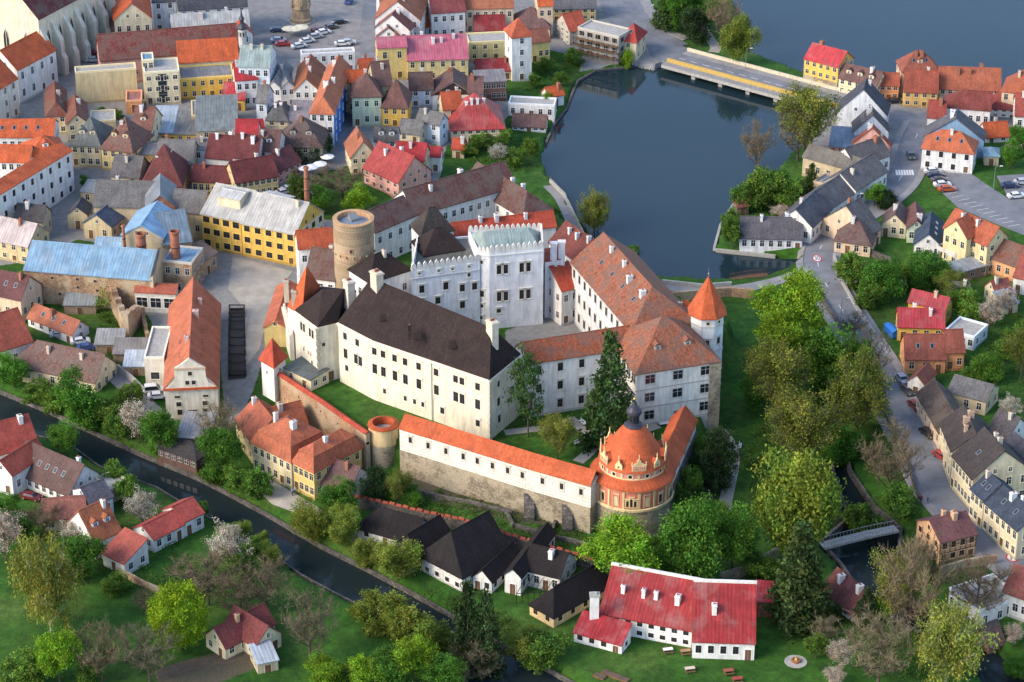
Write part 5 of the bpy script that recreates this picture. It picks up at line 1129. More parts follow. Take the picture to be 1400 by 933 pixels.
mb, Dm = H('long ruined brick malt house with blue sheet roof', (33,369), (206,383), ('R',55,331), -44, 'gable', (.20,.33,.45), WH, 'malt_house', 'brewery', 30, 'sheet_metal', (0,0), wm='ruin_brick', ch=0, group=BG, door=False)
L, d, h, g, c, ex, ey = Dm
for t, z in ((.22, .78), (.42, .8), (.56, .78), (.42, .55), (.57, .5), (.27, .3), (.43, .3)): link('window', win_mesh(.7, .6, 'b'), mb, (.4,.3,.2), (-L/2+L*t, -d/2, h*z), 0)
q = MB(); q.prism([(L/2-.1, -d/2-.2), (L/2+.6, -d/2-.2), (L/2+.6, d/2+.2), (L/2-.1, d/2+.2)], -1, [h+.6, h+.6, h+.6, h+.6]); q.poly([(L/2+.6, -d/2-.2, h+.6), (L/2+.6, d/2+.2, h+.6), (L/2+.6, 0, h+d/2*.58+1.0)]); q.poly([(L/2-.1, d/2+.2, h+.6), (L/2-.1, -d/2-.2, h+.6), (L/2-.1, 0, h+d/2*.58+1.0)]); q.build('firewall', 'plaster', mb, BE)
H('brick and grey brewery kiln house at right end of malt house', (222,358), (262,362), 8, 8, 'flat', BL, (.45,.38,.3), 'kiln_house', 'brewery', wm='ruin_brick', rm='sheet_metal', win=(2,3), ch=0, group=BG, door=False)
H('ruined shed with rusty roof strips beside the yellow factory', (272,362), (296,345), 8, 4, 'gable', (.2,.14,.11), (.4,.3,.22), 'ruined_shed', 'shed', 25, 'sheet_metal', (1,3), wm='ruin_brick', ch=0, group=BG)
def stack(label, px, py, ztop, zb, r0, r1, tilt=0):
    p = U(px, py, ztop); o = empty('brick_chimney', (p.x, p.y, zb)); tag(o, label, 'chimney'); q = MB(); q.lathe([(r0, 0), (r1, ztop-zb-.6)], 14); q.build('shaft', 'brick', o)
    q = MB(); q.lathe([(r1, ztop-zb-.6), (r1+.18, ztop-zb-.5), (r1+.18, ztop-zb-.1), (r1-.12, ztop-zb), (r1-.15, ztop-zb-.8)], 14); q.build('crown', 'brick', o)
    for z in range(2, int(ztop-zb)-1, 3): q = MB(); rr = r0+(r1-r0)*z/(ztop-zb-.6); q.lathe([(rr+.01, z), (rr+.06, z+.05), (rr+.06, z+.2), (rr+.01, z+.25)], 14); q.build('iron_band', 'black_iron', o)
stack('tall slender brick factory chimney beside the yellow factory', 418, 228, 24, 7, .85, .48)
stack('thick short brick chimney at end of brewery roofs', 238, 316, 19, 10, 1.1, 1.0)
stack('squat square-ish brick chimney on light blue brewery roof', 192, 319, 17, 9, 1.15, 1.1)
stack('thin brick chimney on light blue brewery roof', 168, 308, 17.5, 9, .4, .32)
H('yellow brick factory left block with pale grey roof', (275,292), (329,303), ('R',303,253), -47, 'gable', (.42,.41,.38), YE, 'factory', 'factory', 30, 'sheet_metal', (3,4), ch=0, group=BG, ws='d', wsz=(1.7,1.5))
H('yellow brick factory right block with pale roof and white end gable', (330,305), (404,320), ('R',350,264), -45, 'gable', (.42,.41,.38), YE, 'factory', 'factory', 36, 'sheet_metal', (3,5), ch=1, chc=CR, group=BG, ws='d', wsz=(1.5,1.4), sidec=('r',(.62,.58,.5)))
_lt = hs('raised light roof of the yellow factory, left', (298,268), (328,274), 5, 1.6, 'gable', (.5,.49,.46), CR, 'roof_lantern', 'roof', 14, 'sheet_metal', (0,0), ch=0, g=16.3, group=BG, door=False, plinth=False, band=False)
hs('second raised light roof of the yellow factory, right', (352,273), (386,281), 5, 1.6, 'gable', (.5,.49,.46), CR, 'roof_lantern', 'roof', 14, 'sheet_metal', (0,0), ch=0, g=15.6, group=BG, door=False, plinth=False, band=False)
og, Dg = H('long orange roofed granary with curved white gable toward river', (225,531), (297,528), ('R',272,381), -44, 'cross', (.44,.13,.065), (.70,.64,.52), 'granary', 'granary', 50, ch=3, chc=(.6,.45,.4), win=(0,0), group=BG, door=False)
L, d, h, g, c, ex, ey = Dg
gb = MB(); y = -d/2-.35; rise = L/2*math.tan(rad(50))
pts = [(-L/2, 0), (L/2, 0), (L*.42, .5), (L*.34, 1.2), (L*.30, 2.4), (L*.29, rise*.72), (L*.16, rise*.86), (0, rise+.45), (-L*.16, rise*.86), (-L*.29, rise*.72), (-L*.30, 2.4), (-L*.34, 1.2), (-L*.42, .5)]
i = 0; m = len(pts); gb.v += [(x, y, h+z) for x, z in pts]+[(x, y+.5, h+z) for x, z in pts]; gb.f += [list(range(m)), list(range(2*m-1, m-1, -1))]+[[(k+1) % m, k, m+k, m+(k+1) % m] for k in range(m)]; gb.m += [0]*(m+2)
gb.build('gable', 'plaster', og, (.70,.64,.52))
q = MB(); q.box(-L/2-.2, L/2+.2, y-.35, y+.2, h-.35, h+.1); q.build('cornice', 'roof_tile', og, OR); q = MB(); q.box(-L*.3, L*.3, y-.2, y+.1, h+rise*.68, h+rise*.74); q.build('gable_moulding', 'trim', og, (.5,.35,.25))
for x, z, w, hh in ((-.27, .68, 1.1, .5), (.27, .68, 1.1, .5), (-.25, .42, 1.0, 1.0), (.25, .42, 1.0, 1.0), (-.24, .16, 1.0, 1.2), (.24, .16, 1.0, 1.2)): link('window', win_mesh(w, hh, 'd'), og, (.55,.5,.4), (L*x, -d/2, h*z), 0)
for x, z in ((-.06, .8), (.06, .8), (0, 2.9)): link('window', win_mesh(.8, .9, 'd'), og, (.55,.5,.4), (L*x, y, h+z), 0)
link('door', door_mesh(1.8, 2.2), og, (.45,.4,.35), (0, -d/2, .05), 0)
for s in (-1, 1):
    for k in range(5 if s > 0 else 2):
        u = -d/2+d*(.18+.16*k); v = L/2*(.45); zz = h+(L/2-v)*math.tan(rad(50)); q = MB(); q.slab([(-.9, -.1, .15), (.9, -.1, .15), (.9, 1.5, .75), (-.9, 1.5, .75)], .1); q.poly([(-.85, 0, -.5), (.85, 0, -.5), (.85, 0, .05), (-.85, 0, .05)]); link('dormer', q.mesh('dormer', 'roof_tile'), og, (.44,.13,.065), (s*v, u, zz+.35), rad(90)*s)
H('plain white flat roofed annex left of the granary', (197,491), (224,491), 14, -40, 'flat', (.09,.1,.09), (.70,.64,.52), 'granary_annex', 'granary', rm='concrete', win=(1,1), ws='d', wsz=(1.8,1.6), ch=0, group=BG, door=False)
ar = [(186,402),(240,403)]
H('white arcaded wall with red tile strip beside brewery ruin', (184,399), (240,402), 2.2, -30, 'shed', (.36,.10,.06), (.62,.58,.5), 'arcade_wall', 'wall', 25, win=(1,3), wsz=(2.4,2.4), ch=0, group=BG, door=False)
ru = empty('ruined_tower', G(168, 440)); tag(ru, 'roofless ruined stone tower walls overgrown beside malt house', 'ruin'); o = ru.location
def ruinwall(px, zt, zb, w=1.3):
    P = densify([U(a, b, 6) for a, b in px], 1.1); q = MB(); R2 = random.Random(3)
    for i in range(len(P)-1):
        p, s = P[i], P[i+1]; dd = (s-p).normalized(); n = Vector((-dd.y, dd.x, 0))*w/2; z = zt+R2.uniform(-.8, .5)-2.5*(i/len(P)); q.prism([(k.x-o.x, k.y-o.y) for k in (p-n, s-n, s+n, p+n)], zb-o.z, z-o.z)
    q.build('wall', 'ruin_brick', ru)
ruinwall([(152,400),(160,418),(172,442)], 9.5, 1); ruinwall([(172,444),(194,420)], 9, 1); ruinwall([(153,396),(190,402)], 8.5, 2); ruinwall([(194,422),(205,460)], 5.5, 0, .8)
H('white cottage with orange roof and flat dormers below malt house', (38,434), (99,458), ('R',45,415), -13, 'gable', (.38,.13,.075), WH, win=(1,5), sk=3, ch=1, group=BG)
H('red orange roofed house at left edge below malt house', (-20,486), (44,466), ('R',10,426), 5, 'gable', (.36,.09,.055), WH, win=(1,4), ch=0, group=BG)
H('maroon roofed house at the left edge beside beige house', (-10,402), (28,410), ('R',8,372), 6, 'gable', (.13,.05,.05), PE, win=(1,3), ch=1, sk=2, group=BG)
H('long cream riverside house with wide brown half hipped roof', (13,498), (130,523), ('R',33,463), -20, 'gable', (.19,.10,.085), CR, win=(1,7,3), ch=2, chc=(.6,.5,.4), hips='n', rm='old_roof_tile', group=BG, p=44)
# shed row and canopy
for k, (px, py, w, d_, col) in enumerate([(150,484,6,5,(.3,.3,.28)),(178,497,7,5,(.22,.2,.18)),(186,514,5,5,(.45,.5,.55)),(110,430,7,4,(.25,.27,.26))]):
    p = G(px, py); H(['grey roofed garden shed nearest the lane bend','brown roofed garden shed behind granary annex','white blue roofed shed beside the granary annex','long grey shed under malt house wall'][k], PJ((p.x-w/2, p.y, p.z+2.3)), PJ((p.x+w/2, p.y, p.z+2.3)), d_, 2.3, 'shed', col, (.3,.22,.15), 'garden_shed', 'shed', 12, 'sheet_metal', (1,1), ch=0, group='garden sheds')
cn = empty('timber_frame', G(322, 480)); tag(cn, 'dark weathered timber frame structure beside granary', 'frame'); o = cn.location
a0, a1, c0, c1 = G(314, 515), G(336, 515), G(314, 425), G(334, 425)
for i in range(9):
    p, q = a0.lerp(c0, i/8), a1.lerp(c1, i/8)
    for s in (p, q): k = MB(); k.box(s.x-o.x-.15, s.x-o.x+.15, s.y-o.y-.15, s.y-o.y+.15, hgt(s.x, s.y)-o.z-1, hgt(s.x, s.y)-o.z+1.5); k.build('post', 'dark_wood', cn)
    k = MB(); k.tube((p.x-o.x, p.y-o.y, p.z+1.4-o.z), (q.x-o.x, q.y-o.y, q.z+1.4-o.z), .14, .14, 4); k.tube((p.x-o.x, p.y-o.y, p.z+.4-o.z), (q.x-o.x, q.y-o.y, q.z+.5-o.z), .25, .2, 4); k.build('beam', 'dark_wood', cn)
for s0, s1 in ((a0, c0), (a1, c1)):
    for z in (1.45, .6): k = MB(); k.tube((s0.x-o.x, s0.y-o.y, s0.z+z-o.z), (s1.x-o.x, s1.y-o.y, s1.z+z-o.z), .13, .13, 4); k.build('rail', 'dark_wood', cn)

# --- river side, below the castle
RG = 'riverside houses below the castle'
H('orange mansard house left wing with cream front by river', (345,605), (398,632), 10, -38, 'mansard', (.40,.12,.06), (.66,.56,.34), win=(2,6), ch=2, chc=(.72,.7,.66), group=RG, p=32)
H('orange mansard house far left end against the rampart', (322,574), (345,604), 9, -30, 'gable', (.38,.11,.06), (.62,.5,.25), win=(2,3), ch=1, chc=(.72,.7,.66), group=RG)
H('yellow fronted mansard house right wing with orange roof and dormers', (401,632), (429,646), ('C',492,611), -38, 'mansard', (.42,.12,.06), (.68,.50,.18), win=(2,4,5), ch=1, chc=(.72,.7,.66), group=RG, p=34, dm=0)
H('orange roofed link between the two mansard wings', (378,588), (420,578), 7, 5, 'gable', (.38,.11,.055), (.62,.5,.25), win=(1,3), ch=1, group=RG)
H('small white house with brown roof at end of mansard house', (431,659), (477,674), 8, -18, 'gable', (.15,.08,.075), WH, win=(2,4,2), ch=1, group=RG)
boat = H('dark riverside terrace house with grey roof overhanging the water', (215,612), (268,630), 7, 2.3, 'hip', (.05,.045,.045), (.13,.075,.06), 'river_terrace', 'house', 20, 'shingle', (1,6), ch=0, group=RG, g=.6, door=False, wm='plaster')
H('flat grey roofed kiosk behind the river terrace', (241,598), (285,600), 9, 3.4, 'shed', (.30,.30,.30), (.3,.2,.15), 'kiosk', 'house', 5, 'sheet_metal', (1,4), ch=1, group=RG, g=.8)
BK = (.02,.016,.016)
H('long low white tannery house with black roof, leftmost by river', (488,721), (566,743), ('R',530,697), -13, 'gable', BK, WH, win=(1,3), ch=0, rm='shingle', group=RG, p=42, ws='d', hips='n')
H('black boarded tannery barn with dark roof beside white tannery', (542,742), (574,757), 9, 2.8, 'cross', BK, (.045,.035,.03), 'barn', 'barn', win=(0,0), ch=0, rm='shingle', group=RG, p=44, door=False)
H('tall white tannery house with huge black gabled roof and balcony', (577,756), (632,785), ('R',652,700), -25, 'cross', (.022,.018,.018), WH, win=(2,4), ch=0, rm='shingle', group=RG, p=47, ws='d', hips='n', over=.7, hipk=.45)
H('white tannery annex with black roof, nearest the spruce trees', (647,788), (672,796), ('R',700,742), -16, 'cross', BK, WH, win=(1,2), ch=0, rm='shingle', group=RG, p=44, ws='d')
H('white tannery rear wing with black roof and pergola', (690,785), (712,790), 17, 4, 'cross', BK, WH, win=(1,1), ch=0, rm='shingle', group=RG, p=42, ws='d')
H('low black roofed link along the red coped garden wall', (715,778), (765,790), 8, 3.5, 'gable', BK, WH, win=(1,4), ch=1, chc=(.7,.7,.68), rm='shingle', group=RG, p=36)
H('black hip roofed house with yellow long wall near red roofs', (757,844), (843,795), ('CA',724,826), -14, 'hip', (.016,.013,.014), (.66,.50,.26), win=(1,5,2), ch=0, rm='shingle', group=RG, p=48, ws='d', over=.3)
pg = empty('pergola', G(730, 805)); tag(pg, 'black iron pergola frame over the courtyard of tannery', 'pergola'); o = pg.location
for k in range(6):
    p, q = U(706+k*8, 812-k*.5, 3.0), U(722+k*8, 786-k*.5, 3.6); b = MB(); b.tube(tuple(p-o), tuple(q-o), .07, .07, 5); b.tube((p.x-o.x, p.y-o.y, -.5), tuple(p-o), .07, .07, 5); b.build('rafter', 'black_iron', pg)
b = MB(); p, q = U(706, 812, 3.02), U(746, 809, 3.02); b.tube(tuple(p-o), tuple(q-o), .08, .08, 5); b.build('beam', 'black_iron', pg)
# red roofed building
rr, Dr = H('long white building with wide red sheet roof, left part', (820,838), (946,862), ('R',900,787), -24, 'shed', (.29,.03,.03), WH, 'red_roof_building', 'building', 34, 'sheet_metal', (2,8), ch=4, chc=(.78,.77,.75), group=RG, ws='d')
q = MB(); _L, _d = Dr[0], Dr[1]; q.box(-_L/2-.3, _L/2, _d/2+.12, _d/2+.6, -1, Dr[2]+_d*math.tan(rad(34))+.75); q.build('firewall', 'plaster', rr, WH)
rr2, Dr2 = H('right part of red sheet roofed building with arched door', (947,876), (1032,879), ('R',1000,800), -24, 'shed', (.29,.03,.03), WH, 'red_roof_building', 'building', 34, 'sheet_metal', (1,5), ch=1, chc=(.78,.77,.75), group=RG, ws='d')
q = MB(); _L, _d = Dr2[0], Dr2[1]; q.box(-_L/2, _L/2+.3, _d/2+.12, _d/2+.6, -1, Dr2[2]+_d*math.tan(rad(34))+.75); q.build('firewall', 'plaster', rr2, WH)
H('red roofed white annex at left of red sheet roofed building', (785,864), (850,882), ('R',800,837), -13, 'shed', (.31,.026,.03), WH, 'red_roof_annex', 'building', 26, 'sheet_metal', (1,4), ch=0, group=RG, ws='d')
q = U(813, 812, 9.5); big = empty('tall_chimney', (q.x, q.y, 1)); tag(big, 'tall plain white chimney stack at corner of red roofed annex', 'chimney'); b = MB(); b.box(-.8, .8, -.6, .6, -1, 8.2); b.build('shaft', 'plaster', big, (.76,.75,.73)); b = MB(); b.box(-.95, .95, -.75, .75, 8.2, 8.45); b.box(-.4, .4, -.3, .3, 8.45, 8.8); b.build('cap', 'concrete', big)
H('small dark red roofed shed at right end of red building', (1032,822), (1056,824), 5, 3.4, 'shed', (.30,.03,.04), (.28,.06,.05), 'shed', 'shed', 12, 'sheet_metal', (1,1), ch=0, group=RG)
# --- left bank
LG_ = 'houses on the near left bank'
H('red roofed white house at far left on the near bank', (-20,626), (52,607), ('R',10,575), 4.5, 'gable', (.34,.07,.05), WH, win=(1,5), ch=1, chc=(.75,.73,.7), group=LG_)
H('white gabled house at left edge with red roof and satellite dish', (-12,640), (16,650), ('R',10,600), 5, 'cross', (.36,.08,.05), WH, win=(1,2), ch=0, group=LG_)
H('white house with broad dark brown roof and row of skylights', (16,643), (94,677), ('R',40,605), -16, 'gable', (.12,.07,.06), WH, win=(1,8), sk=5, ch=1, chc=(.75,.73,.7), group=LG_, p=44)
H('small slate roofed annex right of dark brown roof', (124,690), (154,679), 7, 4, 'gable', (.10,.10,.12), LB, win=(1,2), ch=0, rm='shingle', group=LG_, p=30)
H('flat grey roofed garage behind slate annex', (150,672), (178,662), 6, 2.8, 'flat', (.14,.14,.14), BE, 'garage', 'garage', rm='concrete', win=(1,1), ch=0, group=LG_)
H('brown red roofed shed below dark brown roofed house', (60,712), (118,706), 8, 2.6, 'gable', (.28,.11,.08), BE, 'shed', 'shed', win=(1,3), ch=0, group=LG_, p=28)
H('orange tiled white house with two dormers on left bank', (129,741), (165,725), 9, 4, 'gable', (.40,.13,.06), WH, win=(1,3), ch=1, dm=2, chc=(.75,.73,.7), group=LG_, p=46)
H('tiny red roofed white outbuilding below orange tiled house', (140,756), (170,771), 6, 2.8, 'shed', (.40,.10,.07), WH, 'outbuilding', 'shed', 22, win=(1,1), ch=0, group=LG_)
H('low red roofed white barn on river bank, left half', (210,738), (251,717), 6, 3, 'gable', (.42,.08,.06), WH, 'low_barn', 'barn', win=(1,3), ch=0, group=LG_, p=30)
H('low red roofed white barn on river bank, right half', (251,714), (278,701), 6.5, 3.4, 'gable', (.42,.08,.06), WH, 'low_barn', 'barn', win=(1,2), ch=0, group=LG_, p=30)
H('cream cottage with maroon roof at bottom left, left gable', (281,868), (308,886), ('R',330,826), 2.6, 'cross', (.18,.045,.04), CR, 'cottage', win=(1,2), ch=1, chc=(.55,.35,.2), group=LG_, p=44)
H('cream cottage with maroon roof at bottom left, right gable', (350,884), (384,866), 9, 2.8, 'cross', (.18,.045,.04), CR, 'cottage', win=(1,2), ch=0, group=LG_, p=44)
H('small blue grey shed in yard below the cream cottage', (352,908), (380,902), 5, 2.2, 'shed', (.4,.45,.5), BE, 'shed', 'shed', 8, 'sheet_metal', (1,1), ch=0, group=LG_)

# --- right bank of the pond
PG = 'houses on the pond road'
yh, Dy = H('tall yellow house with bright red roof at end of bridge', (1100,80), (1146,92), ('R',1116,61), -34, 'gable', (.45,.05,.055), YE, win=(3,5), ch=1, group=PG, p=36, rm='sheet_metal', sidec=('r',(.45,.42,.38)))
L, d, h, g, c, ex, ey = Dy; b = MB(); b.box(-L/2-.06, L/2+.04, -d/2-.08, -d/2+.1, -1.5, 2.6); b.build('stone_ground_floor', 'rubble_stone', yh)
H('cream house with brown roof and dormers right of yellow house', (1147,106), (1198,118), ('R',1158,88), -22, 'gable', (.15,.08,.07), CR, win=(2,5), dm=3, ch=1, group=PG)
H('big white gabled chapel with dark slate roof', (1145,152), (1212,158), ('R',1190,108), -26, 'cross', SL, (.70,.72,.74), 'white_chapel', 'chapel', 46, 'shingle', (1,1), ch=1, chc=(.75,.75,.75), group=PG, wsz=(.8,1.0))
H('grey shingle roofed house with many skylights below white chapel', (1168,180), (1215,181), ('R',1194,145), 4, 'cross', (.11,.10,.10), LB, rm='shingle', win=(1,3), ch=2, sk=4, group=PG, p=46)
H('red roofed house with pink wall below skylight house', (1166,196), (1217,200), ('R',1198,173), 4, 'cross', (.30,.085,.05), PK, win=(1,3), ch=1, sk=2, group=PG, p=44)
H('pinkish annex with blue grey glazed roof', (1134,200), (1175,203), 8, -8, 'shed', (.2,.26,.33), PK, win=(1,4), rm='sheet_metal', ch=0, group=PG, p=14)
H('grey barn roof with slate shingles beside the pond trees', (1098,214), (1183,238), ('R',1110,199), 5, 'gable', (.17,.155,.13), BE, 'barn', 'barn', rm='shingle', win=(1,6), ch=0, group=PG, p=34)
H('grey roofed row house where the road bends', (1170,228), (1217,212), 8, 4.5, 'gable', (.13,.12,.12), WH, rm='shingle', win=(1,5), ch=1, group=PG, p=40)
H('orange fronted house with low orange roof by road junction', (1203,116), (1229,117), ('R',1205,100), -20, 'gable', (.32,.085,.05), OW, win=(2,3), ch=0, group=PG)
H('orange yellow corner house with wide red roof at junction', (1236,125), (1282,127), ('R',1245,97), -21, 'gable', (.30,.075,.045), (.68,.44,.16), win=(2,4), ch=1, group=PG, p=40)
H('tall hip roofed red brown house on lake shore', (1234,98), (1284,97), ('R',1258,70), 7, 'hip', (.28,.085,.055), PE, win=(2,4), ch=2, sk=2, dm=1, group=PG, p=46)
H('pink beige house with long orange roof on lake shore', (1284,121), (1368,124), ('R',1290,92), -20, 'gable', (.36,.11,.06), PE, win=(2,8), ch=3, group=PG, p=42)
H('orange roofed house at right edge on lake shore', (1370,124), (1420,130), ('R',1395,95), 7, 'hip', (.36,.10,.05), PE, win=(2,4), ch=1, group=PG, p=44)
H('dark red hipped house below lake shore row', (1292,146), (1354,151), ('R',1310,123), 5, 'gable', (.20,.05,.04), WH, win=(1,6), ch=0, hips='n', group=PG, p=40)
H('twin peaked small white house at right below lake shore row', (1356,148), (1390,150), 8, -12, 'hip', (.26,.06,.05), WH, win=(2,3), ch=1, group=PG, p=44)
H('red roofed house at far right edge behind twin peaked house', (1388,158), (1430,160), ('R',1400,128), 4, 'gable', (.30,.07,.05), WH, win=(1,3), ch=1, group=PG)
H('blue walled house with dark grey roof, gable to road', (1264,186), (1345,193), ('R',1310,150), 5, 'cross', (.12,.12,.135), (.22,.36,.52), win=(1,3), rm='shingle', ch=2, chc=(.75,.75,.75), group=PG, p=36)
H('white house with orange hip roof and green garage door', (1261,202), (1331,210), ('R',1285,178), -30, 'hip', (.44,.12,.055), WH, win=(2,4,2), sk=3, ch=1, group=PG, p=42, ws='d')
H('small white house with orange roof in garden at right', (1348,188), (1380,186), ('R',1355,168), -8, 'gable', OR, WH, win=(1,2), ch=1, group=PG)
H('small blue roofed garden hut below orange roofed white house', (1346,213), (1366,214), 5, 2.6, 'hip', (.22,.36,.45), BE, 'hut', 'hut', 25, 'sheet_metal', (1,1), ch=0, group=PG)
H('long low white house with dark grey roof on pond corner', (1012,325), (1097,327), ('R',1020,297), -17, 'gable', (.11,.105,.115), (.72,.73,.74), win=(1,7), rm='shingle', ch=2, chc=(.78,.78,.78), group=PG, p=40)
H('white row house with dark grey roof, first after pond corner', (1110,311), (1136,286), 8.5, 4.5, 'gable', (.10,.10,.115), WH, rm='shingle', win=(1,5), ch=1, group=PG, p=40)
H('white row house with grey roof, second after pond corner', (1136,285), (1170,262), 8.5, 4.5, 'gable', (.13,.125,.13), WH, rm='shingle', win=(1,6), ch=0, group=PG, p=38)
H('white gatehouse row house with grey roof at the bend', (1170,261), (1213,234), 9, 4.5, 'gable', (.15,.14,.14), WH, rm='shingle', win=(1,7), ch=1, group=PG, p=36)
H('ruined orange wall house behind the grey row', (1112,250), (1142,258), 6, 5, 'flat', (.2,.17,.14), (.5,.36,.24), rm='concrete', win=(1,2), ch=0, group=PG, door=False)
H('peach house with brown hip roof at road fork', (1141,328), (1190,335), ('R',1172,299), -17, 'hip', (.16,.09,.08), PE, win=(1,4,4), ch=1, group=PG, p=44, rm='old_roof_tile')
H('grey roofed rear wing of the peach house', (1186,322), (1205,312), 13, 4, 'gable', (.12,.115,.12), PE, rm='shingle', win=(1,2), ch=1, group=PG, p=40)
H('yellow cottage with veranda and brown roof', (1206,305), (1239,309), ('R',1232,277), -18, 'cross', (.16,.10,.085), CR, win=(1,3), ch=1, group=PG, p=42)
H('pale green gabled cottage with brown roof', (1241,312), (1265,313), ('R',1264,277), -20, 'cross', (.15,.07,.06), GN, win=(1,2), ch=1, group=PG, p=44)
H('white gabled house with dark blue roof right of green cottage', (1250,334), (1287,337), ('R',1284,290), -18, 'cross', (.055,.075,.11), WH, win=(1,3), ch=0, sk=3, group=PG, p=42, rm='shingle')
vi, Dv = H('large yellow villa with orange roof and balcony', (1291,310), (1350,336), ('R',1302,284), -42, 'gable', (.38,.10,.05), (.70,.58,.32), win=(3,5), ch=2, dm=1, group=PG, p=44)
L, d, h, g, c, ex, ey = Dv
b = MB(); b.box(-L/2+.3, -L/2+6, -d/2-2.2, -d/2, 2.6, 2.85); b.box(-L/2+.3, -L/2+6, -d/2-2.25, -d/2-2.1, 2.85, 3.8); b.box(-L/2+.2, -L/2+.45, -d/2-2.2, -d/2, 2.85, 3.8); b.build('balcony', 'plaster', vi, (.6,.58,.54))
for x in (.4, 3, 5.8): b = MB(); b.box(-L/2+x, -L/2+x+.3, -d/2-2.2, -d/2-1.9, -1, 2.6); b.build('balcony_post', 'plaster', vi, (.6,.58,.54))
H('front gable wing of the yellow villa', (1291,313), (1322,326), 4, 8.6, 'cross', (.38,.10,.05), (.70,.58,.32), 'villa_wing', win=(2,3), ch=0, group=PG, p=44)
H('orange walled house with old brown red roof at right edge', (1349,350), (1420,375), ('R',1366,326), -22, 'gable', (.22,.085,.06), (.68,.36,.18), win=(1,6), ch=0, group=PG, rm='old_roof_tile', p=42)
H('white house with red roof at right edge below orange house', (1386,378), (1430,388), 8, 4, 'gable', (.26,.07,.05), WH, win=(1,3), ch=0, group=PG)
H('grey garden shed row behind the villa', (1308,374), (1352,362), 4, 2.6, 'shed', (.33,.35,.36), (.3,.18,.12), 'garden_shed', 'shed', 10, 'sheet_metal', (1,3), ch=0, group='garden sheds')
H('yellow house with bright red seamed roof and white chimneys', (1228,446), (1291,448), ('R',1230,422), -20, 'gable', (.42,.05,.06), YE, win=(1,4), ch=2, chc=(.8,.79,.77), rm='sheet_metal', group=PG, p=42)
H('rear red roofed wing of the yellow red roofed house', (1242,412), (1292,424), ('R',1250,397), 4, 'gable', (.36,.05,.06), YE, win=(1,3), ch=1, chc=(.6,.45,.3), rm='sheet_metal', group=PG, p=40)
H('white modern flat extension with terrace beside red roofed house', (1293,452), (1332,463), 7, 3, 'flat', (.3,.32,.34), LB, 'extension', 'house', rm='concrete', win=(1,4), ch=0, group=PG)
H('orange house with red brown roof and big skylights on road', (1238,491), (1293,491), ('R',1240,458), -20, 'gable', (.25,.075,.05), OW, win=(1,3), sk=2, ch=0, group=PG, p=44)
H('lower right wing of orange house with red brown roof', (1294,482), (1319,481), 7, 4.5, 'gable', (.25,.075,.05), OW, win=(1,2), ch=0, group=PG, p=44)
H('small red roofed gable house below orange house', (1241,521), (1264,527), ('R',1250,497), 3, 'cross', (.27,.09,.06), WH, win=(1,1), ch=0, group=PG, p=44)
H('old barn with big mottled brown roof along road', (1254,538), (1285,592), ('R',1278,521), 4, 'gable', (.09,.065,.055), PE, 'barn', 'barn', rm='old_roof_tile', win=(1,6), ch=0, group=PG, p=42)
H('grey roofed shed behind the mottled barn', (1296,535), (1348,549), 7, 3.5, 'gable', (.16,.155,.15), BE, 'shed', 'shed', rm='shingle', win=(1,3), ch=0, group=PG, p=30)
H('cream street house with dark brown roof and tall chimneys, upper', (1286,578), (1302,617), ('R',1318,556), 7, 'gable', (.06,.047,.043), CR, win=(2,4), ch=3, chc=(.5,.36,.25), group=PG, p=40)
H('cream street house with dark brown roof and white firewalls, middle', (1303,623), (1330,655), ('R',1345,585), 7, 'gable', (.055,.045,.043), CR, win=(2,6), ch=2, sk=1, group=PG, p=40)
H('cream street house with blue grey roof, upper of two', (1328,668), (1345,684), ('R',1350,645), 6.5, 'gable', (.05,.065,.095), CR, win=(2,3), ch=1, sk=2, rm='shingle', group=PG, p=38)
H('cream street house with blue grey roof, lower of two', (1346,686), (1392,726), ('R',1380,672), 6.5, 'gable', (.05,.065,.095), CR, win=(2,6), ch=2, sk=2, chc=(.75,.75,.75), rm='shingle', group=PG, p=38)
H('white rear house with dark roof behind street houses', (1348,592), (1376,604), 8, 6, 'gable', (.09,.08,.085), WH, win=(2,3), ch=1, rm='shingle', group=PG)
H('slate roofed rear wing beside white rear house', (1362,620), (1400,652), 8, 5, 'gable', (.085,.085,.1), WH, win=(1,3), ch=1, rm='shingle', group=PG)
ht, Dh = H('half timbered orange house with maroon roof beside footbridge', (1286,742), (1335,730), ('R',1275,711), -30, 'gable', (.17,.075,.07), (.66,.40,.22), win=(2,4,3), ch=2, chc=(.6,.4,.25), group=PG, p=30, ws='d')
L, d, h, g, c, ex, ey = Dh
for k in range(8): b = MB(); x = -L/2+L*k/7; b.box(x-.1, x+.1, -d/2-.06, -d/2+.02, h*.45, h-.1); b.build('timber', 'wood', ht)
for k in range(5): b = MB(); y = -d/2+d*k/4; b.box(-L/2-.06, -L/2+.02, y-.1, y+.1, h*.45, h-.1); b.build('timber', 'wood', ht)
for z in (.45, .75): b = MB(); b.box(-L/2-.07, L/2+.07, -d/2-.07, -d/2+.02, h*z, h*z+.16); b.build('timber', 'wood', ht)
H('long white house with maroon roof beside mill pool', (1122,805), (1170,845), ('R',1136,770), -10, 'gable', (.17,.06,.055), WH, win=(1,5), ch=2, chc=(.75,.73,.7), group=PG, p=42)
H('white house with flat grey roof at lower right', (1298,806), (1338,838), ('C',1390,812), 4, 'flat', (.17,.17,.16), WH, rm='concrete', win=(1,4), ch=0, group=PG)
H('red roofed house at lower right edge with skylight', (1372,808), (1420,825), ('R',1395,775), 5, 'gable', (.24,.075,.06), WH, win=(1,4), sk=1, ch=0, group=PG)
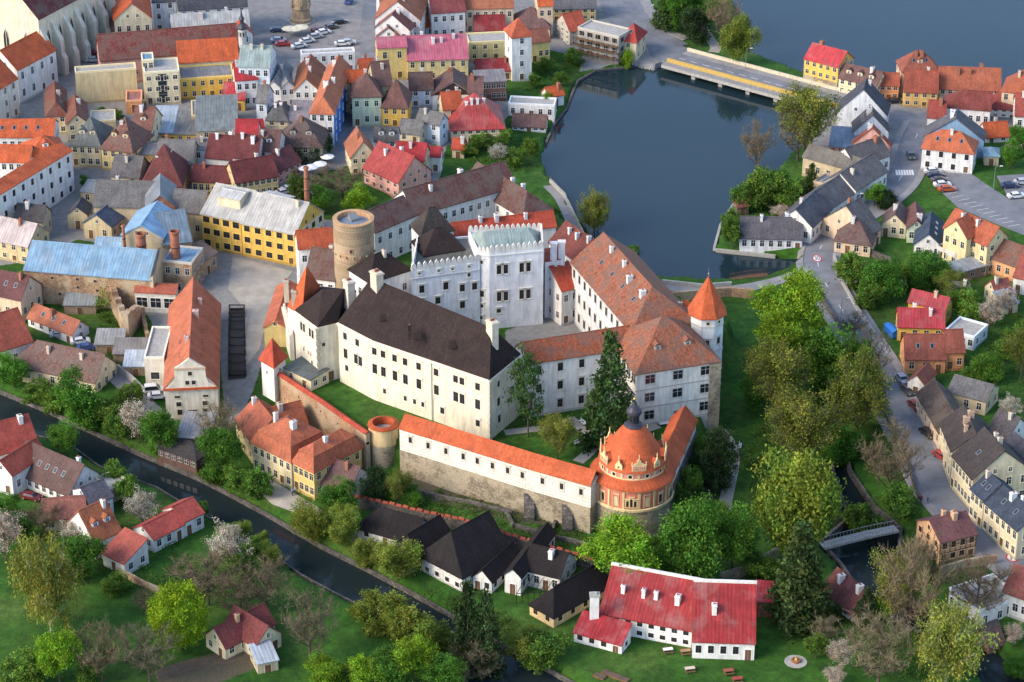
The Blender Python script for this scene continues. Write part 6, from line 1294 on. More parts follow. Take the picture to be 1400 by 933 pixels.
H('brown garden hut at bottom right above the stream', (1352,885), (1374,879), 4.5, 2.4, 'gable', (.13,.08,.075), (.3,.16,.1), 'hut', 'hut', ch=0, win=(1,1), group=PG)
H('low dark roofed shed above brown garden hut', (1330,862), (1368,858), 5, 2.4, 'shed', (.12,.105,.10), (.25,.18,.14), 'shed', 'shed', 10, 'shingle', (1,1), ch=0, group=PG)
H('tiny summer house with brown roof on the pond bank', (1008,283), (1024,281), 3, 2.4, 'gable', (.25,.10,.07), (.2,.13,.1), 'hut', 'hut', ch=0, win=(1,1), group=PG)
# ---------------------------------------------------------------- trees
def leaf_mesh(name, cl, per, leaf, seed, spread, flat=.5, droop=0.0, mt='leaves', aspect=1.0):
    """cl: (n,3) clump centres; leaf-sized quads round each; clumps differ in tone"""
    R = np.random.RandomState(seed); n = len(cl)*per
    tone = np.repeat(R.uniform(.5, 1.5, len(cl)), per)*R.uniform(.75, 1.25, n)
    c = np.repeat(cl, per, 0)+R.normal(0, 1, (n, 3))*np.array(spread)
    if droop: c[:, 2] -= np.abs(R.normal(0, droop, n))
    a = R.normal(0, 1, (n, 3)); a[:, 2] *= flat; a /= np.linalg.norm(a, axis=1)[:, None]
    b = R.normal(0, 1, (n, 3)); b -= a*(a*b).sum(1)[:, None]; b /= np.linalg.norm(b, axis=1)[:, None]
    s = leaf*R.uniform(.6, 1.4, (n, 1)); a = a*s*aspect; b = b*s*.6
    V = np.stack([c-a, c-b, c+a, c+b], 1).reshape(-1, 3); Q = np.arange(n*4).reshape(-1, 4)
    me = mesh_np(name, V, Q, [mt], smooth=False)
    at = me.attributes.new('var', 'FLOAT_COLOR', 'POINT'); hue = np.repeat(R.uniform(-.16, .22, len(cl)), per)+R.uniform(-.1, .1, n)
    colr = np.stack([tone*(1+hue), tone, tone*(1-hue*.5), np.ones(n)], 1); at.data.foreach_set('color', np.repeat(colr, 4, 0).astype(np.float32).ravel()); return me
def lobes(seed, kind, n):
    R = np.random.RandomState(seed); out = []
    if kind == 'cone':
        for k in range(n):
            t = (k+.5)/n; z = .10+.88*t; r = .5*(1-t)**.85*R.uniform(.75, 1.08); m = max(3, int(14*(1-t)))
            for j in range(m): a = R.uniform(0, 6.28); q = r*R.uniform(.25, 1)**.5; out.append((q*math.cos(a), q*math.sin(a), z-q*.22, .05))
        return np.array(out)
    cz, rz, rx = {'round': (.58, .42, .5), 'oval': (.56, .44, .42), 'tall': (.55, .45, .36), 'bush': (.45, .5, .5), 'ball': (.54, .44, .5)}[kind]
    if kind == 'ball':
        v = R.normal(0, 1, (n, 3)); v /= np.linalg.norm(v, axis=1)[:, None]; q = R.uniform(.72, 1.0, (n, 1)); return np.hstack([v*q*np.array([rx, rx, rz])+np.array([0, 0, cz]), np.full((n, 1), .05)])
    big = []
    for k in range(13):
        v = R.normal(0, 1, 3); v /= np.linalg.norm(v); q = R.uniform(.45, .78); big.append((v[0]*rx*q, v[1]*rx*q, cz+v[2]*rz*q, R.uniform(.13, .22)))
    big.append((0, 0, cz, .22))
    per = n//len(big)
    for x, y, z, r in big:
        for j in range(per):
            v = R.normal(0, 1, 3); v /= np.linalg.norm(v); q = r*R.uniform(.5, 1.05)
            out.append((x+v[0]*q, y+v[1]*q, max(.08, z+v[2]*q*.9), .05))
    return np.array(out)
def trunk_mesh(seed, bare=False, stems=1, th=.022, spread=.5, mt='bark', lean=.0):
    R = random.Random(seed); b = MB(); tips = []
    def br(p, d, L, r, lev):
        q = p+d*L; b.tube(p, q, r, r*.68, 5 if lev < 2 else 3)
        if lev >= 2: tips.append((q, d)); return
        for k in range(R.choice([2, 3]) if lev else 4):
            ax = Vector((R.uniform(-1, 1), R.uniform(-1, 1), R.uniform(-.1, .7))).normalized(); nd_ = (d*(.75 if lev else .6)+ax*spread).normalized(); br(q-d*L*R.uniform(0, .35), nd_, L*R.uniform(.6, .85), r*.58, lev+1)
    for s in range(stems):
        a = R.uniform(0, 6.28); d = Vector((math.cos(a)*.16*(stems > 1), math.sin(a)*.16*(stems > 1), 1)).normalized(); br(Vector((0, 0, -.03)), d, .3, th, 0)
    return b, tips
def branchy(seed, limbs=16, subs=15, th=.02, cz=.56, rz=.44, rx=.5, low=.12, upw=.35):
    """trunk, limbs fanning through the whole crown volume, side branches; returns mesh data and twig roots"""
    R = random.Random(seed); b = MB(); tips = []; top = Vector((R.uniform(-.03, .03), R.uniform(-.03, .03), .72))
    b.tube((0, 0, -.03), top*.5, th, th*.72, 6); b.tube(top*.5, top, th*.72, th*.3, 5)
    for k in range(limbs):
        t = low+(.62-low)*(k+R.random())/limbs; o = top*(t/.72); a = k*2.4+R.uniform(-.4, .4); el = R.uniform(-.15, 1.0)*(.4+.9*k/limbs)
        e = Vector((math.cos(a)*math.cos(el)*rx, math.sin(a)*math.cos(el)*rx, cz+math.sin(el)*rz))*1.0; e = Vector((e.x*R.uniform(.75, 1), e.y*R.uniform(.75, 1), e.z)); m = o.lerp(e, .5)+Vector((0, 0, -.05)); r = th*(.5-.2*t)
        b.tube(o, m, r, r*.65, 4); b.tube(m, e, r*.65, r*.2, 4)
        for j in range(subs):
            u = R.uniform(.2, 1); p = o.lerp(m, u*2) if u < .5 else m.lerp(e, u*2-1)
            q = p+Vector((R.uniform(-1, 1), R.uniform(-1, 1), R.uniform(-.3, 1.1)+upw)).normalized()*R.uniform(.07, .17); b.tube(p, q, r*.3, r*.1, 3); tips.append((q, (q-p).normalized()))
    for j in range(20):
        q = top+Vector((R.uniform(-.12, .12), R.uniform(-.12, .12), R.uniform(.05, .27))); b.tube(top, q, th*.14, th*.05, 3); tips.append((q, (q-top).normalized()))
    return b, tips
def twig_mesh(name, tips, seed, n=14, L=.11, w=.0035):
    R = np.random.RandomState(seed); V = []
    for p, d in tips:
        for k in range(n):
            v = np.array(d)*.7+R.normal(0, .6, 3)+np.array([0, 0, .25]); v /= np.linalg.norm(v); o = np.array(p)-np.array(d)*R.uniform(0, .12); l = L*R.uniform(.5, 1.2); s = np.cross(v, R.normal(0, 1, 3)); s = s/np.linalg.norm(s)*w
            V += [o-s, o+s, o+v*l]
    V = np.array(V); return mesh_np(name, V, np.arange(len(V)).reshape(-1, 3), ['twig'], smooth=False)
mk_flat('twig', None, .95, .2, 1, obj=True)
PROTO = {}
def proto(kind):
    if kind in PROTO: return PROTO[kind]
    out = []
    for v in range(3 if kind in ('lime', 'green', 'bare', 'shrub', 'olive') else 2):
        sd = hash_(kind)+v*17
        if kind in ('bare', 'olive', 'blossom'):
            tb, tips = branchy(sd); tm = tb.mesh('trunk', 'bark', uv=False); tw = twig_mesh('twigs', tips, sd, 15 if kind == 'bare' else 8, .10, .0027)
            parts = [('trunk', tm), ('twigs', tw)]
            if kind != 'bare':
                cl = np.array([tuple(p) for p, d in tips]); parts.append(('crown', leaf_mesh('crown', cl, 56 if kind == 'olive' else 26, .0125, sd, (.045, .045, .042))))
        elif kind in ('conifer', 'spruce', 'fir'):
            tb = MB(); tb.tube((0, 0, -.03), (0, 0, .97), .022, .004, 6); cl = lobes(sd, 'cone', 34 if kind == 'conifer' else 26)[:, :3]
            parts = [('trunk', tb.mesh('trunk', 'bark', uv=False)), ('crown', leaf_mesh('crown', cl, 30, .022, sd, (.045, .045, .018), .35, .02, aspect=1.3))]
        elif kind == 'birch':
            tb, tips = branchy(sd, 18, 14, .012, .56, .44, .42, .1, .1); cl = np.array([tuple(p) for p, d in tips])
            parts = [('trunk', tb.mesh('trunk', 'bark_pale', uv=False)), ('crown', leaf_mesh('crown', cl, 40, .0115, sd, (.03, .03, .05), 1.8, .09, aspect=1.6))]
        elif kind == 'pine':
            tb, tips = trunk_mesh(sd, False, 1, .02, .5); cl = lobes(sd, 'tall', 150)[:, :3]
            parts = [('trunk', tb.mesh('trunk', 'bark', uv=False)), ('crown', leaf_mesh('crown', cl, 26, .02, sd, (.05, .05, .02), .3))]
        else:
            shp = {'linden': 'round', 'ball': 'ball', 'lime': 'round', 'green': 'oval', 'shrub': 'bush', 'wshrub': 'bush', 'willow': 'round', 'dark': 'bush', 'poplar': 'tall'}[kind]; ncl = {'shrub': 210, 'wshrub': 230, 'dark': 240}.get(kind, 320)
            tb, tips = trunk_mesh(sd, False, 1 if kind not in ('shrub', 'dark', 'wshrub') else 3, .026 if kind not in ('shrub', 'dark', 'wshrub') else .015, .5)
            cl = lobes(sd, shp, ncl)[:, :3]
            if shp == 'bush': cl[:, 2] = cl[:, 2]*.97-.02
            parts = [('trunk', tb.mesh('trunk', 'bark', uv=False)), ('crown', leaf_mesh('crown', cl, {'shrub': 34, 'wshrub': 34, 'dark': 40, 'poplar': 30}.get(kind, 56), {'shrub': .023, 'wshrub': .021, 'dark': .018, 'poplar': .02}.get(kind, .0155), sd, (.042, .042, .036), .6, .05 if kind == 'willow' else 0))]
        ms = dict(parts); ref = ms.get('crown') or ms['twigs']; co = np.zeros(len(ref.vertices)*3, np.float32); ref.vertices.foreach_get('co', co); co = co.reshape(-1, 3)
        ex_ = max(np.percentile(np.abs(co[:, 0]), 97), np.percentile(np.abs(co[:, 1]), 97)); zx = np.percentile(co[:, 2], 99.3)
        for _, me_ in parts: me_.transform(Matrix.Diagonal((.5/ex_, .5/ex_, 1/zx, 1)))
        out.append(parts)
    PROTO[kind] = out; return out
def hash_(s): return sum((i+1)*ord(ch) for i, ch in enumerate(s)) % 9973
TCOL = {'fir': (.055, .105, .03), 'linden': (.125, .19, .026), 'ball': (.22, .31, .015), 'lime': (.17, .30, .02), 'green': (.075, .18, .022), 'olive': (.155, .19, .03), 'bare': None, 'birch': (.21, .24, .045), 'conifer': (.06, .10, .03), 'spruce': (.042, .07, .024), 'blossom': (.52, .46, .40),
        'wshrub': (.17, .225, .035), 'shrub': (.105, .20, .03), 'willow': (.17, .22, .035), 'dark': (.028, .058, .02), 'pine': (.05, .10, .028), 'poplar': (.08, .14, .03)}
TW = {'bare': (.175, .145, .085), 'olive': (.15, .125, .08), 'blossom': (.16, .13, .10)}
WORDS = {'fir': 'tall mid green cone shaped conifer', 'linden': 'large yellow olive dense crowned tree', 'wshrub': 'yellow green willow shrub', 'ball': 'dense bright yellow green ball shaped tree', 'lime': 'bright yellow green round tree', 'green': 'leafy green tree', 'olive': 'olive tinted sparsely leaved tree', 'bare': 'bare brown branched tree', 'birch': 'pale weeping birch tree', 'conifer': 'dark green conifer', 'spruce': 'dark spruce tree',
         'blossom': 'white blossoming tree', 'shrub': 'green shrub', 'willow': 'yellow green willow', 'dark': 'dark evergreen bush', 'pine': 'tall open crowned conifer', 'poplar': 'slim upright green tree'}
ORD = ['leftmost', 'second from left', 'third from left', 'fourth from left', 'fifth from left', 'sixth from left', 'seventh from left', 'eighth from left', 'ninth from left', 'tenth from left', 'eleventh from left', 'twelfth from left', 'thirteenth from left', 'fourteenth from left', 'fifteenth from left', 'sixteenth from left', 'seventeenth from left', 'eighteenth from left']
def tree(kind, bx, by, ty, wpx, label, group=None):
    p = G(bx, by); lo, hi = .3, 60.
    for _ in range(40):
        m = (lo+hi)/2
        if PJ((p.x, p.y, p.z+m))[1] > ty: lo = m
        else: hi = m
    h = lo*1.02; sc_ = PJ((p.x+1, p.y, p.z+h/2))[0]-PJ((p.x, p.y, p.z+h/2))[0]; w = wpx/sc_
    vs = proto(kind); R = random.Random(int(bx*31+by)); parts = R.choice(vs)
    o = empty({'shrub': 'shrub', 'wshrub': 'willow_shrub', 'dark': 'evergreen_bush', 'conifer': 'conifer_tree', 'fir': 'conifer_tree', 'spruce': 'spruce_tree', 'birch': 'birch_tree', 'bare': 'bare_tree', 'blossom': 'blossoming_tree', 'willow': 'willow_tree', 'pine': 'conifer_tree'}.get(kind, 'deciduous_tree'), p, R.uniform(0, 6.28))
    tag(o, label, 'shrub' if kind in ('shrub', 'dark', 'wshrub') else 'tree', group); o.scale = (w, w, h)
    for nm, me in parts:
        c = TW.get(kind, (.1, .08, .05)) if nm == 'twigs' else TCOL[kind]
        c = c or (.1, .08, .05)
        k = R.uniform(.82, 1.18); hshift = R.uniform(.9, 1.12)
        link(nm, me, o, (c[0]*k*hshift, c[1]*k, c[2]*k))
    return o
def grove(area, rows):
    byk = {}
    for r in rows: byk.setdefault(r[0], []).append(r)
    for kind, rs in byk.items():
        rs.sort(key=lambda r: r[1])
        for i, r in enumerate(rs):
            lb = WORDS[kind]+' '+area if len(rs) == 1 else (WORDS[kind]+', '+(ORD[i] if i < len(rs)-1 or i == 0 else 'rightmost')+' '+area)
            tree(r[0], r[1], r[2], r[3], r[4], lb, 'trees and shrubs '+area)
grove('on the lower left meadow', [('birch',70,866,742,86),('ball',247,888,806,72),('lime',82,934,862,62),('bare',140,936,855,72),('bare',205,932,862,78),('green',105,792,740,70),('shrub',158,812,783,36),('bare',285,828,757,90),('blossom',314,785,722,52),('bare',200,838,808,34),('green',20,740,700,40),('shrub',330,790,750,40),('shrub',30,935,900,60),('shrub',120,935,905,40)])
grove('around the left bank houses', [('blossom',8,768,705,54),('blossom',100,750,716,30),('green',88,626,582,42),('blossom',195,718,676,44),('shrub',152,662,632,40),('shrub',178,690,655,34),('bare',60,730,690,50),('shrub',275,712,690,26),('shrub',310,742,720,28),('willow',332,738,715,24),('green',10,715,680,40)])
grove('on the bank before the long cream house', [('green',108,583,515,64),('shrub',55,562,525,44),('green',20,530,485,46),('shrub',150,578,545,42),('shrub',160,600,572,36),('blossom',190,606,552,40),('green',218,622,566,48),('shrub',180,560,525,34),('shrub',75,565,540,30),('green',35,420,395,24)])
grove('beside the granary river steps', [('bare',302,632,552,64),('green',303,660,590,58),('shrub',325,684,640,46),('shrub',352,680,640,40),('shrub',290,672,640,30)])
grove('on the castle side river walk', [('willow',426,748,690,46),('willow',468,742,697,44),('willow',545,806,745,58),('willow',500,774,742,34),('green',466,712,660,46),('dark',514,686,642,40),('olive',545,692,645,32),('green',565,690,668,26),('willow',448,730,700,34)])
grove('lining the near river bank', [('wshrub',506,845,808,50),('wshrub',530,862,815,56),('wshrub',556,872,830,52),('wshrub',578,884,845,52),('wshrub',602,898,862,46),('willow',372,775,745,30),('willow',355,752,732,28),('shrub',345,755,735,26)])
grove('at the bottom middle', [('bare',425,905,812,74),('bare',365,835,768,62),('spruce',640,925,803,62),('spruce',664,930,812,54),('bare',648,940,880,64),('lime',440,940,905,56),('lime',505,942,900,50),('lime',565,938,882,62),('green',530,945,895,50),('shrub',480,940,910,50),('bare',330,845,800,60),('green',605,945,905,60),('shrub',740,918,870,64),('willow',725,912,868,50)])
grove('in the castle garden', [('pine',722,598,476,46),('fir',832,604,460,74),('olive',762,628,570,46)])
grove('in the park east of the castle', [('dark',980,668,592,54),('lime',1080,475,380,92),('lime',1060,505,440,74),('olive',1060,575,470,80),('olive',1092,650,540,88),('linden',1075,772,632,112),('green',1140,570,450,84),('olive',1170,612,490,74),('bare',1185,540,452,56),('green',1030,560,520,50),('green',945,800,685,74),('lime',860,802,722,98),('green',1000,785,700,66),('conifer',1090,850,722,84),('green',1110,690,640,60),('green',1105,510,460,50),('shrub',975,720,690,40),('bare',1215,690,580,80),('shrub',1228,712,668,48),('shrub',1180,735,690,50),('shrub',905,760,735,40),('green',1145,640,580,60),('green',920,810,760,50),('shrub',1040,790,760,50),('shrub',955,640,600,30),('shrub',925,700,660,34),('shrub',945,690,640,30)])
grove('along the pond shores', [('bare',1033,242,168,42),('olive',1100,215,120,74),('bare',1090,220,150,60),('olive',812,330,264,44),('willow',1008,88,28,48),('conifer',908,38,-22,34),('dark',948,58,14,44),('green',926,44,-12,42),('bare',985,62,-5,46),('green',965,45,-12,50),('shrub',1040,285,232,54),('shrub',1082,290,250,44),('conifer',1108,272,226,26),('shrub',1000,340,300,28),('shrub',1020,290,250,40),('blossom',1070,300,282,34),('shrub',998,315,285,26),('shrub',760,300,285,16),('shrub',862,360,340,30),('green',1060,268,235,40)])
grove('in the gardens of the right bank', [('green',1195,282,252,30),('dark',1212,285,262,26),('shrub',1165,395,352,50),('green',1205,412,358,50),('shrub',1185,420,385,40),('green',1262,392,350,60),('shrub',1240,385,362,34),('olive',1300,410,372,40),('blossom',1352,450,410,32),('blossom',1372,430,398,30),('shrub',1330,440,400,40),('olive',1395,520,448,44),('green',1350,520,485,40),('shrub',1375,500,470,36),('blossom',1380,570,545,30),('shrub',1330,520,500,30),('green',1310,420,395,30),('shrub',1390,470,440,40),('bare',1168,462,428,34),('shrub',1225,400,375,30),('green',1385,230,195,34),('blossom',1385,212,198,24),('green',1395,205,175,30)])
grove('at the bottom right', [('bare',1242,885,738,80),('bare',1200,940,848,96),('birch',1292,940,835,88),('bare',1332,848,768,84),('spruce',1183,852,806,34),('dark',1143,852,828,18),('shrub',1128,842,820,22),('blossom',1150,918,878,34),('shrub',1115,900,870,30),('bare',1260,800,740,60),('shrub',1270,795,765,24),('olive',1220,860,760,60),('shrub',1210,850,815,40),('blossom',1385,885,855,26),('green',1395,935,900,40),('blossom',1140,938,915,30),('bare',1125,880,845,40),('shrub',1320,905,880,30)])
grove('in the town gardens', [('bare',468,270,230,66),('lime',488,290,257,38),('poplar',410,292,240,28),('green',440,290,258,40),('bare',430,275,240,40),('lime',858,92,68,16),('lime',745,150,127,20),('shrub',660,205,185,34),('shrub',690,200,180,26),('blossom',680,222,200,24),('shrub',725,215,190,26),('shrub',640,215,198,24),('poplar',669,205,183,10),('shrub',730,120,102,20),('shrub',785,90,68,26),('shrub',745,98,80,22),('shrub',768,118,100,20),('shrub',700,225,205,34),('bare',655,190,170,18),('shrub',590,215,200,22),('shrub',140,160,148,16),('shrub',160,163,150,18),('green',118,258,240,16),('shrub',335,262,248,16),('shrub',200,262,252,14)])

# ---------------------------------------------------------------- bridge, weir, footbridge
bz = POND_Z+2.2
br = empty('road_bridge', U(990, 108, bz)); tag(br, 'long low road bridge with yellow barrier across the pond', 'bridge'); o = br.location
p, q = U(904, 89, bz), U(1140, 153, bz); d = (q-p).normalized(); n = Vector((-d.y, d.x, 0)); Wd = 13.2
def seg(a, b_, w0, w1, z0, z1): return [(k.x-o.x, k.y-o.y) for k in (a+n*w0, b_+n*w0, b_+n*w1, a+n*w1)], z0-o.z, z1-o.z
b = MB(); pts, z0, z1 = seg(p, q, 0, Wd, bz-.8, bz); b.prism(pts, z0, z1); b.build('deck', 'concrete', br)
for w0, w1, z1_, mt_, nm in ((.6, 2.6, bz+.06, 'cobble', 'footway'), (3.5, 10.2, bz+.06, 'road_surface', 'carriageway'), (10.3, 12.5, bz+.14, 'cobble', 'footway'), (2.7, 3.4, bz+1.0, 'yellow_paint', 'barrier'), (12.6, 13.1, bz+1.0, 'parapet_cream', 'parapet')):
    if mt_ == 'yellow_paint' and mt_ not in MAT: mk_flat('yellow_paint', (.50, .34, .10), .7, .2, 2); mk_flat('parapet_cream', (.58, .5, .36), .8, .2)
    b = MB(); pts, z0, z1 = seg(p, q, w0, w1, bz-.05, z1_); b.prism(pts, z0, z1); b.build(nm, mt_, br)
Lb = (q-p).length
for t in (.18, .34, .5, .66, .82):
    c = p+d*Lb*t; b = MB(); pts, z0, z1 = seg(c-d*.6, c+d*.6, 1, Wd-1, -2, bz-.8); b.prism(pts, z0, z1); b.build('pier', 'concrete', br)
rl = MB()
for k in range(0, 41): c = p+d*Lb*k/40+n*.15; rl.box(c.x-o.x-.04, c.x-o.x+.04, c.y-o.y-.04, c.y-o.y+.04, bz-o.z, bz-o.z+1.05)
tag(rl.build('railing_posts', 'metal_grey', br), kind='stuff')
for z in (.5, 1.0): b = MB(); b.tube((p+n*.15-o+Vector((0, 0, z)))[:], (q+n*.15-o+Vector((0, 0, z)))[:], .045, .045, 5); b.build('rail', 'metal_grey', br)
for k in range(14): c = p+d*Lb*(k+.3)/14+n*6.9; b = MB(); b.box(0, 2.2, -.07, .07, 0, .02); link('lane_dash', b.mesh('lane_dash', 'paint_white'), br, None, (c.x-o.x, c.y-o.y, bz-o.z+.07), math.atan2(d.y, d.x))
def footbridge(name, label, A, B, z0, z1, w, mt_, rail=True):
    a, b_ = U(*A, z0), U(*B, z1); d = b_-a; L = d.length; e = d.normalized(); n = Vector((-e.y, e.x, 0)); r = empty(name, a.lerp(b_, .5)); tag(r, label, 'bridge'); o = r.location
    N = 22
    bm_ = MB(); bm_.box(-.12, L/N-.05, -w/2, w/2, -.1, .05); pm_ = bm_.mesh('plank', mt_)
    for k in range(N):
        c = a.lerp(b_, k/N); c.z += math.sin(math.pi*(k+.5)/N)*.2; link('plank', pm_, r, None, tuple(c-o), math.atan2(d.y, d.x))
    for s in (-1, 1):
        q = MB()
        for k in range(N): p0 = a.lerp(b_, k/N)-o+n*s*w/2; p1 = a.lerp(b_, (k+1)/N)-o+n*s*w/2; p0.z += math.sin(math.pi*k/N)*.2; p1.z += math.sin(math.pi*(k+1)/N)*.2; q.tube(p0+Vector((0, 0, 1)), p1+Vector((0, 0, 1)), .06, .06, 4); q.tube(p0+Vector((0, 0, -.25)), p1+Vector((0, 0, -.25)), .16, .16, 4); q.tube(p0, p0+Vector((0, 0, 1)), .04, .04, 4)
        q.build('railing', 'wood' if mt_ == 'wood' else 'concrete', r)
footbridge('footbridge', 'narrow grey footbridge with railings over stream near half timbered house', (1124,746), (1226,722), 1.0, 1.8, 2.2, 'concrete')
footbridge('weir_footbridge', 'short wooden footbridge across the pond weir', (1000,383), (1050,376), 2.8, 2.8, 2.0, 'wood')
wall_along('dam_wall', 'low stone parapet wall along the pond dam walk', [(905,388),(960,394),(1000,391)], .5, lambda p: hgt(p.x, p.y)+1.0, lambda p: hgt(p.x, p.y)-1.5, 'concrete')
wall_along('lawn_wall', 'brick and stone wall between dam walk and castle lawn', [(918,412),(960,408),(1000,405),(1030,408)], .6, lambda p: hgt(p.x, p.y)+2.2, lambda p: hgt(p.x, p.y)-1, 'ruin_brick')
wall_along('road_wall', 'low stone retaining wall along the left of pond road', [(1110,392),(1130,420),(1158,462),(1185,510),(1208,560),(1228,610),(1245,650),(1258,685)], .5, lambda p: hgt(p.x, p.y)+.9, lambda p: hgt(p.x, p.y)-2, 'dark_stone')
wall_along('road_wall', 'low wall along the right of pond road below peach house', [(1140,352),(1150,385),(1172,425),(1196,460)], .45, lambda p: hgt(p.x, p.y)+1.0, lambda p: hgt(p.x, p.y)-1, 'concrete')
wall_along('garden_wall', 'curved stone garden wall below white gabled house', [(1190,350),(1215,360),(1235,380),(1238,395)], .5, lambda p: hgt(p.x, p.y)+1.6, lambda p: hgt(p.x, p.y)-1, 'dark_stone')
wall_along('garden_wall', 'red coped wall beside flat roofed house at lower right', [(1280,788),(1320,776),(1362,770)], .5, lambda p: hgt(p.x, p.y)+1.8, lambda p: hgt(p.x, p.y)-1, 'ruin_brick')
wall_along('garden_wall', 'long brick wall crossing the lower left meadow', [(140,762),(165,785),(195,802),(225,815)], .6, lambda p: hgt(p.x, p.y)+1.3, lambda p: hgt(p.x, p.y)-1, 'ruin_brick')
wall_along('garden_wall', 'stone wall with red coping right of red roofed building', [(985,797),(1010,790),(1040,775),(1062,762)], .6, lambda p: hgt(p.x, p.y)+2.2, lambda p: hgt(p.x, p.y)-1, 'rubble_stone')
wall_along('garden_wall', 'grey wall by lane next to granary annex', [(160,506),(180,522),(198,540)], .5, lambda p: hgt(p.x, p.y)+1.5, lambda p: hgt(p.x, p.y)-1, 'concrete')
wall_along('pond_wall', 'pale parapet wall along pond walk below castle wing', [(752,250),(772,270),(786,300),(800,328)], .4, lambda p: hgt(p.x, p.y)+1.1, lambda p: hgt(p.x, p.y)-1, 'concrete')

# ---------------------------------------------------------------- cars
def car_parts(van=False):
    L, Wc, Hc = (4.9, 1.9, 1.9) if van else (4.3, 1.75, 1.42); hl, hw = L/2, Wc/2
    prof = [(-hl, .35), (-hl, .85), (-hl+.25, .98), (-hl+.7, 1.0), (-hl+1.0 if not van else -hl+.5, Hc-.05), (-hl+1.4 if not van else -hl+.9, Hc), (.35, Hc), (.55, Hc-.05), (1.25, .98), (hl-.25, .86), (hl, .7), (hl, .35)]
    body = MB(); n = len(prof)
    def ring(y, k, dz): return [(x*k, y, z-(dz if z > 1.02 else 0)) for x, z in prof]
    rings = [ring(-hw+.04, .985, .06), ring(-hw, 1, .03) , ring(hw, 1, .03), ring(hw-.04, .985, .06)]
    # narrower greenhouse
    for rg in rings:
        for i, (x, y, z) in enumerate(rg):
            if z > 1.1: rg[i] = (x, y*.8, z)
    for a in rings: body.v += a
    for r_ in range(3):
        for k in range(n): a = r_*n; k2 = (k+1) % n; body.f.append([a+k, a+k2, a+n+k2, a+n+k]); body.m.append(0)
    body.f.append(list(range(n))); body.f.append(list(range(4*n-1, 3*n-1, -1))); body.m += [0, 0]
    out = [('body', body.mesh('body', 'car_paint', uv=False, smooth=False))]
    g = MB(); zt, zb = Hc-.12, 1.03; y0, y1 = hw*1.005, hw*.83
    xr = -hl+1.05 if not van else -hl+.6
    for s in (-1, 1):
        q = [(-hl+.75 if not van else -hl+.45, s*y0*.985, zb), (1.1, s*y0*.985, zb), (.5, s*y1, zt), (xr, s*y1, zt)]; g.poly(q if s < 0 else q[::-1])
    g.poly([(1.27, -hw*.9, 1.0), (1.27, hw*.9, 1.0), (.58, hw*.74, Hc-.05), (.58, -hw*.74, Hc-.05)]); xb = -hl+.68; g.poly([(xb-.02, hw*.88, 1.02), (xb-.02, -hw*.88, 1.02), (xr-.07, -hw*.74, Hc-.07), (xr-.07, hw*.74, Hc-.07)])
    out.append(('car_windows', g.mesh('car_windows', 'glass', uv=False)))
    w = MB(); w.lathe([(.01, -.1), (.31, -.1), (.33, -.05), (.33, .08), (.3, .11), (.01, .11)], 12); wmsh = w.mesh('wheel', 'rubber', uv=False); hb = MB(); hb.lathe([(.01, .115), (.2, .118), (.2, .09)], 10); hb = hb.mesh('hub', 'metal_grey', uv=False)
    hd = MB(); hd.box(-.02, .03, -.2, .2, -.09, .09)
    return out, wmsh, hb, hd.mesh('headlight', 'frame_white', uv=False), hd.mesh('tail_light', 'sign_red', uv=False), L, Wc
CARS = {False: car_parts(False), True: car_parts(True)}
CC = {'white': (.7, .7, .7), 'silver': (.42, .43, .45), 'dark grey': (.06, .06, .065), 'black': (.015, .015, .018), 'navy blue': (.015, .03, .09), 'blue': (.03, .08, .25), 'red': (.38, .03, .03), 'dark red': (.15, .015, .02), 'orange red': (.45, .08, .02)}
def car(px, py, ang, col, label, group, van=False, z=None):
    p = G(px, py) if z is None else U(px, py, z); parts, wm_, hb, hl_, tl_, L, Wc = CARS[van]
    if z is None: p.z = max(hgt(p.x+dx, p.y+dy) for dx, dy in ((0, 0), (1.6, 0), (-1.6, 0), (0, 1.6), (0, -1.6)))+.08
    o = empty('van' if van else 'car', p, rad(ang)); tag(o, label, 'van' if van else 'car', group)
    for nm, me in parts: link(nm, me, o, CC[col])
    for x in (-L*.3, L*.31):
        for s in (-1, 1):
            w = link('wheel', wm_, o, None, (x, s*(Wc/2-.08), .33)); w.rotation_euler = (rad(-90)*s, 0, 0); link('hub', hb, w)
    for s in (-1, 1): link('headlight', hl_, o, None, (L/2-.02, s*Wc*.33, .72)); link('tail_light', tl_, o, None, (-L/2, s*Wc*.34, .8))
G1 = 'cars in the car park by the road'
for k, (x, y, c, w) in enumerate([(1275,237,'white','farthest of the row'),(1279,243,'navy blue','second of the row'),(1284,250,'dark grey','third of the row'),(1288,256,'white','fourth of the row'),(1294,262,'orange red','nearest of the row')]):
    car(x, y, 8, c, f'{c} car, {w} in the car park beside the road', G1)
car(1380,257,5,'navy blue','navy blue car in the upper right car park','cars in the upper car park'); car(1389,271,12,'white','white car in the upper right car park','cars in the upper car park'); car(1398,252,5,'silver','silver car at right edge of upper car park','cars in the upper car park')
G2 = 'cars parked along the lower pond road'
for x, y, c, a in ((1233,522,'silver',-75),(1241,538,'dark grey',-72),(1251,559,'dark red',-70),(1268,596,'black',-65)): car(x, y, a, c, f'{c} car parked along the road beside the mottled barn', G2)
car(1245,216,-88,'dark grey','dark grey car driving down the road near orange hip roof house','cars on the road'); car(1222,141,10,'black','black car parked at the corner of orange yellow house','cars on the road'); car(1287,628,-60,'red','small red car parked by cream street house','cars on the road')
car(211,538,12,'white','white van parked left of the granary','vehicles by the granary',True); car(216,546,8,'white','white car parked in front of white van by granary','vehicles by the granary')
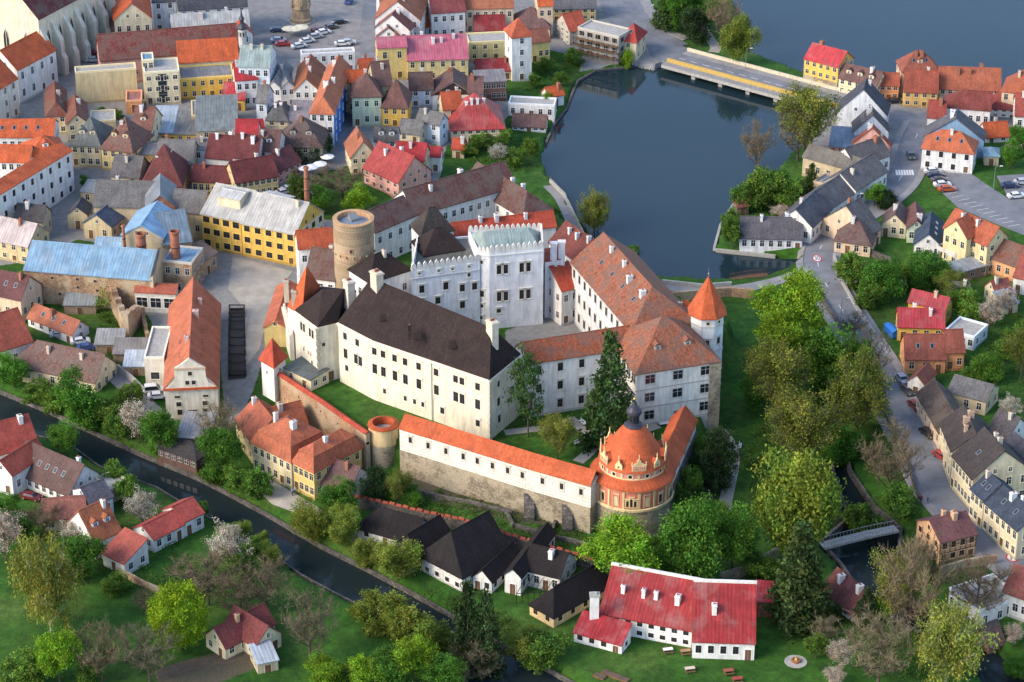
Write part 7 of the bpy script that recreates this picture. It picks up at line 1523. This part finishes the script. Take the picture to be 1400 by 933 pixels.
car(110,471,15,'white','white car parked in lane below malt house','cars in the lane'); car(119,479,12,'blue','blue car parked in lane below malt house','cars in the lane'); car(82,462,10,'silver','silver car partly behind white cottage in lane','cars in the lane'); car(43,683,-20,'dark red','dark red car beside the white skylight house','cars on the left bank')
G3 = 'cars parked on the town square'
for x, y, c, a, w in ((380,44,'navy blue',0,'left of the cream parasols'),(381,58,'silver',5,'below the navy one at left'),(387,63,'red',5,'lowest at left'),(409,66,'white',25,'first in the diagonal row'),(420,59,'white',25,'second in the diagonal row'),(431,53,'silver',25,'third in the diagonal row'),(442,47,'white',25,'fourth in the diagonal row'),(452,40,'dark grey',25,'fifth in the diagonal row'),(464,33,'black',25,'last in the diagonal row'),(468,63,'white',8,'left of the pair by the street'),(476,61,'silver',8,'right of the pair by the street'),(477,5,'blue',80,'alone at the top'),(436,44,'dark red',25,'behind the diagonal row')):
    car(x, y, a, c, f'{c} car on the square, {w}', G3)
G4 = 'cars parked by the church'
for x, y, c, w in ((130,66,'black','farthest of three'),(129,75,'red','middle of three'),(128,85,'silver','nearest of three')): car(x, y, 5, c, f'{c} car by long monastery church, {w}', G4)
car(143,37,70,'dark grey','dark grey car at church wall, upper','cars parked by the church'); car(142,45,70,'navy blue','navy car at church wall, lower','cars parked by the church')
for x, y, c in ((388,266,'silver'),(396,261,'white'),(403,256,'black')): car(x, y, 30, c, f'{c} car behind the yellow factory by green yard', 'cars in the factory yard')
car(398,232,30,'dark grey','dark grey car in shade of the maroon roofed row','cars in the factory yard')

# ---------------------------------------------------------------- small things
def parasol(px, py, col, label, group, r=1.7):
    p = G(px, py); o = empty('parasol', p); tag(o, label, 'parasol', group); b = MB(); b.tube((0, 0, 0), (0, 0, 2.7), .04, .03); b.build('pole', 'metal_grey', o)
    b = MB(); b.lathe([(r, 2.25), (r*.97, 2.35), (.05, 2.8)], 8); b.build('canopy', 'cloth', o, col); b = MB(); b.box(-.4, .4, -.4, .4, 0, .08); b.build('base', 'concrete', o)
for x, y, w in ((396,50,'left'),(404,50,'middle'),(412,48,'right')): parasol(x, y, (.66,.60,.44), f'cream parasol on the square, {w} of three', 'cream parasols on the square', 2.2)
for x, y, w in ((418,242,'left'),(427,240,'middle'),(438,236,'right'),(448,226,'upper right')): parasol(x, y, (.74,.74,.74), f'white parasol by the ivy house, {w}', 'white parasols by the ivy house', 1.8)
pc = G(412, 30); o = empty('plague_column', pc); tag(o, 'ornate brown stone column base standing on town square', 'monument')
b = MB(); b.prism([(4*math.cos(a), 4*math.sin(a)) for a in [rad(60*k) for k in range(6)]], -.5, .5); b.build('step', 'concrete', o); b = MB(); b.lathe([(3.2, .5), (3.2, 1.2), (2.6, 1.5), (2.4, 4), (2.8, 4.4), (2.2, 5), (1.6, 8), (1.9, 8.4), (1.0, 9), (.8, 15), (1.1, 15.4), (.3, 16.5)], 10); b.build('shaft', 'tower_stone', o)
for k in range(6):
    a = rad(60*k+30)
    for r_, z in ((2.7, 4.4), (1.9, 8.3)): b = MB(); b.lathe([(.35, 0), (.4, .5), (.3, 1.0), (.42, 1.3), (.15, 1.6), (.2, 1.8), (.02, 2.0)], 7); link('statue', b.mesh('statue', 'tower_stone'), o, None, (r_*math.cos(a), r_*math.sin(a), z))
def bench(px, py, ang, label, col='paint_white'):
    p = G(px, py); o = empty('bench', p, rad(ang)); tag(o, label, 'bench', 'benches in the castle garden')
    b = MB(); b.box(-1, 1, -.25, .25, .42, .48); b.build('seat', col, o); b = MB(); b.box(-1, 1, .22, .28, .5, .95); b.build('backrest', col, o)
    for s in (-1, 1): b = MB(); b.box(s*.85-.06, s*.85+.06, -.22, .22, 0, .42); b.build('leg', 'black_iron', o)
bench(796,580,-60,'white bench left of the garden path by large conifer'); bench(821,597,5,'white bench near the flower bed ring'); bench(791,607,45,'white bench beside round olive bush'); bench(908,582,10,'white bench under the east palace windows'); bench(1012,612,80,'white bench beside the park path east of castle')
p = G(811, 613); o = empty('flower_bed', p); tag(o, 'small round stone edged flower bed in castle garden', 'flower bed'); b = MB(); b.lathe([(1.3, -.1), (1.3, .4), (1.0, .42), (1.0, .2)], 16); b.build('stone_ring', 'concrete', o); b = MB(); b.lathe([(1.0, .2), (.01, .5)], 16); b.build('soil', 'soil', o)
R = np.random.RandomState(5); cl = np.stack([R.uniform(-.7, .7, 20), R.uniform(-.7, .7, 20), R.uniform(.35, .6, 20)], 1); link('flowers', leaf_mesh('flowers', cl, 14, .09, 3, (.12, .12, .08)), o, (.06, .09, .03))
p = G(1088, 905); o = empty('fire_pit', p); tag(o, 'round paved fire pit with yellow centre on the lower lawn', 'fire pit'); b = MB(); b.lathe([(2.0, -.1), (2.0, .08), (.01, .09)], 24); b.build('paving', 'concrete', o); b = MB(); b.lathe([(.85, .05), (.85, .45), (.6, .45), (.6, .1)], 12); b.build('stone_ring', 'brick', o)
b = MB()
for k in range(6): a = rad(60*k); b.tube((.45*math.cos(a), .45*math.sin(a), .1), (0, 0, .9), .08, .06, 5)
mk_flat('fresh_wood', (.6, .42, .1), .8, .2); b.build('firewood', 'fresh_wood', o)
def gtable(px, py, label, col):
    p = G(px, py); o = empty('garden_table', p, .2); tag(o, label, 'table', 'garden tables on the lower lawn'); b = MB(); b.box(-.9, .9, -.4, .4, .7, .76); b.build('tabletop', 'cloth', o, col)
    for s in (-1, 1): b = MB(); b.box(s*.7-.05, s*.7+.05, -.35, .35, 0, .7); b.build('leg', 'wood', o); b = MB(); b.box(-.9, .9, s*.75-.15, s*.75+.15, .42, .47); b.box(-.7, -.6, s*.75-.1, s*.75+.1, 0, .42); b.box(.6, .7, s*.75-.1, s*.75+.1, 0, .42); b.build('bench_board', 'wood', o)
gtable(943, 918, 'pale picnic table on lawn below red roofed building', (.6,.5,.38)); gtable(996, 921, 'dark red picnic table on lower lawn', (.3,.08,.06)); gtable(1008, 932, 'red picnic table at bottom edge of lawn', (.35,.06,.05)); gtable(913, 892, 'small white table at the red building wall', (.75,.75,.75)); gtable(937, 894, 'wooden table by the red building wall', (.35,.2,.12))
for k, (x, y) in enumerate(((820,926),(831,922),(842,926),(852,930))):
    p = G(x, y); b = MB(); b.box(-1.1, 1.1, -.6, .6, 0, .35); b.box(-1.0, 1.0, -.5, .5, .35, .37, 1); f_ = b.build('raised_bed', ['wood', 'soil']); f_.location = p; f_.rotation_euler = (0, 0, -.6); tag(f_, ['leftmost','second','third','rightmost'][k]+' dark raised garden bed by the river wall', 'garden bed', 'raised garden beds')
# blue container, signs, lamps
p = G(1219, 458); o = empty('container', p, rad(-70)); tag(o, 'blue covered container beside yellow red roofed house', 'container'); b = MB(); b.prism([(-2, -.9), (2, -.9), (2, .9), (-2, .9)], .2, 1.7); b.build('body', 'cloth', o, (.03,.16,.5)); b = MB(); b.slab([(-2.1, -1, 1.75), (2.1, -1, 1.75), (2.1, 0, 2.1), (-2.1, 0, 2.1)], .08); b.slab([(2.1, 1, 1.75), (-2.1, 1, 1.75), (-2.1, 0, 2.1), (2.1, 0, 2.1)], .08); b.build('cover', 'cloth', o, (.04,.2,.58))
def lamp(px, py, label, h=6.5, ang=0):
    p = G(px, py); o = empty('street_lamp', p, rad(ang)); tag(o, label, 'lamp', 'street lamps'); b = MB(); b.tube((0, 0, -.2), (0, 0, h), .09, .05); b.tube((0, 0, h), (1.2, 0, h+.25), .045, .04); b.build('post', 'metal_grey', o); b = MB(); b.box(1.0, 1.7, -.14, .14, h+.15, h+.32); b.build('lamp_head', 'frame_white', o)
for x, y, l in ((1149,445,'street lamp beside the pond road wall, lower'),(1168,300,'street lamp at the bend of the pond road'),(899,40,'street lamp by the park at top'),(885,38,'street lamp at the town end of bridge'),(1019,98,'tall lamp on the far side of bridge, left'),(1098,110,'tall lamp on the far side of bridge, right'),(1358,262,'lamp on grass strip between car parks'),(449,62,'tall lamp on the town square'),(1296,650,'street lamp by cream street house')): lamp(x, y, l)
def sign(px, py, col, label, w=.8, h=2.6, round_=True):
    p = G(px, py); o = empty('road_sign', p); tag(o, label, 'sign'); b = MB(); b.tube((0, 0, -.1), (0, 0, h), .04, .04); b.build('post', 'metal_grey', o); b = MB()
    if round_: b.prism([(w/2*math.cos(a), w/2*math.sin(a)) for a in [2*math.pi*k/16 for k in range(16)]], 0, .04); q = b.build('plate', 'cloth', o, col); q.rotation_euler = (rad(90), 0, 0); q.location = (0, -.05, h-.4)
    else: b.box(-w/2, w/2, -.06, -.02, h-w, h); b.build('plate', 'cloth', o, col)
sign(1169,397,(.6,.6,.62),'white and blue road sign beside the lower pond road'); sign(1260,216,(.03,.1,.4),'blue round road sign by white orange roof house'); sign(1385,88,(.03,.2,.45),'unused',.9) if False else None
sign(1166,391,(.45,.04,.04),'red rimmed road sign beside the lower pond road')
# people
def person(px, py, ang, top, legs, label):
    p = G(px, py, .05); me = bpy.data.meshes.new('body'); vs = [(0,0,.95),(0,0,1.2),(0,0,1.42),(0,0,1.52),(0,0.02,1.62),(0,0,1.74),(.1,0,.9),(.12,.05,.5),(.12,-.08,.06),(.12,.1,.03),(-.1,0,.9),(-.12,-.1,.5),(-.12,-.2,.08),(-.12,-.02,.03),(.2,0,1.4),(.26,.02,1.12),(.24,.12,.88),(-.2,0,1.4),(-.26,-.02,1.12),(-.24,.06,.88)]
    es = [(0,1),(1,2),(2,3),(3,4),(4,5),(0,6),(6,7),(7,8),(8,9),(0,10),(10,11),(11,12),(12,13),(2,14),(14,15),(15,16),(2,17),(17,18),(18,19)]
    me.from_pydata(vs, es, []); ob = link('person', me, None, None, p, rad(ang)); tag(ob, label, 'person')
    rs = [.15,.14,.15,.06,.1,.09,.1,.075,.055,.05,.1,.075,.055,.05,.07,.05,.035,.07,.05,.035]
    m = ob.modifiers.new('skin', 'SKIN')
    for k, v in enumerate(me.skin_vertices[0].data): v.radius = (rs[k], rs[k]); v.use_root = (k == 0)
    ob.modifiers.new('sub', 'SUBSURF').levels = 1; ob.modifiers['sub'].render_levels = 1
    mname = 'clothes_%d' % int(px); mt_, nt, bb = mat(mname); tc = nd(nt, 'TexCoord'); sx = nd(nt, 'SeparateXYZ'); nt.links.new(tc.outputs['Object'], sx.inputs[0]); rp = nt.nodes.new('ShaderNodeValToRGB'); rp.color_ramp.interpolation = 'CONSTANT'
    mp = nd(nt, 'Math', operation='DIVIDE', n_1=1.9); nt.links.new(sx.outputs[2], mp.inputs[0]); nt.links.new(mp.outputs[0], rp.inputs[0]); e = rp.color_ramp.elements; e[0].color = (.03,.03,.03,1); e[1].position = .07; e[1].color = (*legs, 1)
    for pos, cc in ((.5, top), (.79, (.5,.3,.2)), (.88, (.08,.05,.03))): k = e.new(pos); k.color = (*cc, 1)
    nt.links.new(rp.outputs[0], bb.inputs[0]); me.materials.append(mt_); return ob
person(400,678,30,(.35,.4,.55),(.05,.06,.12),'person in blue grey top walking on river path, left of two'); person(404,676,20,(.6,.6,.6),(.25,.1,.1),'person in white top walking on river path, right of two')
person(1259,687,10,(.3,.05,.05),(.05,.05,.06),'person in red top near the footbridge'); person(1268,689,60,(.05,.05,.06),(.04,.04,.05),'person in dark clothes near the footbridge'); person(773,443,0,(.12,.1,.2),(.05,.05,.08),'person standing in castle courtyard')
# ivy on the ivy house and the rock
def ivy(name, label, pts, seed, leaf=.16, col=(.045,.085,.02), per=36, spread=(.5,.25,.6)):
    o = empty(name, pts[0]); tag(o, label, 'ivy'); cl = np.array([tuple(Vector(p)-o.location) for p in pts]); link('foliage', leaf_mesh('foliage', cl, per, leaf, seed, spread), o, col)
L, d, h, g, c, ex, ey = D_ivy; Rr = random.Random(4); pts = []
for k in range(70):
    t = Rr.uniform(.3, .95); pts.append(c-ey*(d/2+.15)+ex*(L*(t-.5))+Vector((0, 0, Rr.uniform(.2, h*.9)-h)))
for k in range(50): pts.append(c+ex*(L/2+.15)+ey*(d*(Rr.uniform(0, 1)-.5))+Vector((0, 0, Rr.uniform(.2, h*.9)-h)))
ivy('wall_ivy', 'green ivy climbing the walls of brown roofed corner house', pts, 3)
pts = []
for k in range(160):
    t = Rr.random(); a = U(918, 700, 5).lerp(U(955, 605, 6), t); pts.append(a+Vector((Rr.uniform(-.5, 4), Rr.uniform(-1, 1), Rr.uniform(-4, 2))))
ivy('rock_ivy', 'dark green ivy and scrub covering rock below east gallery', pts, 5, .22, (.035,.07,.018))
pts = [U(Rr.uniform(130, 150), Rr.uniform(372, 420), Rr.uniform(5, 10)) for k in range(40)]
ivy('ruin_ivy', 'yellow green climbing plants on the malt house ruin', pts, 6, .2, (.13,.17,.03), 26)
# undergrowth scattered on the slopes
cl = []; Rn = random.Random(11)
def scatter(px, n, hmax=.5):
    P = [Vector((p.x, p.y, 0)) for p in Gp(px)]; xs = [p.x for p in P]; ys = [p.y for p in P]; k = 0; t = 0
    while k < n and t < n*20:
        t += 1; x, y = Rn.uniform(min(xs), max(xs)), Rn.uniform(min(ys), max(ys))
        if poly_mask(P, np.array([x]), np.array([y]))[0] > 0: cl.append((x, y, hgt(x, y)+Rn.uniform(.05, hmax))); k += 1
scatter([(548,655),(700,698),(820,735),(820,770),(720,745),(560,700)], 260, .35); scatter([(560,800),(700,845),(760,900),(720,905),(640,860)], 120, .3); scatter([(1010,600),(1120,560),(1150,640),(1180,720),(1120,745),(1030,720)], 420, 1.2)
scatter([(900,700),(985,690),(1010,760),(930,790)], 160, 1.0); scatter([(1155,440),(1200,520),(1225,590),(1240,650),(1190,640),(1150,520)], 300, 1.4); scatter([(1160,370),(1230,400),(1330,420),(1320,390),(1200,360)], 220, 1.0); scatter([(1160,840),(1260,800),(1330,880),(1340,933),(1180,933)], 300, 1.0)
scatter([(40,540),(200,610),(215,590),(100,540)], 140, .8); scatter([(130,425),(160,440),(200,500),(150,500)], 120, .7); scatter([(1330,440),(1400,430),(1400,560),(1340,560)], 160, .7); scatter([(0,690),(130,700),(330,780),(300,840),(150,800)], 160, .6); scatter([(1010,260),(1100,250),(1085,300),(1000,320)], 130, .8); scatter([(610,190),(735,190),(735,240),(640,225)], 110, .6); scatter([(720,85),(785,90),(760,125),(720,130)], 60, .6)
cl = np.array(cl); ug = link('undergrowth', leaf_mesh('undergrowth', cl, 40, .15, 9, (.55, .55, .22)), None, (.075, .14, .026)); tag(ug, 'low scrubby undergrowth on the slopes and gardens', 'undergrowth', kind='stuff')
